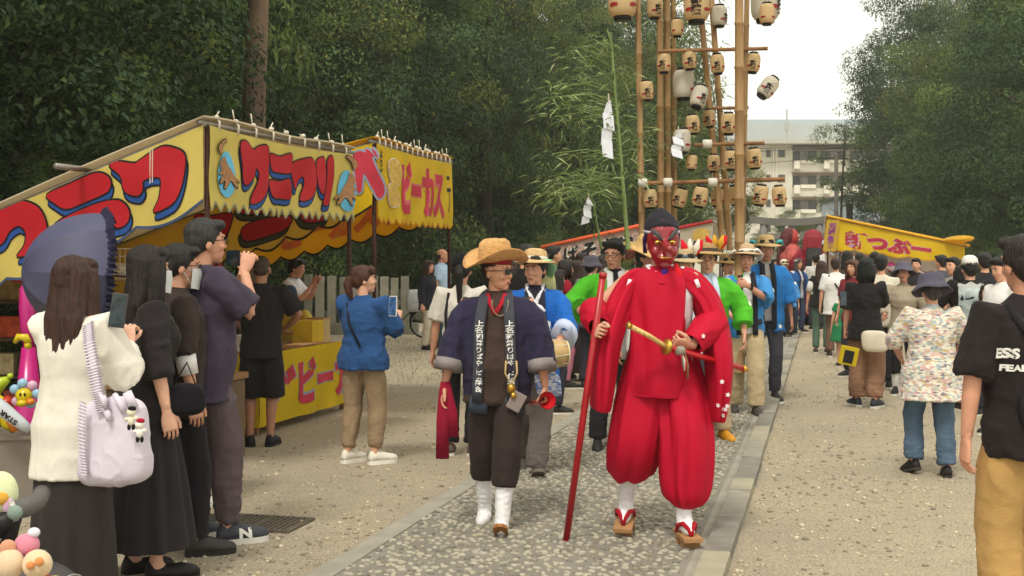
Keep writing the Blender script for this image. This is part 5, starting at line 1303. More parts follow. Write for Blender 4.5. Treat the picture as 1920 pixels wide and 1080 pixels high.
b = MB(); b.tube([(.0,-.095,-.125),(.012,-.10,-.17),(.030,-.115,-.235)],[(.020,.012),(.018,.008),(.012,.004)],10); hp_(T,"cord",b,cloth("43206e"),mask)
b = MB(); b.tube([(.070,-.06,-.10),(.085,-.085,-.15),(.095,-.095,-.205)],[(.012,.01),(.018,.010),(.024,.010)],10); hp_(T,"tassel",b,cloth("cf1d25"),mask)
for s in (1,-1): b = MB(); b.tube([(.088*s,-.03,.08),(.095*s,.02,.03),(.088*s,.03,-.05)],[(.012,.005)]*3,8); hp_(T,"strap",b,cloth("3e2a66"),mask)
b = MB()   # dark pointed cap
b.lathe([(.098,.055),(.104,.085),(.100,.12),(.080,.155),(.045,.185),(.018,.205),(0,.212)],24,sx=.98,sy=1.08,c=(0,.01,0),fn=lambda p,a,r:(p[0],p[1]+(.02 if p[2]>.15 else 0),p[2]+.012*math.sin(3*a)*(r>.09)))
b.ell((0,.05,.05),(.092,.075,.11)); V,Q = remesh(*b.arr(), .006, 2); V = xf(V,T.headR,T.hc); link("hood", mesh_from_numpy(V*T.s,Q,"hood",[cloth("26242a")]), T.root)
b = MB(); b.lathe([(.1055,.070),(.1065,.084)],28,sx=.98,sy=1.08,c=(0,.006,0)); hp_(T,"hood_band",b,cloth("b8b4b4"))
# tall sandals
for sd in (-1,1):
    hip,kn,an,fm,fp = T.legs[sd]; wood_g = mat("geta_wood","a67c52",rough=.6,var=.15,scale=12,stretch=(1,.2,1),bump=.2); g_ = MB()
    for c,sz in (((0,-.05,-.012),(.105,.25,.022)),((0,.005,-.055),(.10,.035,.065)),((0,-.105,-.055),(.10,.035,.065))): g_.box(fp+fm@Vector(c),sz,fm)
    o = add_part(T,"geta",g_,wood_g,False)
    for s in (-1,1): b = MB(); b.tube([fp+fm@Vector(q) for q in ((0,-.125,.0),(.010*s,-.115,.035),(.032*s,-.07,.058),(.050*s,-.02,.040),(.052*s,.0,.0))],[.010,.012,.013,.012,.010],10); q = MB(); q.v=[tuple(Vector(v)*T.s) for v in b.v]; q.f=b.f; q.mi=b.mi; obj("thong",q,cloth("9c1420"),o,True)
# staff and sword (held things)
wr, fr = T.hands[-1]; grip = Vector((gx(1117,6.42),6.42,EYE-(632-HZ)/F*6.42))
topp = at(1131,513,6.38); bot = Vector((gx(1058,6.75),6.55,.012)); e = empty("staff", bot, 0, "long red staff planted on the path in the masked walker's hand", "staff")
lac = mat("lacquer_staff","a3121f",rough=.35,var=.12,scale=8,bump=.05,spec=.5); b = MB(); b.tube([Vector((0,0,0)),(topp-bot)*.5,(topp-bot)],[.019,.019,.0185],14); obj("shaft",b,lac,e,True)
b = MB(); b.tube([Vector((0,0,-.004)),(topp-bot)*.012],[.0215,.021],14); obj("ferrule",b,mat("lacquer_dark","6d0f16",bump=0),e,True); b = MB(); b.tube([(topp-bot)*.985,(topp-bot)*1.003],[.0215,.0215],14); obj("cap",b,lac,e,True)
h0, h1, h2 = at(1176,609,6.28), at(1249,650,6.36), at(1397,692,6.60); e = empty("sword", h1, 0, "sheathed sword with a pale gold hilt and red scabbard at the masked walker's waist", "sword"); r_ = lambda p: p-h1
ivory = mat("gold_hilt","d3b071",rough=.4,var=.35,scale=60,bump=.3,bscale=80); gold = mat("gold_fitting","b98f3a",rough=.35,metal=.7,var=.3,scale=40,bump=.3)
b = MB(); mid = r_(h0).lerp(Vector((0,0,0)),.5)+Vector((0,0,.006)); b.tube([r_(h0),mid,Vector((0,0,0))],[(.020,.014)]*3,12); obj("hilt",b,ivory,e,True)
b = MB(); b.tube([r_(h0),r_(h0).lerp(mid,.16)],[(.023,.017)]*2,12); obj("pommel",b,gold,e,True)
dv = r_(h2).normalized(); b = MB(); b.tube([-dv*.004,dv*.012],[.044,.044],18); obj("guard",b,gold,e,True)
b = MB(); b.tube([dv*.012,dv*.06,r_(h2)*.985],[(.024,.017)]*3,14); obj("scabbard",b,mat("scabbard_red","b3141c",rough=.3,bump=0,coat=.3),e,True); b = MB(); b.tube([r_(h2)*.96,r_(h2)],[(.026,.019)]*2,14); obj("scabbard_tip",b,gold,e,True)
for k in range(5): b = MB(); V_ = [dv*(.07+.012*k)+Vector((.0,-.028,0)), dv*(.08+.012*k)+Vector((.01,-.04,-.03-.01*k)), dv*(.10+.01*k)+Vector((0,-.03,-.06-.02*k))]; b.tube(V_,.006,6); obj("cord",b,cloth(["b5202a","8f8a7c","d9cfc4","b5202a","7d6a4a"][k]),e,True)
b = MB(); b.ell(dv*.09+Vector((0,-.03,0)),(.030,.024,.028)); obj("fitting",b,mat("silver_knot","8a8478",rough=.5,var=.5,scale=60,bump=.6,bscale=60),e,True)

# --- man in the cowboy hat
C_ = person("person in a straw cowboy hat, sunglasses and navy festival jacket on the path", 932, 6.95, 1.62, -4, lod=0, hair=('buzz',"2a1e1a"), skin_c="be8b6f", hy=62, hp=2, width=1.08,
    aR=dict(t=(-.33,-.05,.86), pole=(-.6,.6,0), pose='relaxed'), aL=dict(t=(.305,-.06,.87), pole=(.6,.6,0), pose='grip', dir=(.1,-.25,-1)), feet=dict(R=(-.095,.12,0,-6,0), L=(.045,-.25,.0,2,-34)),
    top=dict(col="43352f", name="shirt", sleeve=.6, r0=.052, r1=.060, loose=1.06, hem=.78, fold=.007, belly=.03), bottom=dict(col="352b29", hem=.52, rt=.098, rk=.088, ra=.075), socks=("e9e8e8",.66), hat=dict(kind='cowboy', col="c99b63", tilt=-6, yaw=62, raise_=.002, size=1.02))
NAVY = cloth("2f2c42", "navy_indigo", var=.14, scale=14, bscale=140, bump=.35)
P = C_; P.jk = make_top(P, "3d3a55", "jacket", loose=1.14, hem=.80, wide=(.085,.135,1.45), drop=.03, fold=.009, open_w=.085, m=NAVY, belly=.03)
for sd in (-1,1):
    sh, el, wr, a = P.arms[sd]; e = el.lerp(wr,.45)+Vector((0,0,-.03)); d = (wr-el).normalized(); b = MB(); b.tube([e-d*.055,e+d*.012],[(.141,.091),(.143,.093)],24,ref=lambda d: Vector((1,0,0)).cross(d)); add_part(P,"cuff",b,cloth("8f8684", bscale=180, bump=.6))
collar_bands(P, "41424a", .075, .108, 1.44, .80, 1.20, "上名和祭りばやし保存会", tz=(1.30,.86), wd=.034, off=.03)
b = MB(); b.tube([(-.055,-.05,1.46),(-.035,-.10,1.40),(0,-.132,1.335)],[(.014,.006)]*3,8,ref=(1,0,0)); b.tube([(.055,-.05,1.46),(.035,-.10,1.40),(0,-.132,1.335)],[(.014,.006)]*3,8,ref=(1,0,0)); add_part(P,"undershirt",b,cloth("a31d2c"))
b = MB(); pts=[Vector((0.03+ .05*math.cos(t),-.128+.01*math.sin(t)-.015*(1-abs(math.sin(t))),1.40+.075*math.sin(t))) for t in np.linspace(PI*.9,PI*2.1,12)]; b.tube(pts,.004,6); add_part(P,"necklace",b,mat("chain","a09078",metal=.6,bump=0))
glasses(P, True, "14110f")
b = MB(); b.lathe([(.094,.055),(.097,.075),(.096,.10)],26,sx=.95,sy=1.08,c=(0,.012,0)); head_part(P,"bandana",b,cloth("7d1a22"))
# gold bell pouch hanging at the collar
p0 = Wd(P,front_pt(P,.10,.95,1.2,.05)); e = empty("bell_charm", p0, 0, "gold bell charm hanging on a knotted cord at the cowboy hat wearer's jacket", "charm"); b = MB(); b.ell((0,0,-.06),(.026,.026,.03)); b.ell((.012,-.01,-.10),(.018,.018,.02)); obj("bell",b,gold,e,True)
b = MB(); b.tube([(-.03,0,.10),(-.035,-.01,.03),(0,-.015,-.04),(.035,-.01,.03),(.03,0,.10)],.006,7); obj("cord",b,mat("cord_tan","b59d6a",bump=.3),e,True); b = MB(); b.box((.03,0,-.135),(.085,.02,.11),Matrix.Rotation(.5,3,'Y')); obj("pouch",b,cloth("8c7f7a"),e,bevel=.008)
b = MB(); b.tube([P.up((-.20,.0,.84)),P.up((0,-.16,.845)),P.up((.20,.0,.84))],[(.02,.05)]*3,8,ref=(0,1,0)); 
b2 = MB()
for sd in (-1,1): b2 = MB(); b2.tube([front_pt(P,sd*.10,.83,1.1,.02),front_pt(P,sd*.11,.80,1.1,.03)+Vector((0,0,-.07))],[(.055,.008),(.06,.006)],10,ref=(1,0,0)); add_part(P,"apron_flap",b2,cloth("3a4450"))
# red towel and red horn
wr, fr = P.hands[-1]; hw = P.M @ (wr + fr @ Vector((.02,0,-.10))*P.s); e = empty("towel", hw, 0, "dark red hand towel hanging from the cowboy hat wearer's right hand", "towel")
TWL = cloth("8e1731","towel_red",bump=.5,bscale=90); 
for x0,L_,w_ in ((-.01,.33,.036),(.045,.20,.034)): b = MB(); b.tube([(x0*.3,0,.12),(x0*.5,-.01,.04),(x0,-.02,-L_*.3),(x0*1.1,-.01,-L_)],[(.02,.02),(.03,.018),(w_,.022),(w_*1.1,.016)],14,ref=(1,0,0)); obj("towel_fold",b,TWL,e,True)
wr, fr = P.hands[1]; hw = P.M @ (wr + fr @ Vector((-.03,0,-.085))*P.s); e = empty("horn", hw, 0, "red plastic horn in the cowboy hat wearer's left hand", "horn"); d = Vector((.28,-.85,.15)).normalized(); b = MB(); b.tube([-d*.16,-d*.02,d*.06,d*.10],[.014,.018,.034,.052],18,caps=False); b.tube([d*.10,d*.06,-d*.02],[.047,.029,.014],18,caps=False); obj("bell",b,mat("plastic_red","c3202a",rough=.35,bump=0),e,True); b = MB(); b.tube([-d*.20,-d*.15],[.012,.016],12); obj("mouthpiece",b,mat("plastic_red","c3202a"),e,True)
# tabi soles
for sd in (-1,1):
    hip,kn,an,fm,fp = P.legs[sd]; b = MB(); V=[]; outl=[(.030,.075),(.038,.03),(.038,-.03),(.045,-.09),(.040,-.15),(.015,-.178)]; ol=outl+[(-x,y) for x,y in reversed(outl)]
    for z in (0,.02): V+=[fp+fm@Vector((x,y,z)) for x,y in ol]
    n=len(ol); b.add(V,[(i,(i+1)%n,n+(i+1)%n,n+i) for i in range(n)]+[tuple(reversed(range(n))),tuple(range(n,2*n))]); add_part(P,"sole",b,mat("gum_sole","9a6a3a",rough=.8,bump=.4,bscale=140),False)

def happi(P, col, collar="23242e", text=None, w=.06, hem=.74, sl=(.085,.115,1.35), loose=1.14, inner=None, crest=0, cuff=None, seed=1, drop=.02, tz=(1.30,1.05), ccol="e2e2e4"):
    P.jk = make_top(P, col, "happi_coat", loose=loose, hem=hem, wide=sl, drop=drop, fold=.008 if P.lod < 2 else .006, open_w=w, m=cloth(col, "happi_"+col, var=.1, scale=8))
    collar_bands(P, collar, w*.9, w*1.2, 1.44, hem+.03, loose+.02, text, wd=.027, tz=tz, off=.022)
    if crest: dots(P, P.jk, crest, ccol, .024, seed)
    if cuff:
        for sd in (-1,1):
            sh, el, wr, a = P.arms[sd]; f = sl[2]-1; e = el.lerp(wr,f)+Vector((0,0,-drop)); d = (wr-el).normalized(); b = MB(); b.tube([e-d*.07,e+d*.012],[(sl[1]+.007,sl[0]+.007)]*2,22,ref=lambda d: Vector((1,0,0)).cross(d)); add_part(P,"cuff",b,cloth(cuff))
# --- blue happi man with straw hat and drum
B1 = person("person in a blue festival coat, white scarf and straw hat holding a drum", 1003, 8.7, 1.62, -2, lod=0, hair=('short',"2a2421"), skin_c="bd8a70", hy=-22, hp=4, group=None,
    aR=dict(t=(-.02,-.30,1.00), pole=(-.8,.4,-.3), pose='relaxed', thumb=(0,0,1)), aL=dict(t=(.155,-.275,.985), pole=(.9,.4,-.2), pose='grip', thumb=(0,-.2,1)), feet=dict(R=(-.10,.22,.05,-4,30), L=(.02,-.16,.0,6,-26)),
    top=dict(col="25242c", sleeve=.7, r0=.052, r1=.060, loose=1.03, hem=.84), bottom=dict(col="6a625d", hem=.04, rt=.096, rk=.088, ra=.085), shoes=dict(col="453f39", sole="6d665a"), hat=dict(kind='straw', col="c9a878", band="d8d4c8", tilt=-10))
happi(B1, "1f5fb0", "262833", None, .055, .70, (.09,.14,1.32), inner=None, cuff="b9c3dd", drop=.03)
b = MB(); b.tube([(-.06,.02,1.47),(-.06,-.06,1.43),(-.01,-.135,1.345)],[.02,.022,.018],10); b.tube([(.06,.02,1.47),(.06,-.06,1.43),(.01,-.135,1.345)],[.02,.022,.018],10); b.ell((0,-.145,1.335),(.03,.025,.028)); b.tube([(0,-.14,1.33),(-.05,-.165,1.30),(-.085,-.165,1.26)],[(.02,.012),(.035,.014),(.045,.010)],10); b.tube([(0,-.14,1.33),(.045,-.165,1.31),(.08,-.165,1.275)],[(.02,.012),(.034,.014),(.042,.010)],10); add_part(B1,"neck_scarf",b,cloth("d5d3da",var=.15,scale=40))
jb = bvh_of(B1.jk)
for tx_,p_,sz_ in (("禮",(.085,-.4,1.165),.075),("明",(.165,-.4,1.10),.10)): project(fit_bm(text_bm(tx_,1,.03),None,sz_), jb, Vector((p_[0],-.14,p_[2]))*B1.s, (1,0,0), (0,0,1), "lettering", mat("ink_"+("e2e2e4" if tx_=="禮" else "9db4e0"), "e2e2e4" if tx_=="禮" else "9db4e0", bump=0), B1.jk, off=.03 if tx_=="禮" else .006)
b = MB(); b.tube([(0,-.09,1.66),(.10,-.03,1.665),(.13,.06,1.63),(.10,.11,1.55)],[(.03,.008),(.045,.010),(.05,.012),(.045,.010)],10); add_part(B1,"hat_towel",b,cloth("9fd49a"))
b = MB(); b.tube([(.06,.11,1.62),(.08,.12,1.50),(.10,.10,1.42)],[(.07,.014),(.08,.014),(.07,.012)],12,ref=(1,0,0)); add_part(B1,"neck_towel",b,cloth("c9c88f"))
p0 = Wd(B1,(.075,-.335,.965)); e = empty("drum", p0, .25, "small cream skinned drum held at the blue coated drummer's waist", "drum"); b = MB(); b.tube([(-.16,0,0),(-.10,0,.0),(.10,0,0),(.16,0,0)],[.085,.10,.10,.085],22); obj("body",b,mat("drum_wood","b79a68",rough=.5,var=.15,scale=8,bump=.1),e,True)
for s in (-1,1): b = MB(); b.tube([(.158*s,0,0),(.168*s,0,0)],[.094,.09],22); obj("drum_skin",b,mat("drum_skin","d8caa0",bump=.1),e,True)
b = MB()
for k in range(8): a=k*PI/4; b.tube([(-.16,.09*math.cos(a),.09*math.sin(a)),(0,.108*math.cos(a+.2),.108*math.sin(a+.2)),(.16,.09*math.cos(a),.09*math.sin(a))],.004,5)
obj("cord",b,rope_m,e)
b = MB(); b.tube([front_pt(B1,.06,.82,1.15,.03),front_pt(B1,.10,.74,1.2,.05),front_pt(B1,.12,.62,1.2,.05)],[(.07,.012),(.10,.015),(.09,.012)],14,ref=(1,0,0)); o=add_part(B1,"patterned_sash",b,mat("wave_print","2c62b4",rough=.9,var=0,scale=26,stretch=(1,1,2.5),col2="dfe3ec",bump=.1,detail=1))

# --- green coats and straw hats behind
GREEN = "4fae2a"
G1 = person("person with bare dark hair in a bright green coat behind the red staff", 1152, 9.8, 1.75, 2, lod=0, hair=('short',"1b1816"), skin_c="c48f74", hy=-28, hp=10,
    aR=dict(t=(-.20,-.22,1.08), pole=(-.9,.3,-.3), pose='grip', thumb=(0,-.3,1)), aL=dict(t=(.08,-.26,1.15), pole=(.8,.4,-.3), pose='grip', thumb=(0,-.3,1)), top=dict(col="24242b", sleeve=.6, r0=.052, r1=.060, loose=1.02, hem=.85), bottom=dict(col="2b292c", ra=.075), shoes=dict(col="2d2a28"), feet=dict(R=(-.14,-.02,0,-6,0),L=(.10,.10,0,6,0)))
happi(G1, GREEN, "d8d8d8", None, .05, .72, (.09,.15,1.3), crest=6, seed=2, ccol="dfeacb"); glasses(G1)
G1b = person("person in a wide straw hat hidden behind the masked walker's right shoulder", 1216, 9.6, 1.72, 10, lod=1, hair=('short',"1b1816"), skin_c="9d6f58", hy=35, top=dict(col="d8d6d2", loose=1.1), bottom=dict(col="3a3a42"), shoes=dict(col="2d2a28"), hat=dict(kind='straw', col="c8a56c", tilt=26, yaw=10, size=1.12))
G2 = person("person in a grey straw hat with red flowers half hidden behind the red robe", 1283, 9.8, 1.64, 0, lod=1, hair=('short',"1b1816"), skin_c="b58468", top=dict(col="c9d2dc", loose=1.1), bottom=dict(col="3a3a42"), shoes=dict(col="2d2a28"), hat=dict(kind='straw', col="b7a27c", band="5a6a80"))
G3 = person("person in a bright green festival coat, glasses and a straw hat with red petals", 1326, 10.4, 1.70, 4, lod=0, hair=('short',"3a3532"), skin_c="c08c72", hy=-12, hp=8, aR=dict(t=(-.2,-.15,.95), pole=(-.8,.5,0)), aL=dict(t=(.30,-.12,.93), pole=(.8,.5,0)),
    top=dict(col="a9bccf", sleeve=.6, r0=.052, r1=.060, loose=1.03, hem=.84), bottom=dict(col="b29b7e", ra=.08), shoes=dict(col="c98b1f", sole="d8a13a"), hat=dict(kind='straw', col="b08f5f", band="4a3a2c", tilt=-12), feet=dict(R=(-.10,.2,0,-6,0),L=(.13,-.10,0,10,0)))
happi(G3, GREEN, "b9c6d6", None, .05, .76, (.085,.12,1.55), crest=9, seed=5, ccol="dff0cf"); glasses(G3, col="6a5a4a")
def petals(P, n, cols, r, base, lab="petal"):
    rr = random.Random(n)
    for k in range(n):
        b = MB(); a = rr.uniform(-.9,.9); p = Vector(base)+Vector((.05*math.sin(a*2),-.03+.03*rr.random(),.02*rr.random())); d = Vector((math.sin(a)*.8,-.1,math.cos(a))); b.tube([p,p+d*r*.5,p+d*r],[(.010,.004),(.032,.006),(.006,.003)],8,ref=(1,0,0)); head_part(P,lab,b,cloth(cols[k%len(cols)]))
petals(G3,6,["d81f2c","c9182a","d9a63a"],.13,(.07,-.02,.10)); petals(G2,6,["d81f2c","cf2030","dfd7c8"],.14,(.05,-.03,.10))
T1 = person("person in a blue and green festival coat carrying the thick bamboo lantern pole", 1398, 12.07, 1.70, -4, lod=0, hair=('short',"4a4440"), skin_c="b98670", hp=6, aL=dict(t=(-.02,-.27,1.34), pole=(.9,.1,-.9), pose='grip', thumb=(-.1,-.2,1), dir=(-1,-.15,.25)), aR=dict(t=(-.16,-.24,1.02), pole=(-.8,.5,0), pose='grip', thumb=(0,-.2,1)),
    top=dict(col="d5d4d2", sleeve=.5, r0=.052, r1=.060, loose=1.05, hem=.84), bottom=dict(col="b3a07f", rt=.10, rk=.092, ra=.085), shoes=dict(col="3f3c3a"), hat=dict(kind='straw', col="c2a582", band="e5e1d8", tilt=-14, size=1.05), feet=dict(R=(-.10,.12,0,-6,0),L=(.09,-.16,0,8,0)))
happi(T1, "3f86c4", "26262e", None, .07, .80, (.085,.12,1.05), crest=6, seed=8); dots(T1, T1.jk, 5, "3fae35", .05, 21, "print_patch", region=lambda c,n: c.x < -.05 and c.z > 1.25)
b = MB(); b.tube([(.0,-.04,1.69),(.11,-.02,1.70),(.155,.03,1.66),(.15,.06,1.60)],[(.03,.01),(.05,.014),(.05,.014),(.03,.01)],10); b.tube([(-.02,-.04,1.69),(-.11,-.02,1.69),(-.155,.03,1.65)],[(.03,.01),(.04,.014),(.03,.012)],10); add_part(T1,"hat_towel",b,cloth("e3dfdc"))
b = MB(); b.tube([front_pt(T1,-.15,.95,1.2,.02),front_pt(T1,0,.93,1.2,.03),front_pt(T1,.15,.97,1.2,.02)],[(.03,.01)]*3,8,ref=(0,0,1)); add_part(T1,"belt",b,cloth("2a2b31"))
b = MB(); wr,fr = T1.hands[1]; b.tube([wr/T1.s+Vector((.035,.0,-.012)),wr/T1.s+Vector((.055,.004,-.016))],[.034,.034],14); add_part(T1,"wristwatch",b,mat("watch","1b1b1b",bump=0))
T2 = person("person in dark navy trousers walking hidden behind the thick bamboo pole", 1366, 13.6, 1.62, 0, lod=1, hair=('short',"1b1816"), top=dict(col="d5d4d2", loose=1.1), bottom=dict(col="2d3442", ra=.08), shoes=dict(col="5a4a40"), hat=dict(kind='straw', col="b8965f"))
U1 = person("tall person in a turquoise topped hat and blue festival coat behind the lantern pole", 1436, 13.2, 1.82, -3, lod=1, hair=('short',"2a2421"), skin_c="a4705c", top=dict(col="9a9694", sleeve=.5, r0=.052, r1=.060, loose=1.04, hem=.84), bottom=dict(col="3a3a42"), shoes=dict(col="2d2a28"), hat=dict(kind='straw', col="c9ab78", band="c9b48c"))
happi(U1, "2b73b8", "22242c", None, .055, .74, (.085,.13,1.3), crest=7, seed=4)
for s in (1,-1): b = MB(); b.tube([(.10*s,-.02,.085),(.14*s,.0,.105),(.165*s,.03,.06)],[(.03,.012),(.045,.016),(.03,.010)],10); head_part(U1,"hat_towel",b,cloth("53b3bd"))
V1 = person("short person in a light blue coat over a white shirt and black skirt", 1478, 24.3, 1.36, -6, 'f', lod=1, hair=('mid',"1d1714",.02), top=dict(col="dedcda", sleeve=.6, hem=.86), bottom=dict(col="22242a", kind="skirt", length=.12, flare=.05, pleat=.008), shoes=dict(col="2a2624"))
happi(V1, "4f8cc8", "2d4f86", None, .075, .78, (.09,.15,1.4), loose=1.2)
V2 = person("person with grey hair and a white headband in a deep blue festival coat", 1497, 26, 1.62, 25, 'f', lod=1, hair=('mid',"4a4644",.06), top=dict(col="c8c9d0"), bottom=dict(col="3a4258"), shoes=dict(col="2a2624"))
happi(V2, "2d62a0", "26365c", None, .06, .8, (.08,.13,1.3)); b = MB(); b.lathe([(.098,.075),(.099,.105)],20,sx=.92,sy=1.08,c=(0,.015,0)); head_part(V2,"headband",b,cloth("dcd8c8"))
V3 = person("person in a cream cap partly behind the round paper lantern", 1470, 25, 1.58, 5, lod=2, hair=('short',"1d1815"), skin_c="a4755f", top=dict(col="2f62a8", loose=1.1), bottom=dict(col="2e3038"), shoes=dict(col="2a2624"), hat=dict(kind='cap', col="d8cdb0"))
V4 = person("small person with blond hair in a red vest far down the path", 1521, 31, 1.60, 150, 'f', lod=2, hair=('bob',"c7a765"), top=dict(col="b3202f", loose=1.1, sleeve=.4), bottom=dict(col="5a6484"), shoes=dict(col="2a2624"), face=False)
# ================================================================== spectators, left
CREAM = cloth("dbd6c9","blouse_cream",var=.04,bump=.2)
A = person("person with long brown hair in a cream blouse filming with a phone, seen from behind", 138, 5.35, 1.585, 166, 'f', lod=0, hair=('long',"3a2118",.32), skin_c="d2a48c", face=False, hy=-6,
    aR=dict(t=(-.15,-.25,1.265), pole=(-.5,.4,-1), pose='phone', thumb=(.9,-.2,.3), dir=(.25,-.25,1)), aL=dict(t=(-.07,-.30,1.27), pole=(.6,.3,-1), pose='phone', thumb=(-.6,-.2,.6), dir=(-.3,-.3,1)),
    top=dict(col="e3ded2", name="blouse", sleeve=1.93, loose=1.12, hem=.65, r0=.078, r1=.088, r2=.050, puff=.020, fold=.008, m=CREAM, flare=.012, fs=(9,9,2.2)), bottom=dict(col="332e2c", kind="skirt", length=.02, flare=.045, pleat=.008, z_top=.80), shoes=dict(col="1a1818"))
ph = at(222,582,5.25); e = phone(A,-1,"smartphone held up by the person in the cream blouse",col="4a4444",screen="2c3638",rot=look_rot((-.12,-1,.12),(.10,0,1)))
e.location = ph
# lilac tote bag with ruffles
LIL = cloth("cfc6d2","lilac_cotton",var=.03,bump=.15); tc_ = at(217,828,5.06); tote = empty("tote_bag", tc_, R(-12), "lilac ruffled tote bag hanging from the cream blouse shoulder", "bag")
V, Fc = ellipsoid((0,0,0),(1,1,1),28,18); V2 = []
for v in V:
    x = math.copysign(abs(v.x)**.42,v.x)*.150; z = math.copysign(abs(v.z)**.42,v.z)*.19; x *= 1+.16*max(0,-z/.19); y = math.copysign(abs(v.y)**.8,v.y)*.075*(1-.35*(z/.19)); V2.append(Vector((x,y,z+.05*x)))
V2 = np.array(V2); V2, Q2 = remesh(V2, Fc, .007, 2); V2 += normals(V2,Q2)*folds(V2,(9,9,5),.006,3)[:,None]; link("pouch", mesh_from_numpy(V2,Q2,"pouch",[LIL]), tote)
def ruffle(pts, w, amp, n, m, parent, nrm=(0,-1,0)):
    P = [Vector(p) for p in pts]; V = []; K = n*4
    for i in range(K+1):
        f = i/K*(len(P)-1); j = min(int(f),len(P)-2); p = P[j].lerp(P[j+1], f-j); d = (P[j+1]-P[j]).normalized(); sdv = d.cross(Vector(nrm)).normalized(); o = Vector(nrm)
        for q,(u,wv) in enumerate(((-1,1),(-.45,.25),(.45,.25),(1,1))): V.append(p + sdv*w*u + o*(.012 + amp*wv*math.sin(2*PI*i/4 + q*.9)))
    o_ = obj("ruffle", MB().add(V,[(4*i+k,4*i+k+1,4*i+k+5,4*i+k+4) for i in range(K) for k in range(3)]), m, parent, True); return o_
tw = lambda px,py,Y: Matrix.Rotation(R(12),4,'Z') @ (at(px,py,Y)-tc_)
ruffle([tw(168,606,5.16),tw(170,640,5.09),tw(178,690,5.03),tw(186,735,5.0),tw(196,770,5.0)], .030, .014, 34, LIL, tote)
ruffle([tw(158,752,5.0),tw(155,800,4.98),tw(158,850,4.98),tw(162,890,4.98)], .014, .012, 22, LIL, tote)
for y0,y1,x0,x1 in ((740,775,215,232),(735,765,188,196),(765,790,196,204)): b = MB(); b.tube([tw(x0,y0,5.0),tw((x0+x1)/2+3,(y0+y1)/2,4.97),tw(x1,y1,4.97)],[.012,.015,.010],8); obj("tie",b,LIL,tote,True)
b = MB(); b.tube([tw(238,735,5.0),tw(250,765,4.99)],[(.022,.012),(.026,.012)],10); obj("handle",b,LIL,tote,True)
for k,(px_,py_,c1,c2,lb) in enumerate(((246,782,"ddd5bd","1f1b1b","cream plush charm with a dark band hanging on the lilac bag"),(262,805,"e6e0d6","a3192f","black and white plush charm with a red cap on the lilac bag"))):
    e = empty("plush_charm", at(px_,py_,4.93), 0, lb, "plush toy", "plush charms on the lilac bag"); 
    b = MB(); b.ell((0,0,.02),(.019,.017,.019)); b.ell((0,0,-.015),(.015,.014,.022)); b.ell((.018,0,-.005),(.012,.008,.008)); b.ell((-.018,0,-.008),(.012,.008,.008)); obj("body",b,cloth(c1),e,True)
    b = MB(); b.ell((.004,-.002,.036),(.018,.016,.011)); obj("cap",b,cloth(c2),e,True); b = MB(); b.ell((-.009,0,-.042),(.008,.008,.014)); b.ell((.009,0,-.042),(.008,.008,.014)); obj("feet",b,cloth("1f1b1b"),e,True)
# B
B_ = person("person in a long black dress with very long dark hair and a white face mask", 277, 5.9, 1.64, 122, 'f', lod=0, hair=('long',"1d1412",.40), skin_c="cf9f86", hy=-4,
    aR=dict(t=(-.235,-.04,.84), pole=(-.35,.8,0)), top=dict(col="2b2728", name="dress_top", sleeve=1.30, loose=1.18, hem=.80, r0=.075, r1=.080, r2=.075, fold=.008), bottom=dict(col="2b2728", kind="skirt", length=.17, flare=.10, pleat=.013, z_top=.98), shoes=dict(col="1c1919", kind="flat", sole="1c1919", sole_h=.012), feet=dict(R=(-.10,-.05,0,-8,0),L=(.10,.02,0,8,0)))
facemask(B_, "cfd3d4"); bag("shoulder_bag","small black shoulder bag at the elbow of the person in the long black dress",Wd(B_,(-.20,-.13,.93)),R(122),(.10,.2,.16),cloth("17161a"),[Wd(B_,(-.20,-.20,.98)),Wd(B_,(-.22,-.14,1.12)),Wd(B_,(-.20,-.06,.98))],strap_w=.008)
Cm = person("person with cropped hair, glasses and a face mask in a dark brown shirt", 336, 6.35, 1.655, 118, lod=0, hair=('short',"1c1715"), skin_c="bb8a70", hy=0, hp=4,
    aR=dict(t=(-.265,-.02,.86), pole=(-.35,.8,0)), top=dict(col="372d2a", name="shirt", sleeve=1.05, loose=1.12, hem=.78, r0=.075, r1=.078, fold=.008, coll="2b2321"), bottom=dict(col="232125", ra=.072), shoes=dict(col="3a3836", sole="2e2c2a"), feet=dict(R=(-.10,-.10,0,-6,0),L=(.10,.06,0,8,0)))
facemask(Cm); glasses(Cm)
b = MB(); sh,el,wr,a = Cm.arms[-1]; b.tube([el.lerp(wr,.0),el.lerp(wr,.45)],[.058,.052],16); add_part(Cm,"shirt_cuff",b,cloth("d6d3d0"))
D = person("tall person with grey hair in a purple grey T-shirt holding up a dark phone", 384, 6.6, 1.80, 122, lod=0, hair=('short',"2d2b2a"), skin_c="c08d73", hy=0, hp=-2, side=0, width=1.06,
    aR=dict(t=(-.13,-.17,1.44), pole=(-.5,.1,-1), pose='phone', thumb=(.4,.3,.8), dir=(.15,-.35,1)), aL=dict(t=(.03,-.22,1.43), pole=(.6,.1,-1), pose='phone', thumb=(-.4,.2,.6), dir=(-.2,-.2,1)),
    top=dict(col="433b4a", name="t_shirt", sleeve=.86, loose=1.16, hem=.76, r0=.082, r1=.092, fold=.009, belly=.02), bottom=dict(col="5a4d50", rt=.105, rk=.086, ra=.060, hem=.08, fold=.009), shoes=dict(col="3d4148", sole="dcd8cf", sole_h=.028), feet=dict(R=(-.11,-.12,0,-4,0),L=(.11,.06,0,6,0)))
glasses(D)
pd_ = at(437,484,6.3); e = phone(D,-1,"dark phone held sideways above the crowd by the tall person in purple grey",col="141416",screen="202a30",size=(.165,.085),rot=look_rot((-.80,-.62,0)),face=1); e.location = pd_
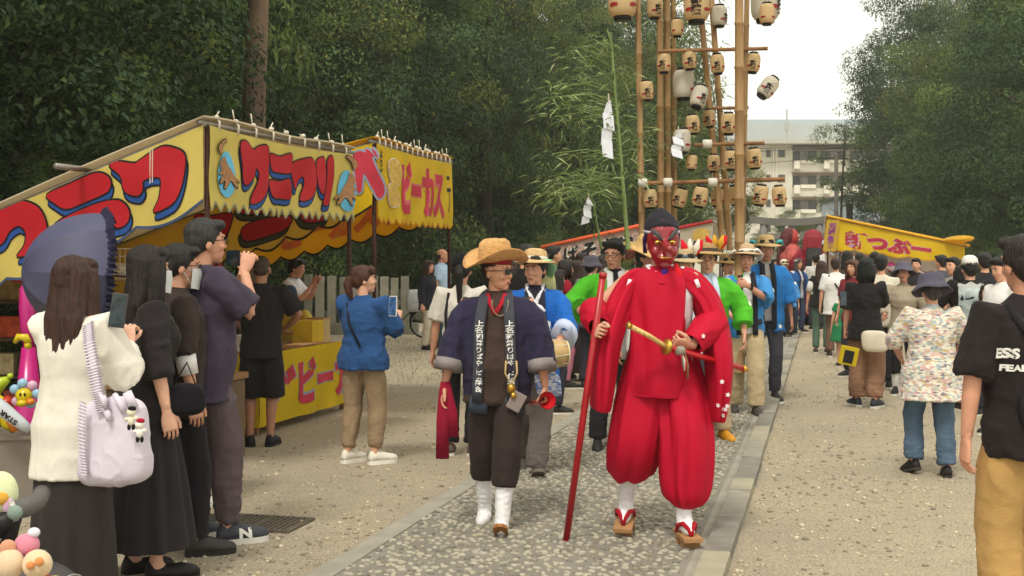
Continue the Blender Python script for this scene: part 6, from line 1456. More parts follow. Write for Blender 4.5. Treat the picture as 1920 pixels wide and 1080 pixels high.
sh0 = [c for c in D.root.children if c.name.startswith("shoe")][0]
project(fit_bm(text_bm("N",1,.05),.07,.055), bvh_of(sh0), (D.legs[-1][4]+Vector((-.09,-.05,.058)))*D.s, (0,-1,0), (0,0,1), "print_letter", mat("ink_white","e6e4de",bump=0), sh0, off=.003, step=.02, reach=.12)
E_ = person("person in jeans and white sneakers hidden behind the tall person in purple grey", 352, 7.6, 1.50, 120, 'f', lod=1, hair=('bob',"1d1815"), top=dict(col="4a4a52"), bottom=dict(col="3c5068", ra=.055, hem=.12), shoes=dict(col="d9d6d0", sole="e6e4de"))
F_ = person("person with cropped hair in a black T-shirt and long black shorts, seen from behind", 490, 10.05, 1.61, 186, lod=0, hair=('buzz',"4a3c33"), skin_c="a5765e", face=False, hp=6, aR=dict(t=(-.20,-.24,1.05), pole=(-.7,.4,0)), aL=dict(t=(.20,-.24,1.05), pole=(.7,.4,0)), top=dict(col="2a2627", name="t_shirt", sleeve=.8, loose=1.12, hem=.80, r0=.08, r1=.088, fold=.008), bottom=dict(col="282526", kind="shorts", hem=1.12, rt=.108, ra=.118), shoes=dict(col="1c1b1c", sole="2a2828"), feet=dict(R=(-.09,0,0,-14,0),L=(.12,0,0,40,0)))
G_ = person("person in a white polo shirt bending to photograph under the baby castella stall", 532, 13.9, 1.62, 82, lod=1, hair=('short',"1d1a18"), skin_c="b9876d", lean=14, hp=8, aR=dict(t=(-.08,-.40,1.38), pole=(-.4,.2,-1), pose='phone', dir=(.1,-.4,1), thumb=(.4,.2,.8)), aL=dict(t=(.06,-.40,1.38), pole=(.4,.2,-1), pose='phone', dir=(0,-.4,1), thumb=(-.4,.2,.8)), top=dict(col="dcdde4", name="polo_shirt", sleeve=.8, loose=1.1, hem=.82, coll="3a4a7a"), bottom=dict(col="2c2c34"), shoes=dict(col="2a2628"))
phone(G_,-1,"small dark phone held by the person in the white polo shirt under the stall",rot=look_rot((-.9,-.3,0)))
Hh = person("seated stall keeper in a yellow shirt and blue cap behind the food counter", 552, 13.35, 1.62, -25, lod=1, hair=('short',"1d1a18"), skin_c="b07d64", seat=.56, hp=16, lean=8, feet=dict(R=(-.12,-.36,0,0,0),L=(.12,-.36,0,0,0)), aR=dict(t=(-.16,-.30,.83), pole=(-.7,.4,0), raw=1), aL=dict(t=(.16,-.30,.83), pole=(.7,.4,0), raw=1), top=dict(col="cdbb4e", name="shirt", sleeve=1.2, loose=1.12, hem=.86), bottom=dict(col="3a3a40"), shoes=dict(col="2a2628"), hat=dict(kind='cap', col="38506a"))
st_e = empty("stool", (Hh.root.location.x,Hh.root.location.y+.02,0),0,"low stool under the seated stall keeper","stool"); b = MB(); b.box((0,.03,.40),(.34,.34,.04)); obj("seat",b,wood,st_e,bevel=.01)
for sx_ in (-.14,.14):
    for sy_ in (-.11,.17): b = MB(); b.box((sx_,sy_,.19),(.035,.035,.38)); obj("leg",b,wood,st_e)
I_ = person("person with a reddish ponytail in a blue top and khaki trousers taking a picture", 682, 9.2, 1.53, 158, 'f', lod=0, hair=('ponytail',"4a291c",.10), skin_c="c8977c", hy=-52, hp=-4, width=1.12, face=True,
    aR=dict(t=(-.17,-.29,1.235), pole=(-.6,.3,-1), pose='phone', thumb=(.7,0,.5), dir=(.1,-.45,.8)), aL=dict(t=(.02,-.32,1.23), pole=(.8,.3,-.6), pose='phone', thumb=(-.6,0,.6), dir=(-.6,-.3,.6)),
    top=dict(col="2b4d7c", name="blouse", sleeve=1.12, loose=1.24, hem=.82, r0=.085, r1=.088, r2=.078, fold=.009), bottom=dict(col="917b61", rt=.112, rk=.082, ra=.058, hem=.14, tx=1.12, fold=.007), shoes=dict(col="dcd6c8", sole="e8e4da", sole_h=.03), feet=dict(R=(-.14,.0,0,-34,0),L=(.12,.03,0,-20,0)))
e = phone(I_,-1,"smartphone with a lit picture held by the person in the blue top",col="d9d3cb",screen="3d5f8f",rot=look_rot((-.55,-.8,.05))); e.location = at(737,574,8.95)
ribbon(I_, [front_pt(I_,.13,1.40,1.1,.02,True),front_pt(I_,.05,1.22,1.3,.02,True),front_pt(I_,-.06,1.02,1.3,.03,True)][::1], .012, cloth("1c1f2c"), "bag_strap", .004, (1,0,0))
J_ = person("person in a dark top and cream trousers standing by the fence", 803, 20.7, 1.58, 62, 'f', lod=1, hair=('mid',"3b2619",.0), skin_c="bd8a72", top=dict(col="23232c", sleeve=1.9, loose=1.15, hem=.78), bottom=dict(col="b9ad98", ra=.07), shoes=dict(col="1c1a1c", sole="c9c5bc"))
K_ = person("balding person in a light blue shirt standing by the fence", 829, 21.4, 1.79, 72, lod=1, hair=('bald',"2b2522"), skin_c="bb8569", hy=14, top=dict(col="a9bfd6", name="shirt", sleeve=.85, loose=1.14, hem=.80, coll="a9bfd6"), bottom=dict(col="2f4c5c", ra=.075), shoes=dict(col="1c1a1c"))
L_ = person("person with a black cap and ponytail in a white blouse behind the cowboy hat", 866, 9.6, 1.61, 172, 'f', lod=0, hair=('ponytail',"17120f",.30), skin_c="bd8a70", face=False, hat=dict(kind='beanie', col="16191c"), top=dict(col="c9c4b8", name="blouse", sleeve=.9, loose=1.2, hem=.80, r0=.08, r1=.085), bottom=dict(col="1d1b1c", ra=.075), shoes=dict(col="5a4a44"), aR=dict(t=(-.2,-.25,1.2), pole=(-.7,.4,-1)))
ribbon(L_, [front_pt(L_,.10,1.40,1.1,.02,True),front_pt(L_,.12,1.22,1.2,.02,True),front_pt(L_,.10,.95,1.2,.03,True)], .012, cloth("201e22"), "bag_strap", .004, (1,0,0))
# ---- crowd left of the masked walker
def crowd(label, px, ytop, Y, yaw, sex='m', hair=None, top="3a3a42", bot="33323a", group=None, H=None, lod=2, **k):
    H = H or (EYE + (HZ-ytop)/F*Y)/1.01
    t = top if isinstance(top, dict) else dict(col=top, loose=1.12, sleeve=.85)
    return person(label, px, Y, H, yaw, sex, group, lod, hair=hair or ('short',"1a1614"), top=t, bottom=bot if isinstance(bot, dict) else dict(col=bot, ra=.075), shoes=k.pop('shoes', dict(col="2b2827")), face=k.pop('face', abs(((yaw+180)%360)-180) < 115), **k)
crowd("person with black hair and a black shirt behind the straw hat of the drummer", 985, 458, 13, 150, top="1f1d1f")
crowd("person with dark hair in a grey shirt between the drummer and the far crowd", 1016, 474, 14.2, 140, top="56565c")
crowd("tall person with black hair looking towards the path left of the orange roofed stall", 1037, 461, 16.5, 110, top="2f2b30")
crowd("person in a dark red top with a pink sash looking towards the path", 1060, 487, 14.6, 100, 'f', hair=('bob',"241a17"), top=dict(col="8f1c2c", sleeve=.5, loose=1.05), bot="c77d93")
crowd("person with long brown hair in a dark brown ankle length dress", 1084, 489, 15.6, 155, 'f', hair=('long',"33241c",.25), top=dict(col="322a28", sleeve=.8, loose=1.1, hem=.8), bot=dict(col="322a28", kind="skirt", length=.12, flare=.09, pleat=.01), lod=1)
crowd("person in a grey bucket hat beside the bright green coat", 1109, 482, 14.5, 150, 'f', top="6d6a70", hat=dict(kind='bucket', col="55525c"))
crowd("person in a grey and white top raising both hands behind the drummer", 1042, 505, 12.2, 105, 'f', hair=('mid',"201915",.02), top=dict(col="8f8e92", sleeve=1.2, loose=1.1), lod=1, aR=dict(t=(-.1,-.3,1.3), pole=(-.5,.2,-1), pose='phone'), aL=dict(t=(.1,-.3,1.3), pole=(.5,.2,-1), pose='phone'))
# ================================================================== spectators, right
Y_ = person("person with long brown hair in a black vest and green trousers by the kerb", 1540, 20.2, 1.57, 160, 'f', lod=1, hair=('long',"3a2519",.18), face=False, top=dict(col="262424", name="vest", sleeve=.25, loose=1.12, hem=.86, r0=.06), bottom=dict(col="52695a", ra=.06), shoes=dict(col="4a3a30"), aR=dict(t=(-.28,-.1,1.05), pole=(-.8,.4,0)))
for sd in (-1,1): b = MB(); sh,el,wr,a = Y_.arms[sd]; b.tube([sh,sh.lerp(el,.6),sh.lerp(el,.95)],[.058,.066,.062],14); add_part(Y_,"shirt_sleeve",b,cloth("d7d6d0"))
crowd("person in a white and blue cap and white shirt far behind the kerb", 1549, 452, 28, 170, top="d3d2d2", hat=dict(kind='cap', col="c9cdd8"))
Z_ = person("person with short brown hair in a loose white T-shirt and brown trousers", 1567, 19.4, 1.62, 166, lod=1, hair=('short',"35241c"), face=False, top=dict(col="dbdad6", name="t_shirt", sleeve=.9, loose=1.25, hem=.74), bottom=dict(col="6a5143", ra=.075), shoes=dict(col="3a302a"))
ribbon(Z_, [front_pt(Z_,.12,1.42,1.1,.02,True),front_pt(Z_,-.02,1.22,1.25,.03,True),front_pt(Z_,-.15,1.0,1.25,.03,True)], .014, cloth("1c1b1c"), "bag_strap", .004, (1,0,0))
AA = person("small child in a green and cream dress beside the yellow pouch", 1581, 17.6, 1.12, 170, 'f', lod=1, hair=('bob',"231a16"), face=False, top=dict(col="2b7a4e", name="dress", sleeve=.5, loose=1.25, hem=.58, flare=.10), bottom=dict(col="8d7a66", kind="shorts", hem=.9, rt=.09, ra=.085), shoes=dict(col="3a302a")); 
b = MB(); b.tube([front_pt(AA,-.10,1.38,1.2,.03,True),front_pt(AA,-.13,1.1,1.3,.05,True),front_pt(AA,-.15,.75,1.3,.09,True)],[(.05,.015),(.06,.015),(.07,.015)],10,ref=(1,0,0)); add_part(AA,"sash",b,cloth("dcd6c4"))
BB = person("person with a black bob and brown wide trousers holding a yellow pouch", 1624, 12.7, 1.60, 152, 'f', lod=0, hair=('bob',"0e1110"), skin_c="c08e76", face=False, width=.98, hy=6, aL=dict(t=(.255,-.06,.84), pole=(.4,.8,0), pose='grip'), aR=dict(t=(.05,-.33,1.27), pole=(-.7,.1,-.8), pose='phone', dir=(.35,-.2,1), thumb=(.5,.2,.8)),
    top=dict(col="242122", name="t_shirt", sleeve=1.0, loose=1.14, hem=.78, r0=.080, r1=.090, fold=.009), bottom=dict(col="8a6853", rt=.118, rk=.108, ra=.095, hem=.10, tx=1.1, fold=.009), shoes=dict(col="2f3440", sole="cfcac2", sole_h=.026), feet=dict(R=(-.11,.02,0,-14,0),L=(.12,-.04,0,40,0)))
e = phone(BB,-1,"black phone held up by the person with the black bob",rot=look_rot((.2,-1,.1))); e.location = at(1581,560,12.4)
bag("shoulder_bag","cream crescent shoulder bag on the hip of the person in the black T-shirt",at(1640,640,12.42),R(152),(.27,.10,.23),cloth("cdc3b0"))
e = empty("pouch", at(1591,667,12.45), R(-12), "bright yellow pouch with a black label in the left hand of the black T-shirt wearer", "pouch"); e.rotation_euler = (0,R(12),R(-10)); b = MB(); b.box((0,0,0),(.19,.05,.20)); obj("pouch_body",b,vinyl("pouch_yellow","d9c21c"),e,bevel=.015); b = MB(); b.box((0,-.027,-.01),(.10,.004,.135)); o=obj("label",b,mat("label_black","1a1918",bump=0),e)
CC = person("person in a beige long sleeved top and pale banded grey hat facing the camera", 1694, 13.9, 1.53, -18, 'f', lod=0, hair=('short',"2a2422"), skin_c="b98670", hp=-8, aR=dict(t=(-.22,-.27,1.03), pole=(-.7,.4,-.3), pose='relaxed', dir=(-.4,-.8,-.1), thumb=(0,-.3,1)), aL=dict(t=(.25,-.05,.90), pole=(.6,.6,0)),
    top=dict(col="a0937f", name="top", sleeve=1.75, loose=1.12, hem=.80, r0=.072, r1=.072, r2=.055), bottom=dict(col="242226", hem=.5, ra=.075, rt=.10), socks=("dad8d4",.55), shoes=dict(col="1d1b1c"), hat=dict(kind='bucket', col="5a5864", band="8f97a8", size=1.12, tilt=-10))
DD = person("elderly person in a mottled pastel blouse, jeans and a grey bucket hat, seen from behind", 1747, 8.65, 1.45, 174, 'f', lod=0, hair=('short',"3a3532"), skin_c="c09078", face=False, hp=8, width=1.12, aL=dict(t=(.21,-.22,.99), pole=(.9,.4,-.2)), aR=dict(t=(-.21,-.22,.99), pole=(-.9,.4,-.2)),
    top=dict(col="c9bfae", name="blouse", sleeve=1.15, loose=1.22, hem=.66, r0=.084, r1=.088, r2=.078, flare=.06, coll="b9c0c6", m=mat("pastel_print","d3cbb8",rough=.9,var=0,scale=17,stretch=(1,1,2.6),bump=.2,bscale=110)), bottom=dict(col="4a6a8c", rt=.10, rk=.084, ra=.080, hem=.05, fold=.009, m=mat("denim","4f6377",rough=.9,var=.22,scale=5,bump=.4,bscale=200,stretch=(1,1,.5))), shoes=dict(col="23211f", sole="3a3632"), hat=dict(kind='bucket', col="504d5b", size=1.16, tilt=8), feet=dict(R=(-.12,.03,0,-10,0),L=(.13,-.10,.02,18,16)))
def mosaic(name, cols, scale):
    m = _mats[name]; t = m.node_tree; bsdf = t.nodes["Principled BSDF"]; vo = t.nodes.new("ShaderNodeTexVoronoi"); vo.inputs["Scale"].default_value = scale; mp = [n for n in t.nodes if n.type == 'MAPPING'][0]; t.links.new(mp.outputs[0], vo.inputs["Vector"])
    r = t.nodes.new("ShaderNodeValToRGB"); r.color_ramp.interpolation = 'CONSTANT'; e = r.color_ramp.elements
    while len(e) < len(cols): e.new(.5)
    for i,(el,c) in enumerate(zip(e, cols)): el.position = i/len(cols); el.color = (*rgb(c),1)
    sp = t.nodes.new("ShaderNodeSeparateColor"); t.links.new(vo.outputs["Color"], sp.inputs[0]); t.links.new(sp.outputs[0], r.inputs[0]); t.links.new(r.outputs[0], bsdf.inputs["Base Color"])
mosaic("pastel_print", ["dcd5c4","d6cfbf","bda77c","c9a09a","9aabae","ddd6c6","827b82","c9aeaa","b0bcb4","d8d0be"], 36)
EE = person("person in a white cap and a black T-shirt with a picture on the back", 1818, 12.4, 1.60, 178, lod=0, hair=('short',"1a1614"), skin_c="c7967e", face=False, top=dict(col="1f1c1d", name="t_shirt", sleeve=.95, loose=1.24, hem=.76, r0=.088, r1=.098), bottom=dict(col="222a38", ra=.078), shoes=dict(col="2b2827"), hat=dict(kind='cap', col="dcdad2", yaw=180*0), aR=dict(t=(-.2,-.22,1.1), pole=(-.8,.4,0)), aL=dict(t=(.2,-.22,1.1), pole=(.8,.4,0)))
et = bvh_of(EE.top); bm = bmesh.new(); bmesh.ops.create_grid(bm, x_segments=1, y_segments=1, size=.5)
for v in bm.verts: v.co.x *= .27; v.co.y *= .40
pr = project(bm, et, (.015*EE.s,.12,1.19*EE.s), (-1,0,0), (0,0,1), "print_picture", mat("photo_print","7f8c8e",rough=.8,var=.35,scale=9,bump=0,col2="b9c2bd"), EE.top, off=.005)
project(fit_bm(text_bm("dolL",1,.05),.26,.07), et, (-.02*EE.s,.12,.955*EE.s), (-1,0,0), (0,0,1), "print_letters", mat("ink_white","e6e4de"), EE.top, off=.005)
bm = poly_bm([[(-.14,0),(-.12,.035),(-.06,.02),(0,.05),(.06,.02),(.12,.035),(.14,0),(.06,-.015),(0,0),(-.06,-.015)]],3); project(bm, et, (.015*EE.s,.12,1.40*EE.s), (-1,0,0), (0,0,1), "print_ornament", mat("ink_grey","a9a9a2",bump=0), EE.top, off=.006)
FF = person("person at the right edge in a black T-shirt with white lettering and khaki trousers", 1922, 4.8, 1.67, 187, lod=0, hair=('short',"241a15"), skin_c="c08c72", face=False, hy=2, width=.97, aL=dict(t=(.262,-.0,.86), pole=(.9,.5,0)), aR=dict(t=(-.2,-.2,1.05), pole=(-.8,.4,0)),
    top=dict(col="272223", name="t_shirt", sleeve=1.0, loose=1.12, hem=.80, r0=.074, r1=.084, fold=.008), bottom=dict(col="b08c55", rt=.104, rk=.094, ra=.080, fold=.008, tx=.94), shoes=dict(col="4a443c"))
ft = bvh_of(FF.top)
for tx_,cx_,w_,h_,z_ in (("ESS",.140,.085,.042,1.235),("ENTIALS",-.04,.20,.046,1.228),("FEAR OF GOD",.02,.27,.028,1.175)): project(fit_bm(text_bm(tx_,1,.05),w_,h_), ft, (cx_*FF.s,.14,z_*FF.s), (-1,0,0), (0,0,1), "print_letters", mat("ink_white","e6e4de"), FF.top, off=.005, step=.03)
bag("crossbody_bag","black crossbody bag on the back of the person at the right edge",Wd(FF,(-.06,.175,1.00)),R(164),(.34,.10,.17),mat("bag_black","1b1a1c",rough=.6,var=.2,bump=.2),[Wd(FF,front_pt(FF,-.16,1.05,1.25,.03,True)),Wd(FF,front_pt(FF,0,1.20,1.25,.035,True)),Wd(FF,front_pt(FF,.075,1.32,1.2,.03,True)),Wd(FF,front_pt(FF,.115,1.43,1.1,.02,True))],strap_w=.02)
crowd("person with black hair looking left between the mottled blouse and the white cap", 1787, 482, 15, -60, top="8d8a86")
crowd("person with a round black bob and pale shoulders left of the white cap", 1803, 497, 13.6, 165, 'f', hair=('bob',"121112"), top=dict(col="c9a3a0", sleeve=.3, loose=1.05), lod=1)
crowd("person with black hair behind the right shoulder of the white cap wearer", 1846, 474, 15, 175, top="2a282b")
crowd("person with thick black hair in a white T-shirt looking down to the left", 1880, 480, 10.6, -75, top=dict(col="d8d6d2", loose=1.2, sleeve=.9), lod=1, hp=14)
crowd("child with brown hair in a purple top right of the white cap", 1853, 532, 12.0, -40, 'f', hair=('bob',"2b1c17"), top="7d6a90", H=1.33, lod=1)
crowd("person with dark hair close behind the black bob", 1652, 478, 14.6, 160, top=dict(col="cfc8b4", loose=1.2, sleeve=.9))
crowd("child with a red jacket and a blue backpack behind the beige top", 1668, 520, 15.2, 168, 'f', hair=('short',"231a16"), top="b3202c", lod=1)
crowd("person with brown hair and a pinkish face left of the black bob", 1600, 487, 16, -50, 'f', hair=('mid',"5a3a2c",.0), top="7a2c34")
for k,(px,yt,Y,yaw,sx,c,lb) in enumerate(((1588,470,23,150,'f',"4a3f38","person with brown hair below the crimson lettering"),(1612,474,22,170,'m',"3a3633","person in a dark shirt below the crimson lettering"),(1640,472,21,160,'f',"5a5048","person in a taupe shirt under the pink and white banner"),(1530,476,27,165,'m',"c9c7c2","person in a pale shirt beside the white and blue cap"),(1506,478,34,10,'f',"355a94","person in a blue coat far down the path near the stone gate"),
     (1718,484,20,-30,'m',"2e2a2c","person in a dark shirt behind the grey banded hat"),(1765,478,19,-150,'m',"4a4a50","person in a grey shirt behind the grey bucket hat"),(1452,486,30,6,'m',"356aa8","person in a blue coat behind the turquoise topped hat"),(1090,474,22,120,'m',"403c42","person in dark grey under the orange stall roof"),(1130,478,24,100,'f',"6a4a44","person in a brown top under the orange stall roof"),(955,480,16,140,'f',"2a262a","person in black between the cowboy hat and the straw hat"))):
    crowd(lb, px, yt, Y, yaw, sx, hair=(('mid' if sx=='f' else 'short'), random.choice(["1a1614","2b1f19","35251c"]), .05) if sx=='f' else ('short', random.choice(["1a1614","241b17"])), top=c)
# ================================================================== lantern float, bamboo, paper streamers
bam = mat("bamboo_tan","98784f",rough=.5,var=.22,scale=5,stretch=(6,6,.5),bump=.15,bscale=30,spec=.35); bam_g = mat("bamboo_green","6e8048",rough=.5,var=.2,scale=6,stretch=(6,6,.5),bump=.1,spec=.35); node_m = mat("bamboo_node","6d4c2c",rough=.7,bump=.2)
def culm(b, p0, p1, r0, r1, n=9, seg=.42):
    p0, p1 = Vector(p0), Vector(p1); L = (p1-p0).length; k = max(2,int(L/seg)); pts, rad = [], []
    for i in range(k+1):
        f = i/k; p = p0.lerp(p1,f); r = r0+(r1-r0)*f; d = (p1-p0).normalized()
        for o,m in ((-.018,1.0),(-.006,1.16),(.006,1.16),(.018,1.0)):
            if 0 < f < 1 or (i == 0 and o > 0) or (i == k and o < 0): pts.append(p+d*o); rad.append(r*m)
    b.tube(pts, rad, n); return b
FL = Vector((gx(1330,12.6),12.6,0)); flo = empty("lantern_float", FL, 0, "tall float of bamboo poles and crossbars carrying tiers of paper lanterns", "lantern float")
def P_(px,py,Y): return at(px,py,Y)-FL
poles = [((1204,470),(1194,-120),12.6,.032),((1240,520),(1236,-120),12.8,.036),((1253,520),(1250,-120),12.95,.036),((1265,520),(1262,-120),13.1,.030),((1356,470),(1314,20),12.7,.034),((1369,470),(1330,-60),12.9,.034),((1386,700),(1386,-120),12.05,.047),((1391,470),(1403,-120),12.5,.030)]
for (a0,a1,Y,r) in poles: b = MB(); culm(b, P_(*a0,Y), P_(*a1,Y), r*1.06, r*.92, 12); obj("pole", b, bam, flo, True)
bars = [((1208,344),(1472,336),12.45,.024),((1300,272),(1434,268),12.45,.020),((1335,203),(1404,202),12.6,.018),((1232,96),(1440,91),12.45,.020),((1200,-20),(1500,-26),12.45,.022)]
for (a0,a1,Y,r) in bars: b = MB(); culm(b, P_(*a0,Y), P_(*a1,Y), r, r, 10, .5); obj("crossbar", b, mat("bamboo_dark","87603c",rough=.6,var=.25,scale=8,bump=.2), flo, True)
for (px,py) in ((1326,270),(1336,342),(1386,340),(1205,343),(1252,342)): b = MB(); b.tube([P_(px-8,py,12.42),P_(px+8,py,12.42)],[.048,.048],10); obj("lashing", b, cloth("cfc9bb"), flo, True)
LP_ = mat("lantern_paper","e0c596",rough=.7,var=.06,scale=4,bump=.1,trans=.45); LPW = mat("lantern_paper_white","ddd6c6",rough=.7,var=.06,scale=4,bump=.1,trans=.45); LRED = mat("lantern_red","8e2222",rough=.6,bump=0); LRING = mat("lantern_ring","1c1714",rough=.5,bump=.05)
def lantern(label, paper, text="御神燈", prof=1.0, red=True):
    e = empty("paper_lantern",(0,0,0),0,label,"lantern","paper lanterns on the bamboo float"); n = 24; rows = 22; w, h = .098, .118; prf = []
    for i in range(rows+1):
        f = i/rows; z = -h+2*h*f; r = w*(1-.26*abs(2*f-1)**(4.5*prof)) - (.0022 if i % 2 else 0); prf.append((r, z))
    R_ = lambda z: w*(1-.26*abs(z/h)**(4.5*prof))
    b = MB(); b.lathe(prf, n); obj("paper", b, paper, e, True)
    for s in (-1,1): b = MB(); b.lathe([(w*.62,s*h-.001),(w*.64,s*(h+.012)),(w*.60,s*(h+.026)),(w*.48,s*(h+.027))],20) if s > 0 else b.lathe([(w*.48,-(h+.027)),(w*.60,-(h+.026)),(w*.64,-(h+.012)),(w*.62,-h+.001)],20); obj("ring", b, LRING, e, True)
    b = MB(); b.tube([(-.03,0,h+.025),(0,0,h+.085),(.03,0,h+.025)],.003,5); obj("wire", b, LRING, e)
    def onto(bm, name, m, off):
        grid_cut(bm,.02)
        for v in bm.verts: th = v.co.x/w; r = R_(v.co.y)+off; v.co = Vector((r*math.sin(th), -r*math.cos(th), v.co.y))
        me = bpy.data.meshes.new(name); bm.to_mesh(me); bm.free(); me.materials.append(m); return link(name, me, e)
    if text: 
        bm = fit_bm(text_bm(text,1,.045,True), .125, .19); onto(bm, "lettering", mat("ink_black","161210",bump=0), .004)
    if red:
        for sx_ in (-1,1): bm = poly_bm([[(sx_*.075-.03,-.062),(sx_*.075+.03,-.058),(sx_*.075+.03,-.040),(sx_*.075-.02,-.038)]],2); onto(bm,"print_mark",LRED,.0035)
    return e
Ln = lantern("tan paper lantern lettered in black", LP_); Lw = lantern("white paper lantern lettered in black", LPW); Lp = lantern("plain tan paper lantern", LP_, None)
GRP = "paper lanterns on the bamboo float"
lst = [(Ln,1219,372,12.5,1.0,4,10,"leftmost tan lantern of the lowest row, beside the left bamboo pole"),(Ln,1275,371,12.5,1.0,-14,-20,"tilted tan lantern of the lowest row, right above the dark pointed cap"),(Ln,1313,369,12.4,1.05,-9,-8,"third tan lantern of the lowest row, left of the slanting poles"),
 (Ln,1378,366,12.75,1.0,10,20,"tan lantern of the lowest row half hidden by the thick pole"),(Ln,1426,366,12.4,1.03,-8,-25,"tilted tan lantern of the lowest row right of the thick pole"),(Ln,1461,367,12.4,1.0,5,6,"rightmost tan lantern of the lowest row under the crossbar end"),
 (Ln,1299,233,12.5,.98,6,16,"tan lantern high between the pole bundle and the slanting poles"),(Ln,1366,232,12.5,1.08,0,-4,"tan lantern under the short top crossbar left of the thick pole"),(Ln,1371,300,12.45,1.0,0,0,"tan lantern of the middle row left of the thick pole"),(Ln,1414,297,12.4,1.03,5,10,"tan lantern of the middle row right of the thick pole"),
 (Lp,1297,304,12.5,.78,-4,0,"small plain tan lantern below the white one"),(Lw,1279,264,12.45,1.22,0,-12,"white lantern beside the paper streamer in the middle of the float"),
 (Ln,1212,170,12.5,1.0,3,14,"tan lantern up by the left pole among bamboo leaves"),(Lw,1282,158,12.7,1.55,0,90,"large pale lantern high among bamboo leaves behind the pole bundle"),(Lw,1311,182,12.5,1.15,-22,40,"tilted pale lantern high beside the slanting poles"),(Lw,1440,164,12.3,1.15,-38,10,"white lantern blown sideways against the open sky"),
 (Lp,1167,-2,12.5,2.0,0,0,"big tan lantern cut by the top edge, left of all poles"),(Ln,1228,14,12.8,1.15,0,30,"tan lantern at the top edge between the left poles"),(Ln,1306,8,12.4,1.8,0,0,"large tan lantern at the top edge with big black writing"),(Lw,1349,30,12.8,1.1,0,60,"small white lantern at the top edge right of the large one"),(Lw,1435,2,12.9,2.1,0,70,"very large white lantern at the top edge right of the thick pole"),(Lp,1438,26,12.3,1.05,0,0,"small tan lantern hanging in front of the very large white one"),
 (Ln,1345,120,12.5,1.0,4,0,"tan lantern high under the second crossbar between the poles"),(Ln,1245,118,12.5,1.0,0,-10,"tan lantern high in front of the pole bundle"),(Ln,1292,112,12.5,1.0,6,12,"upper tan lantern beside the large pale one between the poles"),(Ln,1412,118,12.5,1.0,-5,0,"tan lantern high right of the thick pole under the second crossbar"),(Lp,1270,52,12.6,.9,0,0,"small plain tan lantern near the top right of the pole bundle"),(Ln,1330,222,12.7,.9,4,-15,"small tan lantern between the two slanting poles"),(Ln,1338,306,12.7,.9,0,8,"tan lantern of the middle row between the slanting poles"),(Ln,1345,370,12.9,.95,-4,0,"tan lantern of the lowest row behind the slanting poles")]
used_ = set()
for (pr_,px,py,Y,sc,tilt,rz,lb) in lst:
    o = pr_ if pr_.name not in used_ else copy_tree(pr_); used_.add(pr_.name); o.location = at(px,py,Y); o.scale = (sc*.78,sc*.78,sc*.80); o.rotation_euler = (0,R(-tilt),R(rz)); o["label"] = lb; o["group"] = GRP
# bamboo branches with leaves
blm = [mat("bamboo_leaf_a","6c7f45",rough=.5,var=.2,scale=3,bump=0,trans=.25), mat("bamboo_leaf_b","526633",rough=.5,var=.2,scale=3,bump=0,trans=.25), mat("bamboo_leaf_c","a3ad78",rough=.5,var=.15,scale=3,bump=0,trans=.25)]
def bamboo(label, base, tip, r, sprays, seed, nl=26, lf=.115, name="bamboo_branch"):
    e = empty(name, base, 0, label, "bamboo"); b = MB(); culm(b,(0,0,0),tip-base,r,r*.55,9,.36); obj("stalk", b, bam_g, e, True); rr = np.random.default_rng(seed); V, Q, MI = [], [], []; tw = MB()
    for (px,py,Y,rad) in sprays:
        c = at(px,py,Y)-base; f = max(.1,min(.98,(c.z+.0)/max(.1,(tip-base).z))); s0 = (tip-base)*f*.97; tw.tube([s0,s0.lerp(c,.5)+Vector((0,0,.06)),c],[.006,.005,.003],5)
        for k in range(nl):
            a = rr.normal(size=3); a /= np.linalg.norm(a); p = np.array(c)+a*rad*rr.uniform(.15,1)*np.array([1.25,1,.7]); d = a*np.array([1,1,.4])+np.array([rr.normal()*.4,rr.normal()*.3,-.14]); d /= np.linalg.norm(d); L = lf*rr.uniform(.6,1.25); w = L*.055
            sdv = np.cross(d,rr.normal(size=3)); sdv /= np.linalg.norm(sdv); o = len(V); V += [p, p+d*L*.35+sdv*w, p+d*L+np.array([0,0,-.03*L/.15]), p+d*L*.35-sdv*w]; Q.append((o,o+1,o+2,o+3)); MI.append(rr.choice(3,p=[.45,.35,.2]))
    obj("twigs", tw, bam_g, e, True); me = mesh_from_numpy(np.array(V),np.array(Q),"leaves",blm,False); me.polygons.foreach_set("material_index",np.array(MI,np.int32)); lo = link("leaves",me,e); lo["kind"] = "stuff"; return e
r7 = random.Random(11)
def area(x0,x1,y0,y1,Y,n,rad=.16): return [(r7.uniform(x0,x1),r7.uniform(y0,y1),Y+r7.uniform(-.35,.35),rad*r7.uniform(.7,1.3)) for _ in range(n)]
bamboo("green bamboo with pale narrow leaves and the large paper streamer", at(1178,470,9.5), at(1144,60,9.5), .019, area(1020,1140,165,235,9.5,17)+area(1060,1150,40,160,9.5,10)+area(1020,1140,285,370,9.5,18)+area(1150,1215,200,350,9.7,9), 3, 17)
bamboo("thin green bamboo stem with sparse leaves and the small paper streamer", at(1128,470,9.9), at(1098,300,9.9), .012, area(1040,1150,330,420,9.9,12), 4, 16, .12)
bamboo("leafy bamboo top tied among the bundled poles of the float", at(1247,450,13.2), at(1246,-60,13.2), .024, area(1215,1345,150,330,13.2,34,.2)+area(1180,1230,200,330,13.2,8,.2)+area(1220,1330,-20,140,13.2,20,.22)+area(1255,1360,330,420,13.4,12,.2), 5, 34, .13)
SH = mat("streamer_paper","d9dbe2",rough=.8,var=.03,scale=10,bump=.1)
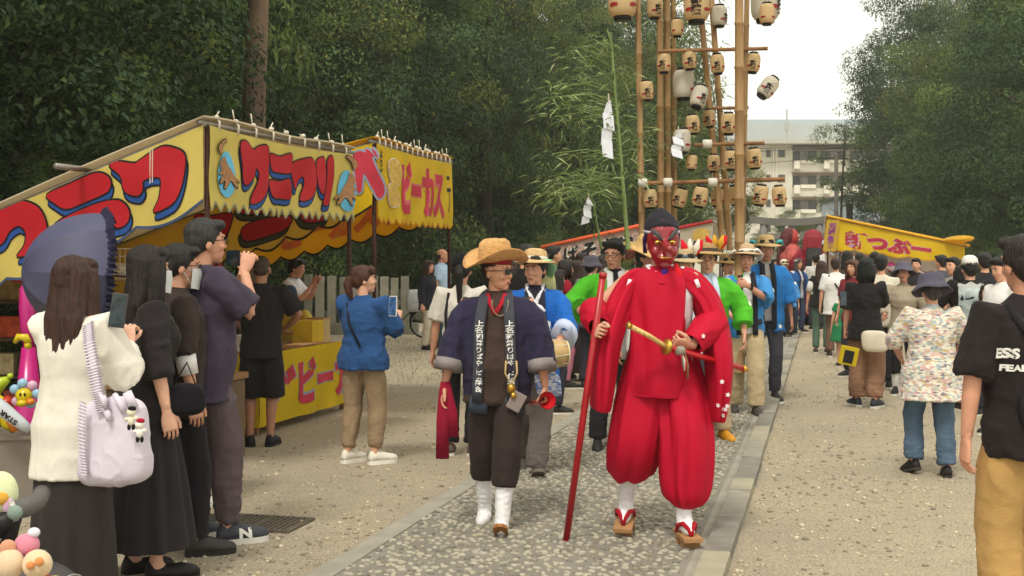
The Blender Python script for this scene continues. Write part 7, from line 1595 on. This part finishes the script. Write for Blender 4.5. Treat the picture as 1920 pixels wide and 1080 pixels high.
def shide(label, px, py0, py1, Y, w, lean, seed=0):
    top = at(px,py0,Y); h = (py1-py0)/F*Y; e = empty("paper_streamer", top, 0, label, "paper streamer"); n = 4; ph = h/n
    b = MB(); b.tube([(0,0,.06),(0,0,-.01)],.006,6); obj("tie", b, rope_m, e)
    for k in range(n):
        sx_ = 1 if (k+seed)%2 else -1; x = lean*k/n; z0, z1 = -ph*k*.98, -ph*(k+1)*1.08; tilt = .30*w
        b = MB(); V = [(x-w/2*(.35 if k==0 else 1),0,z0+tilt*sx_*.5),(x+w/2*(.35 if k==0 else 1),0,z0-tilt*sx_*.5),(x+w/2+.1*w*sx_,-.012*sx_,z1+.5*tilt*-sx_),(x-w/2+.1*w*sx_,-.012*sx_,z1+.5*tilt*sx_)]; V += [(p[0],p[1]+.003+.001*k,p[2]) for p in V]
        b.add(V,[(0,1,2,3),(4,7,6,5),(0,4,5,1),(1,5,6,2),(2,6,7,3),(3,7,4,0)]); o = obj("fold", b, SH, e); o.location.y = -.004*k
    return e
shide("large white zigzag paper streamer on the green bamboo", 1141,190,288,9.3,.085,-.02); shide("small white zigzag paper streamer on the thin bamboo stem", 1104,372,416,9.6,.065,-.03,1); shide("pale blue white paper streamer in front of the white lantern", 1272,248,292,12.2,.11,-.03)
# ================================================================== red haired giant costumes
def giant(label, px, ytop, Y, yaw, robe, hair_, mane, side=False):
    z = EYE+(HZ-ytop)/F*Y; e = empty("costume_figure",(gx(px,Y),Y,0),R(yaw),label,"costumed figure"); b = MB(); b.tube([(0,0,.25),(0,0,.9),(0,0,z-.75),(0,0,z-.48),(0,0,z-.36)],[(.48,.34),(.44,.32),(.40,.30),(.28,.22),(.10,.1)],20,ref=(1,0,0)); V,Q = remesh(*b.arr(),.025,2); V += normals(V,Q)*folds(V,(5,5,1.5),.02,3)[:,None]; link("robe",mesh_from_numpy(V,Q,"robe",[robe]),e)
    for s in (-1,1): b = MB(); b.tube([(.26*s,0,z-.55),(.45*s,-.1,z-.85),(.42*s,-.3,z-1.05)],[(.10,.12),(.13,.2),(.10,.24)],14,ref=(1,0,0)); obj("sleeve",b,robe,e,True)
    for s in (-1,1): b = MB(); b.tube([(.13*s,0,0.02),(.13*s,0,.3)],[.07,.06],10); b.ell((.13*s,-.06,.04),(.05,.12,.04),10,6); obj("foot",b,cloth("2b2827"),e,True)
    b = MB(); b.ell((0,-.05,z-.24),(.19,.17,.22)); obj("face",b,mat("figure_face","a93a35",rough=.5,bump=.05),e,True)
    b = MB(); b.ell((0,-.21,z-.30),(.05,.03,.02)); obj("mouth",b,mat("streamer_paper","d9dbe2"),e,True); 
    for s in (-1,1): b = MB(); b.ell((.08*s,-.205,z-.20),(.03,.02,.03)); obj("eye",b,mat("eye_white","cfc6bb"),e,True)
    b = MB(); b.ell((0,.04,z-.20),(.23,.20,.215)); b.tube([(0,.08,z-.2),(0,.16,z-.5),(0,.20,z-.8)],[(.24,.18),(.28,.14),(.22,.06)],20,ref=(1,0,0)); V,Q = remesh(*b.arr(),.02,2); az = np.arctan2(V[:,1],V[:,0]); V += normals(V,Q)*(.016*vnoise(np.stack([np.cos(az)*9,np.sin(az)*9,V[:,2]*2],1),1.5,4))[:,None]; link("hair",mesh_from_numpy(V,Q,"hair",[hair_]),e)
    b = MB(); b.tube([(0,.26,z-.45),(0,.30,z-.9),(0,.26,z-1.4)],[(.18,.06),(.22,.06),(.14,.03)],14,ref=(1,0,0)); obj("mane",b,mane,e,True); return e
giant("giant figure with brown red hair and a pink patterned robe left of the crimson one", 1482,428,30,75, mat("robe_pink","a8524c",rough=.9,var=.3,scale=6,bump=.2), hairmat("5a1c1e"), hairmat("4a1618"))
giant("giant figure with crimson hair and a black mane, beside the corner banner", 1524,431,29,172, mat("robe_crimson","7f1c2c",rough=.9,var=.3,scale=6,bump=.2), hairmat("8d1526"), hairmat("1c1718"))
# round lantern on a stick by the light blue coat
o = copy_tree(Ln); o.location = at(1457,522,17.5); o.scale = (1.25,1.25,1.35); o.rotation_euler = (0,0,R(25)); o["label"] = "round tan lantern carried on a short pole above the path"; del o["group"]
b = MB(); e = empty("lantern_pole",(gx(1452,17.6),17.6,0),0,"short bamboo pole under the round tan lantern","pole"); culm(b,(0,0,0),at(1456,545,17.6)-e.location,.05,.035,10,.4); obj("pole",b,bam,e,True); b = MB(); b.lathe([(.05,0),(.06,.02),(.05,.05),(0,.05)],10); obj("foot",b,bam,e,True)
# ================================================================== things at the lower left
pc = at(188,516,6.75); par = empty("parasol", pc, 0, "navy parasol with a ruffled edge leaning over the white blouse's shoulder", "parasol"); ax = Vector((-.86,-.44,.06)).normalized(); ex_ = ax.cross(Vector((0,0,1))).normalized(); ey_ = ex_.cross(ax)
NV = [mat("parasol_navy","4b4b66",rough=.55,var=.05,scale=4,bump=.08,spec=.4), mat("parasol_navy2","42425c",rough=.55,var=.05,scale=4,bump=.08,spec=.4)]
def cpt(a, f, off=0.0):
    seg = PI/4; k = a/seg; fr = abs((k-math.floor(k))-.5)*2; rr = (.355+off)*(1-.06*(1-fr**2))*math.sin(f*PI/2*.98); dp = .42*math.cos(f*PI/2*.98)-.012*(1-fr**2)*f; return ex_*rr*math.cos(a)+ey_*rr*math.sin(a)+ax*(dp+off*.6)
for k in range(8):
    b = MB(); V = []; n, m = 8, 12
    for sd in (0,1):
        for i in range(m+1):
            for j in range(n+1): V.append(cpt(k*PI/4+PI/4*j/n*.9999, i/m, .002*(1-2*sd)))
    q = (m+1)*(n+1); b.add(V,[(i*(n+1)+j,i*(n+1)+j+1,(i+1)*(n+1)+j+1,(i+1)*(n+1)+j) for i in range(m) for j in range(n)]+[(q+i*(n+1)+j,q+(i+1)*(n+1)+j,q+(i+1)*(n+1)+j+1,q+i*(n+1)+j+1) for i in range(m) for j in range(n)]); obj("panel",b,NV[k%2],par,True)
    b = MB(); b.tube([cpt(k*PI/4,f,-.008) for f in np.linspace(.02,1,8)],.004,5); obj("rib",b,mat("rib_steel","8a8d94",metal=.6,bump=0),par,True)
V = []; nr_ = 220
for i in range(nr_+1): a = 2*PI*i/nr_; w1 = .016*math.sin(i*1.9)+.008*math.sin(i*.7); V += [cpt(a,1.0,.0)+ax*.012, cpt(a,1.0,.012+w1)+ax*(-.016), cpt(a,1.0,.022+w1*1.3)+ax*(-.048+.01*math.sin(i*2.6))]
obj("ruffle",MB().add(V,[(3*i+k,3*i+k+1,3*i+k+4,3*i+k+3) for i in range(nr_) for k in range(2)]),mat("ruffle_navy","26253c",rough=.9,var=.3,scale=30,bump=.2),par,True)
b = MB(); b.tube([ax*.34,ax*.28,-ax*.10,-ax*.46],[.007,.006,.006,.006],8); obj("shaft",b,mat("shaft_brown","4a3324",bump=0),par,True); b = MB(); b.tube([-ax*.44,-ax*.55],[.013,.012],10); obj("grip",b,wood,par,True)
# grey tub of toys
tubc = Vector((gx(28,7.75),7.85,0)); tub = empty("plastic_tub", tubc, R(6), "grey plastic tub full of inflatable toys at the lower left", "tub"); grey = mat("tub_grey","80776b",rough=.6,var=.05,scale=4,bump=.06)
w, d, h = .60, .42, .42; b = MB()
for (c,s) in (((0,-d/2,h/2),(w,.014,h)),((0,d/2,h/2),(w,.014,h)),((-w/2+.007,0,h/2),(.014,d-.016,h)),((w/2-.007,0,h/2),(.014,d-.016,h)),((0,0,.02),(w-.03,d-.02,.02))): b.box(c,s)
obj("wall",b,grey,tub); b = MB()
for (c,s) in (((0,-d/2-.008,h+.008),(w+.04,.03,.026)),((0,d/2+.008,h+.008),(w+.04,.03,.026)),((-w/2-.008,0,h+.008),(.03,d-.016,.026)),((w/2+.008,0,h+.008),(.03,d-.016,.026))): b.box(c,s)
obj("rim",b,grey,tub,bevel=.006)
b = MB(); b.box((.225,-d/2-.009,.24),(.115,.003,.12)); lbm = mat("sticker","bdb5a5",var=.06,bump=0); lo = obj("sticker",b,lbm,tub); bm = poly_bm([[(.20+.018*math.cos(t),.27+.018*math.sin(t)) for t in [i*PI/5 for i in range(10)]]],2); map_bm(bm,lambda x,y: Vector((x,-d/2-.0125,y)),"print_circle",mat("sticker_red","b0524a",bump=0),lo)
for k in range(4): b = MB(); b.box((.245,-d/2-.0122,.275-.022*k-(.02 if k else 0)),(.055 if k else .03,.001,.006)); obj("print_line",b,mat("sticker_ink","6d665c",bump=0),lo)
def balloon_toy(label, loc, parts, name="balloon_toy", eyes=None, cat="balloon"):
    e = empty(name, loc, 0, label, cat)
    for (nm,c,pts,rad) in parts:
        b = MB()
        if isinstance(rad,tuple): b.ell(pts,rad,16,11)
        else: b.tube(pts,rad,14)
        obj(nm,b,mat("rubber_"+c,c,rough=.25,var=.05,scale=6,bump=0,spec=.5,trans=.15),e,True)
    if eyes:
        for p in eyes: b = MB(); b.ell(p,(.007,.006,.012),8,6); obj("eye",b,mat("ink_black","161210"),e,True)
    return e
YEL,ORA,REDb,LBL,PKB,PURb,LIM = "d8c018","e0861c","c83a1e","9cc4dd","dcb3cc","6a3f96","b9cf2e"
fpos = at(45,742,7.6)
balloon_toy("smiling yellow flower balloon with pale blue and pink petals in the tub", fpos,
  [("head",YEL,(0,0,0),(.055,.045,.05))]+[("petal",[LBL,PKB,LBL,LBL,PKB,LBL][k],(.075*math.cos(a),.02,.07*math.sin(a)+.01),(.034,.025,.032)) for k,a in enumerate([.0,.9,1.8,2.7,3.9,5.2])]+[("nose",ORA,(.055,-.03,-.035),(.028,.026,.022)),("cheek",YEL,(.0,-.035,-.045),(.035,.03,.024))],eyes=[(-.005,-.045,.012),(.022,-.043,.012)])
balloon_toy("twisted balloon of orange, red and yellow tubes below the flower balloon", at(22,772,7.7),
  [("tube",REDb,[(-.05,0,.05),(-.02,-.02,.06),(.01,-.02,.05)],[.02,.05,.03]),("tube",ORA,[(.0,-.03,.03),(.03,-.05,-.05),(.045,-.05,-.12)],[.02,.045,.025]),("tube",YEL,[(-.09,0,.10),(-.06,0,.05),(-.03,0,-.08),(.02,0,-.13)],[.02,.045,.04,.02]),("tube",PURb,(-.09,.0,-.01),(.05,.04,.05))])
balloon_toy("yellow balloon knot lying over the dark wooden shelf edge", at(40,640,7.9),[("tube",YEL,[(-.045,0,-.01),(-.02,0,.03),(.03,0,.025),(.05,0,-.01)],[.014,.024,.028,.022]),("tube",YEL,[(.03,0,-.03),(.06,0,-.025)],[.022,.026])])
balloon_toy("tall pink inflatable standing behind the navy parasol", Vector((gx(54,8.6),8.6,0)),[("body","c4267e",[(0,0,.95),(.0,0,1.1),(-.01,0,1.25),(-.02,0,1.38),(-.02,0,1.43)],[.04,.06,.06,.045,.015]),("base","c4267e",[(0,0,.0),(0,0,.3),(0,0,.95)],[.14,.12,.05])],name="inflatable",cat="inflatable toy")
bat = balloon_toy("white inflatable bat with black lettering leaning in the tub", at(22,775,7.45),[("body","cfd5da",[(-.16,0,.10),(-.05,0,.02),(.06,0,-.065),(.115,0,-.105)],[.05,.048,.038,.026])],name="inflatable_bat",cat="inflatable toy")
bm = fit_bm(text_bm("STAR",1,.04),.13,.035); dd = Vector((-.8,0,.6)).normalized(); uu = Vector((-.6,0,-.8)).normalized(); map_bm(bm,lambda x,y: Vector((-.0,-.052,-.02))+dd*(x)+uu*y,"lettering",mat("ink_black","161210"),bat)
balloon_toy("purple and pink inflatable ball at the right end of the tub", at(78,795,7.7),[("body",PURb,(0,0,0),(.06,.06,.07)),("patch",PKB,(.01,-.03,.045),(.035,.04,.03))],name="inflatable_ball",cat="inflatable toy")
balloon_toy("lime green balloon behind the orange tubes in the tub", at(2,722,7.8),[("tube",LIM,[(-.05,0,-.08),(0,0,.02),(.05,0,.04)],[.03,.045,.02]),("tube",LIM,(.06,0,.06),(.02,.02,.02))])
# stroller with plush toys in the corner
SG = mat("stroller_grey","4f4d4c",rough=.7,var=.08,scale=20,bump=.2,bscale=150); SBK = mat("stroller_black","1d1c1c",rough=.5,bump=.1); foam = mat("stroller_foam","65625f",rough=.9,bump=.3,bscale=200); chrome = mat("stroller_trim","b9b6ae",rough=.35,metal=.3,bump=0)
sc = Vector((gx(10,4.55),4.55,0)); sr = empty("stroller", sc, 0, "dark grey stroller hung with plush toys in the lower left corner", "stroller"); q_ = lambda px,py,Y: at(px,py,Y)-sc
b = MB(); b.tube([q_(22,958,4.45),q_(48,952,4.5),q_(70,940,4.62),q_(78,925,4.75)],[.036,.037,.036,.034],16); obj("bumper_bar",b,foam,sr,True)
b = MB(); b.tube([q_(20,960,4.44),q_(30,957,4.45)],[.040,.040],16); obj("bar_end",b,chrome,sr,True); b = MB(); b.ell(q_(28,961,4.40),(.03,.02,.028)); obj("button",b,mat("button_green","7d8f84",bump=0),sr,True)
b = MB(); b.tube([q_(-60,985,4.5),q_(0,985,4.48),q_(30,970,4.46)],[.05,.05,.03],14); b.tube([q_(28,966,4.47),q_(18,1010,4.5),q_(-20,1090,4.6)],[.028,.028,.03],12); obj("frame",b,SBK,sr,True)
b = MB(); V = []; n,m = 16,9
for i in range(m+1):
    f = i/m
    for k in range(n+1): u = -1+2*k/n; V.append(Vector((.03+.19*f*(1), .30*u*(1-.15*f), .37-.035*f*f-.06*abs(u)**3 + .03*math.sin(f*PI))))
b.add([v+Vector((.0,-.05,.0)) for v in V],[(i*(n+1)+k,i*(n+1)+k+1,(i+1)*(n+1)+k+1,(i+1)*(n+1)+k) for i in range(m) for k in range(n)]); b.tube([Vector((.22,-.05-.255+.51*k/10,.335-.055*abs(-1+k/5)**3)) for k in range(11)],[.014]*11,8); so = obj("sun_visor",b,SG,sr,True); md = so.modifiers.new("s",'SOLIDIFY'); md.thickness = .01
b = MB(); b.tube([Vector((.228,-.05-.255+.51*k/10,.350-.055*abs(-1+k/5)**3)) for k in range(11)],[.004]*11,6); obj("trim",b,chrome,sr,True)
for (x,y) in ((.10,-.24),(.10,.2),(-.45,-.24),(-.45,.2)): 
    b = MB(); b.tube([(x,y-.02,.09),(x,y+.02,.09)],[.088,.088],20); w_ = obj("wheel",b,SBK,sr,True); b = MB(); b.tube([(x,y-.024,.09),(x,y+.024,.09)],[.045,.045],14); obj("hub",b,chrome,w_,True)
    b = MB(); b.tube([(x,y,.09),(x-.02 if x > 0 else x+.1,y*.9,.40)],[.014,.014],8); obj("leg",b,SBK,sr,True)
b = MB(); b.tube([(-.5,-.22,.40),(.08,-.22,.40)],[.014,.014],8); b.tube([(-.5,.2,.40),(.08,.2,.40)],[.014,.014],8); b.box((-.2,0,.36),(.55,.36,.05)); obj("seat_base",b,SG,sr)
def plush(label, loc, parts, cat="plush toy"):
    e = empty("plush_toy", loc, 0, label, cat)
    for (nm,c,p,r_) in parts: b = MB(); b.ell(p,r_,16,11); obj(nm,b,mat("felt_"+c,c,rough=.95,var=.05,scale=20,bump=.3,bscale=200,sheen=.3),e,True)
    return e
plush("round pink plush toy with crimson feet on top of the beige plush", at(50,1022,4.2),[("body","cf7f93",(0,0,0),(.045,.04,.042)),("foot","b01c3c",(.03,-.03,-.028),(.020,.018,.018)),("foot","b01c3c",(-.026,-.03,-.04),(.022,.018,.018)),("hat","d9d6e0",(.026,.0,.045),(.022,.018,.018))])
plush("beige plush head with orange cheeks hanging on the stroller", at(70,1058,4.15),[("head","dbbf9a",(0,0,0),(.052,.045,.052)),("cheek","d58a4c",(.024,-.042,.02),(.016,.01,.016)),("nose","d58a4c",(-.005,-.048,.008),(.015,.012,.015)),("hand","d2b92e",(.065,-.01,-.052),(.024,.018,.014)),("hand","d2b92e",(-.02,-.03,-.065),(.016,.016,.016)),("sleeve","b02a24",(.03,.0,-.055),(.03,.02,.018))])
plush("large pale beige plush ball at the very corner beside the pink plush", at(18,1058,4.15),[("head","d9bd9c",(0,0,0),(.052,.045,.055)),("ear","c98f6f",(-.01,.01,.055),(.03,.022,.03))])
e = plush("pastel cushion with yellow and pink patches on the stroller seat", at(2,925,4.5),[("body","cfd6a8",(0,0,0),(.065,.05,.085)),("patch","d9a23c",(.012,-.035,-.01),(.034,.02,.03)),("patch","cfa3c0",(.038,-.025,-.04),(.022,.02,.035)),("patch","e2e0da",(-.005,-.042,.03),(.02,.012,.022))],"cushion")
# ================================================================== bicycle by the fence
bk = empty("bicycle",(gx(752,24),24,0),R(8),"old bicycle with a pale bag standing in front of the rubble wall","bicycle"); tyre = mat("tyre","1d1c1b",bump=.1); steelb = mat("bike_steel","8d8f90",rough=.4,metal=.6,bump=0)
for x in (-.48,.48):
    b = MB(); pts=[(x+.29*math.cos(t),0,.31+.29*math.sin(t)) for t in np.linspace(0,2*PI,25)]; b.tube(pts,.022,6,ref=(0,1,0)); w_ = obj("wheel",b,tyre,bk,True); b = MB()
    for k in range(10): a = k*PI/5; b.tube([(x,.01,.31),(x+.275*math.cos(a),0,.31+.275*math.sin(a))],.003,4)
    b.tube([(x+.265*math.cos(t),0,.31+.265*math.sin(t)) for t in np.linspace(0,2*PI,21)],.009,5,ref=(0,1,0)); obj("spokes",b,steelb,w_,True)
b = MB(); 
for p in ([(-.48,0,.31),(-.15,0,.72)],[(-.48,0,.31),(-.05,0,.30)],[(-.05,0,.30),(-.17,0,.80)],[(-.05,0,.30),(.36,0,.72)],[(.48,0,.31),(.34,0,.90)]): b.tube(p,.014,7)
obj("frame",b,mat("bike_frame","3f4348",rough=.4,bump=0),bk,True); b = MB(); b.ell((-.18,0,.84),(.13,.07,.035)); obj("saddle",b,tyre,bk,True); b = MB(); b.tube([(.22,-.25,.96),(.33,-.12,1.0),(.34,0,.96),(.33,.12,1.0),(.22,.25,.96)],.012,7); obj("handlebar",b,steelb,bk,True)
bag("rain_cover","crumpled pale plastic bag hanging on the old bicycle",bk.location+Vector((.28,-.12,.78)),0,(.34,.25,.46),mat("plastic_bag","a9aaa8",rough=.4,var=.15,scale=12,bump=.4,bscale=20))
# ------------------------------------------------------------------ done
bpy.data.scenes.remove(TMP)
# added haze volume that lifts the dark tones
hz = MB(); hz.box((30,120,24),(260,320,52)); ho = tag(obj('haze', hz, None), kind='stuff'); ho['label'] = 'added faint haze volume lifting the dark tones'
hm = bpy.data.materials.new('haze'); hm.use_nodes = True; t_ = hm.node_tree; t_.nodes.clear(); vo = t_.nodes.new('ShaderNodeVolumePrincipled'); vo.inputs['Color'].default_value = (.93,.93,.88,1); vo.inputs['Density'].default_value = .0010; vo.inputs['Anisotropy'].default_value = .2
ou = t_.nodes.new('ShaderNodeOutputMaterial'); t_.links.new(vo.outputs[0], ou.inputs['Volume']); ho.data.materials.clear(); ho.data.materials.append(hm)
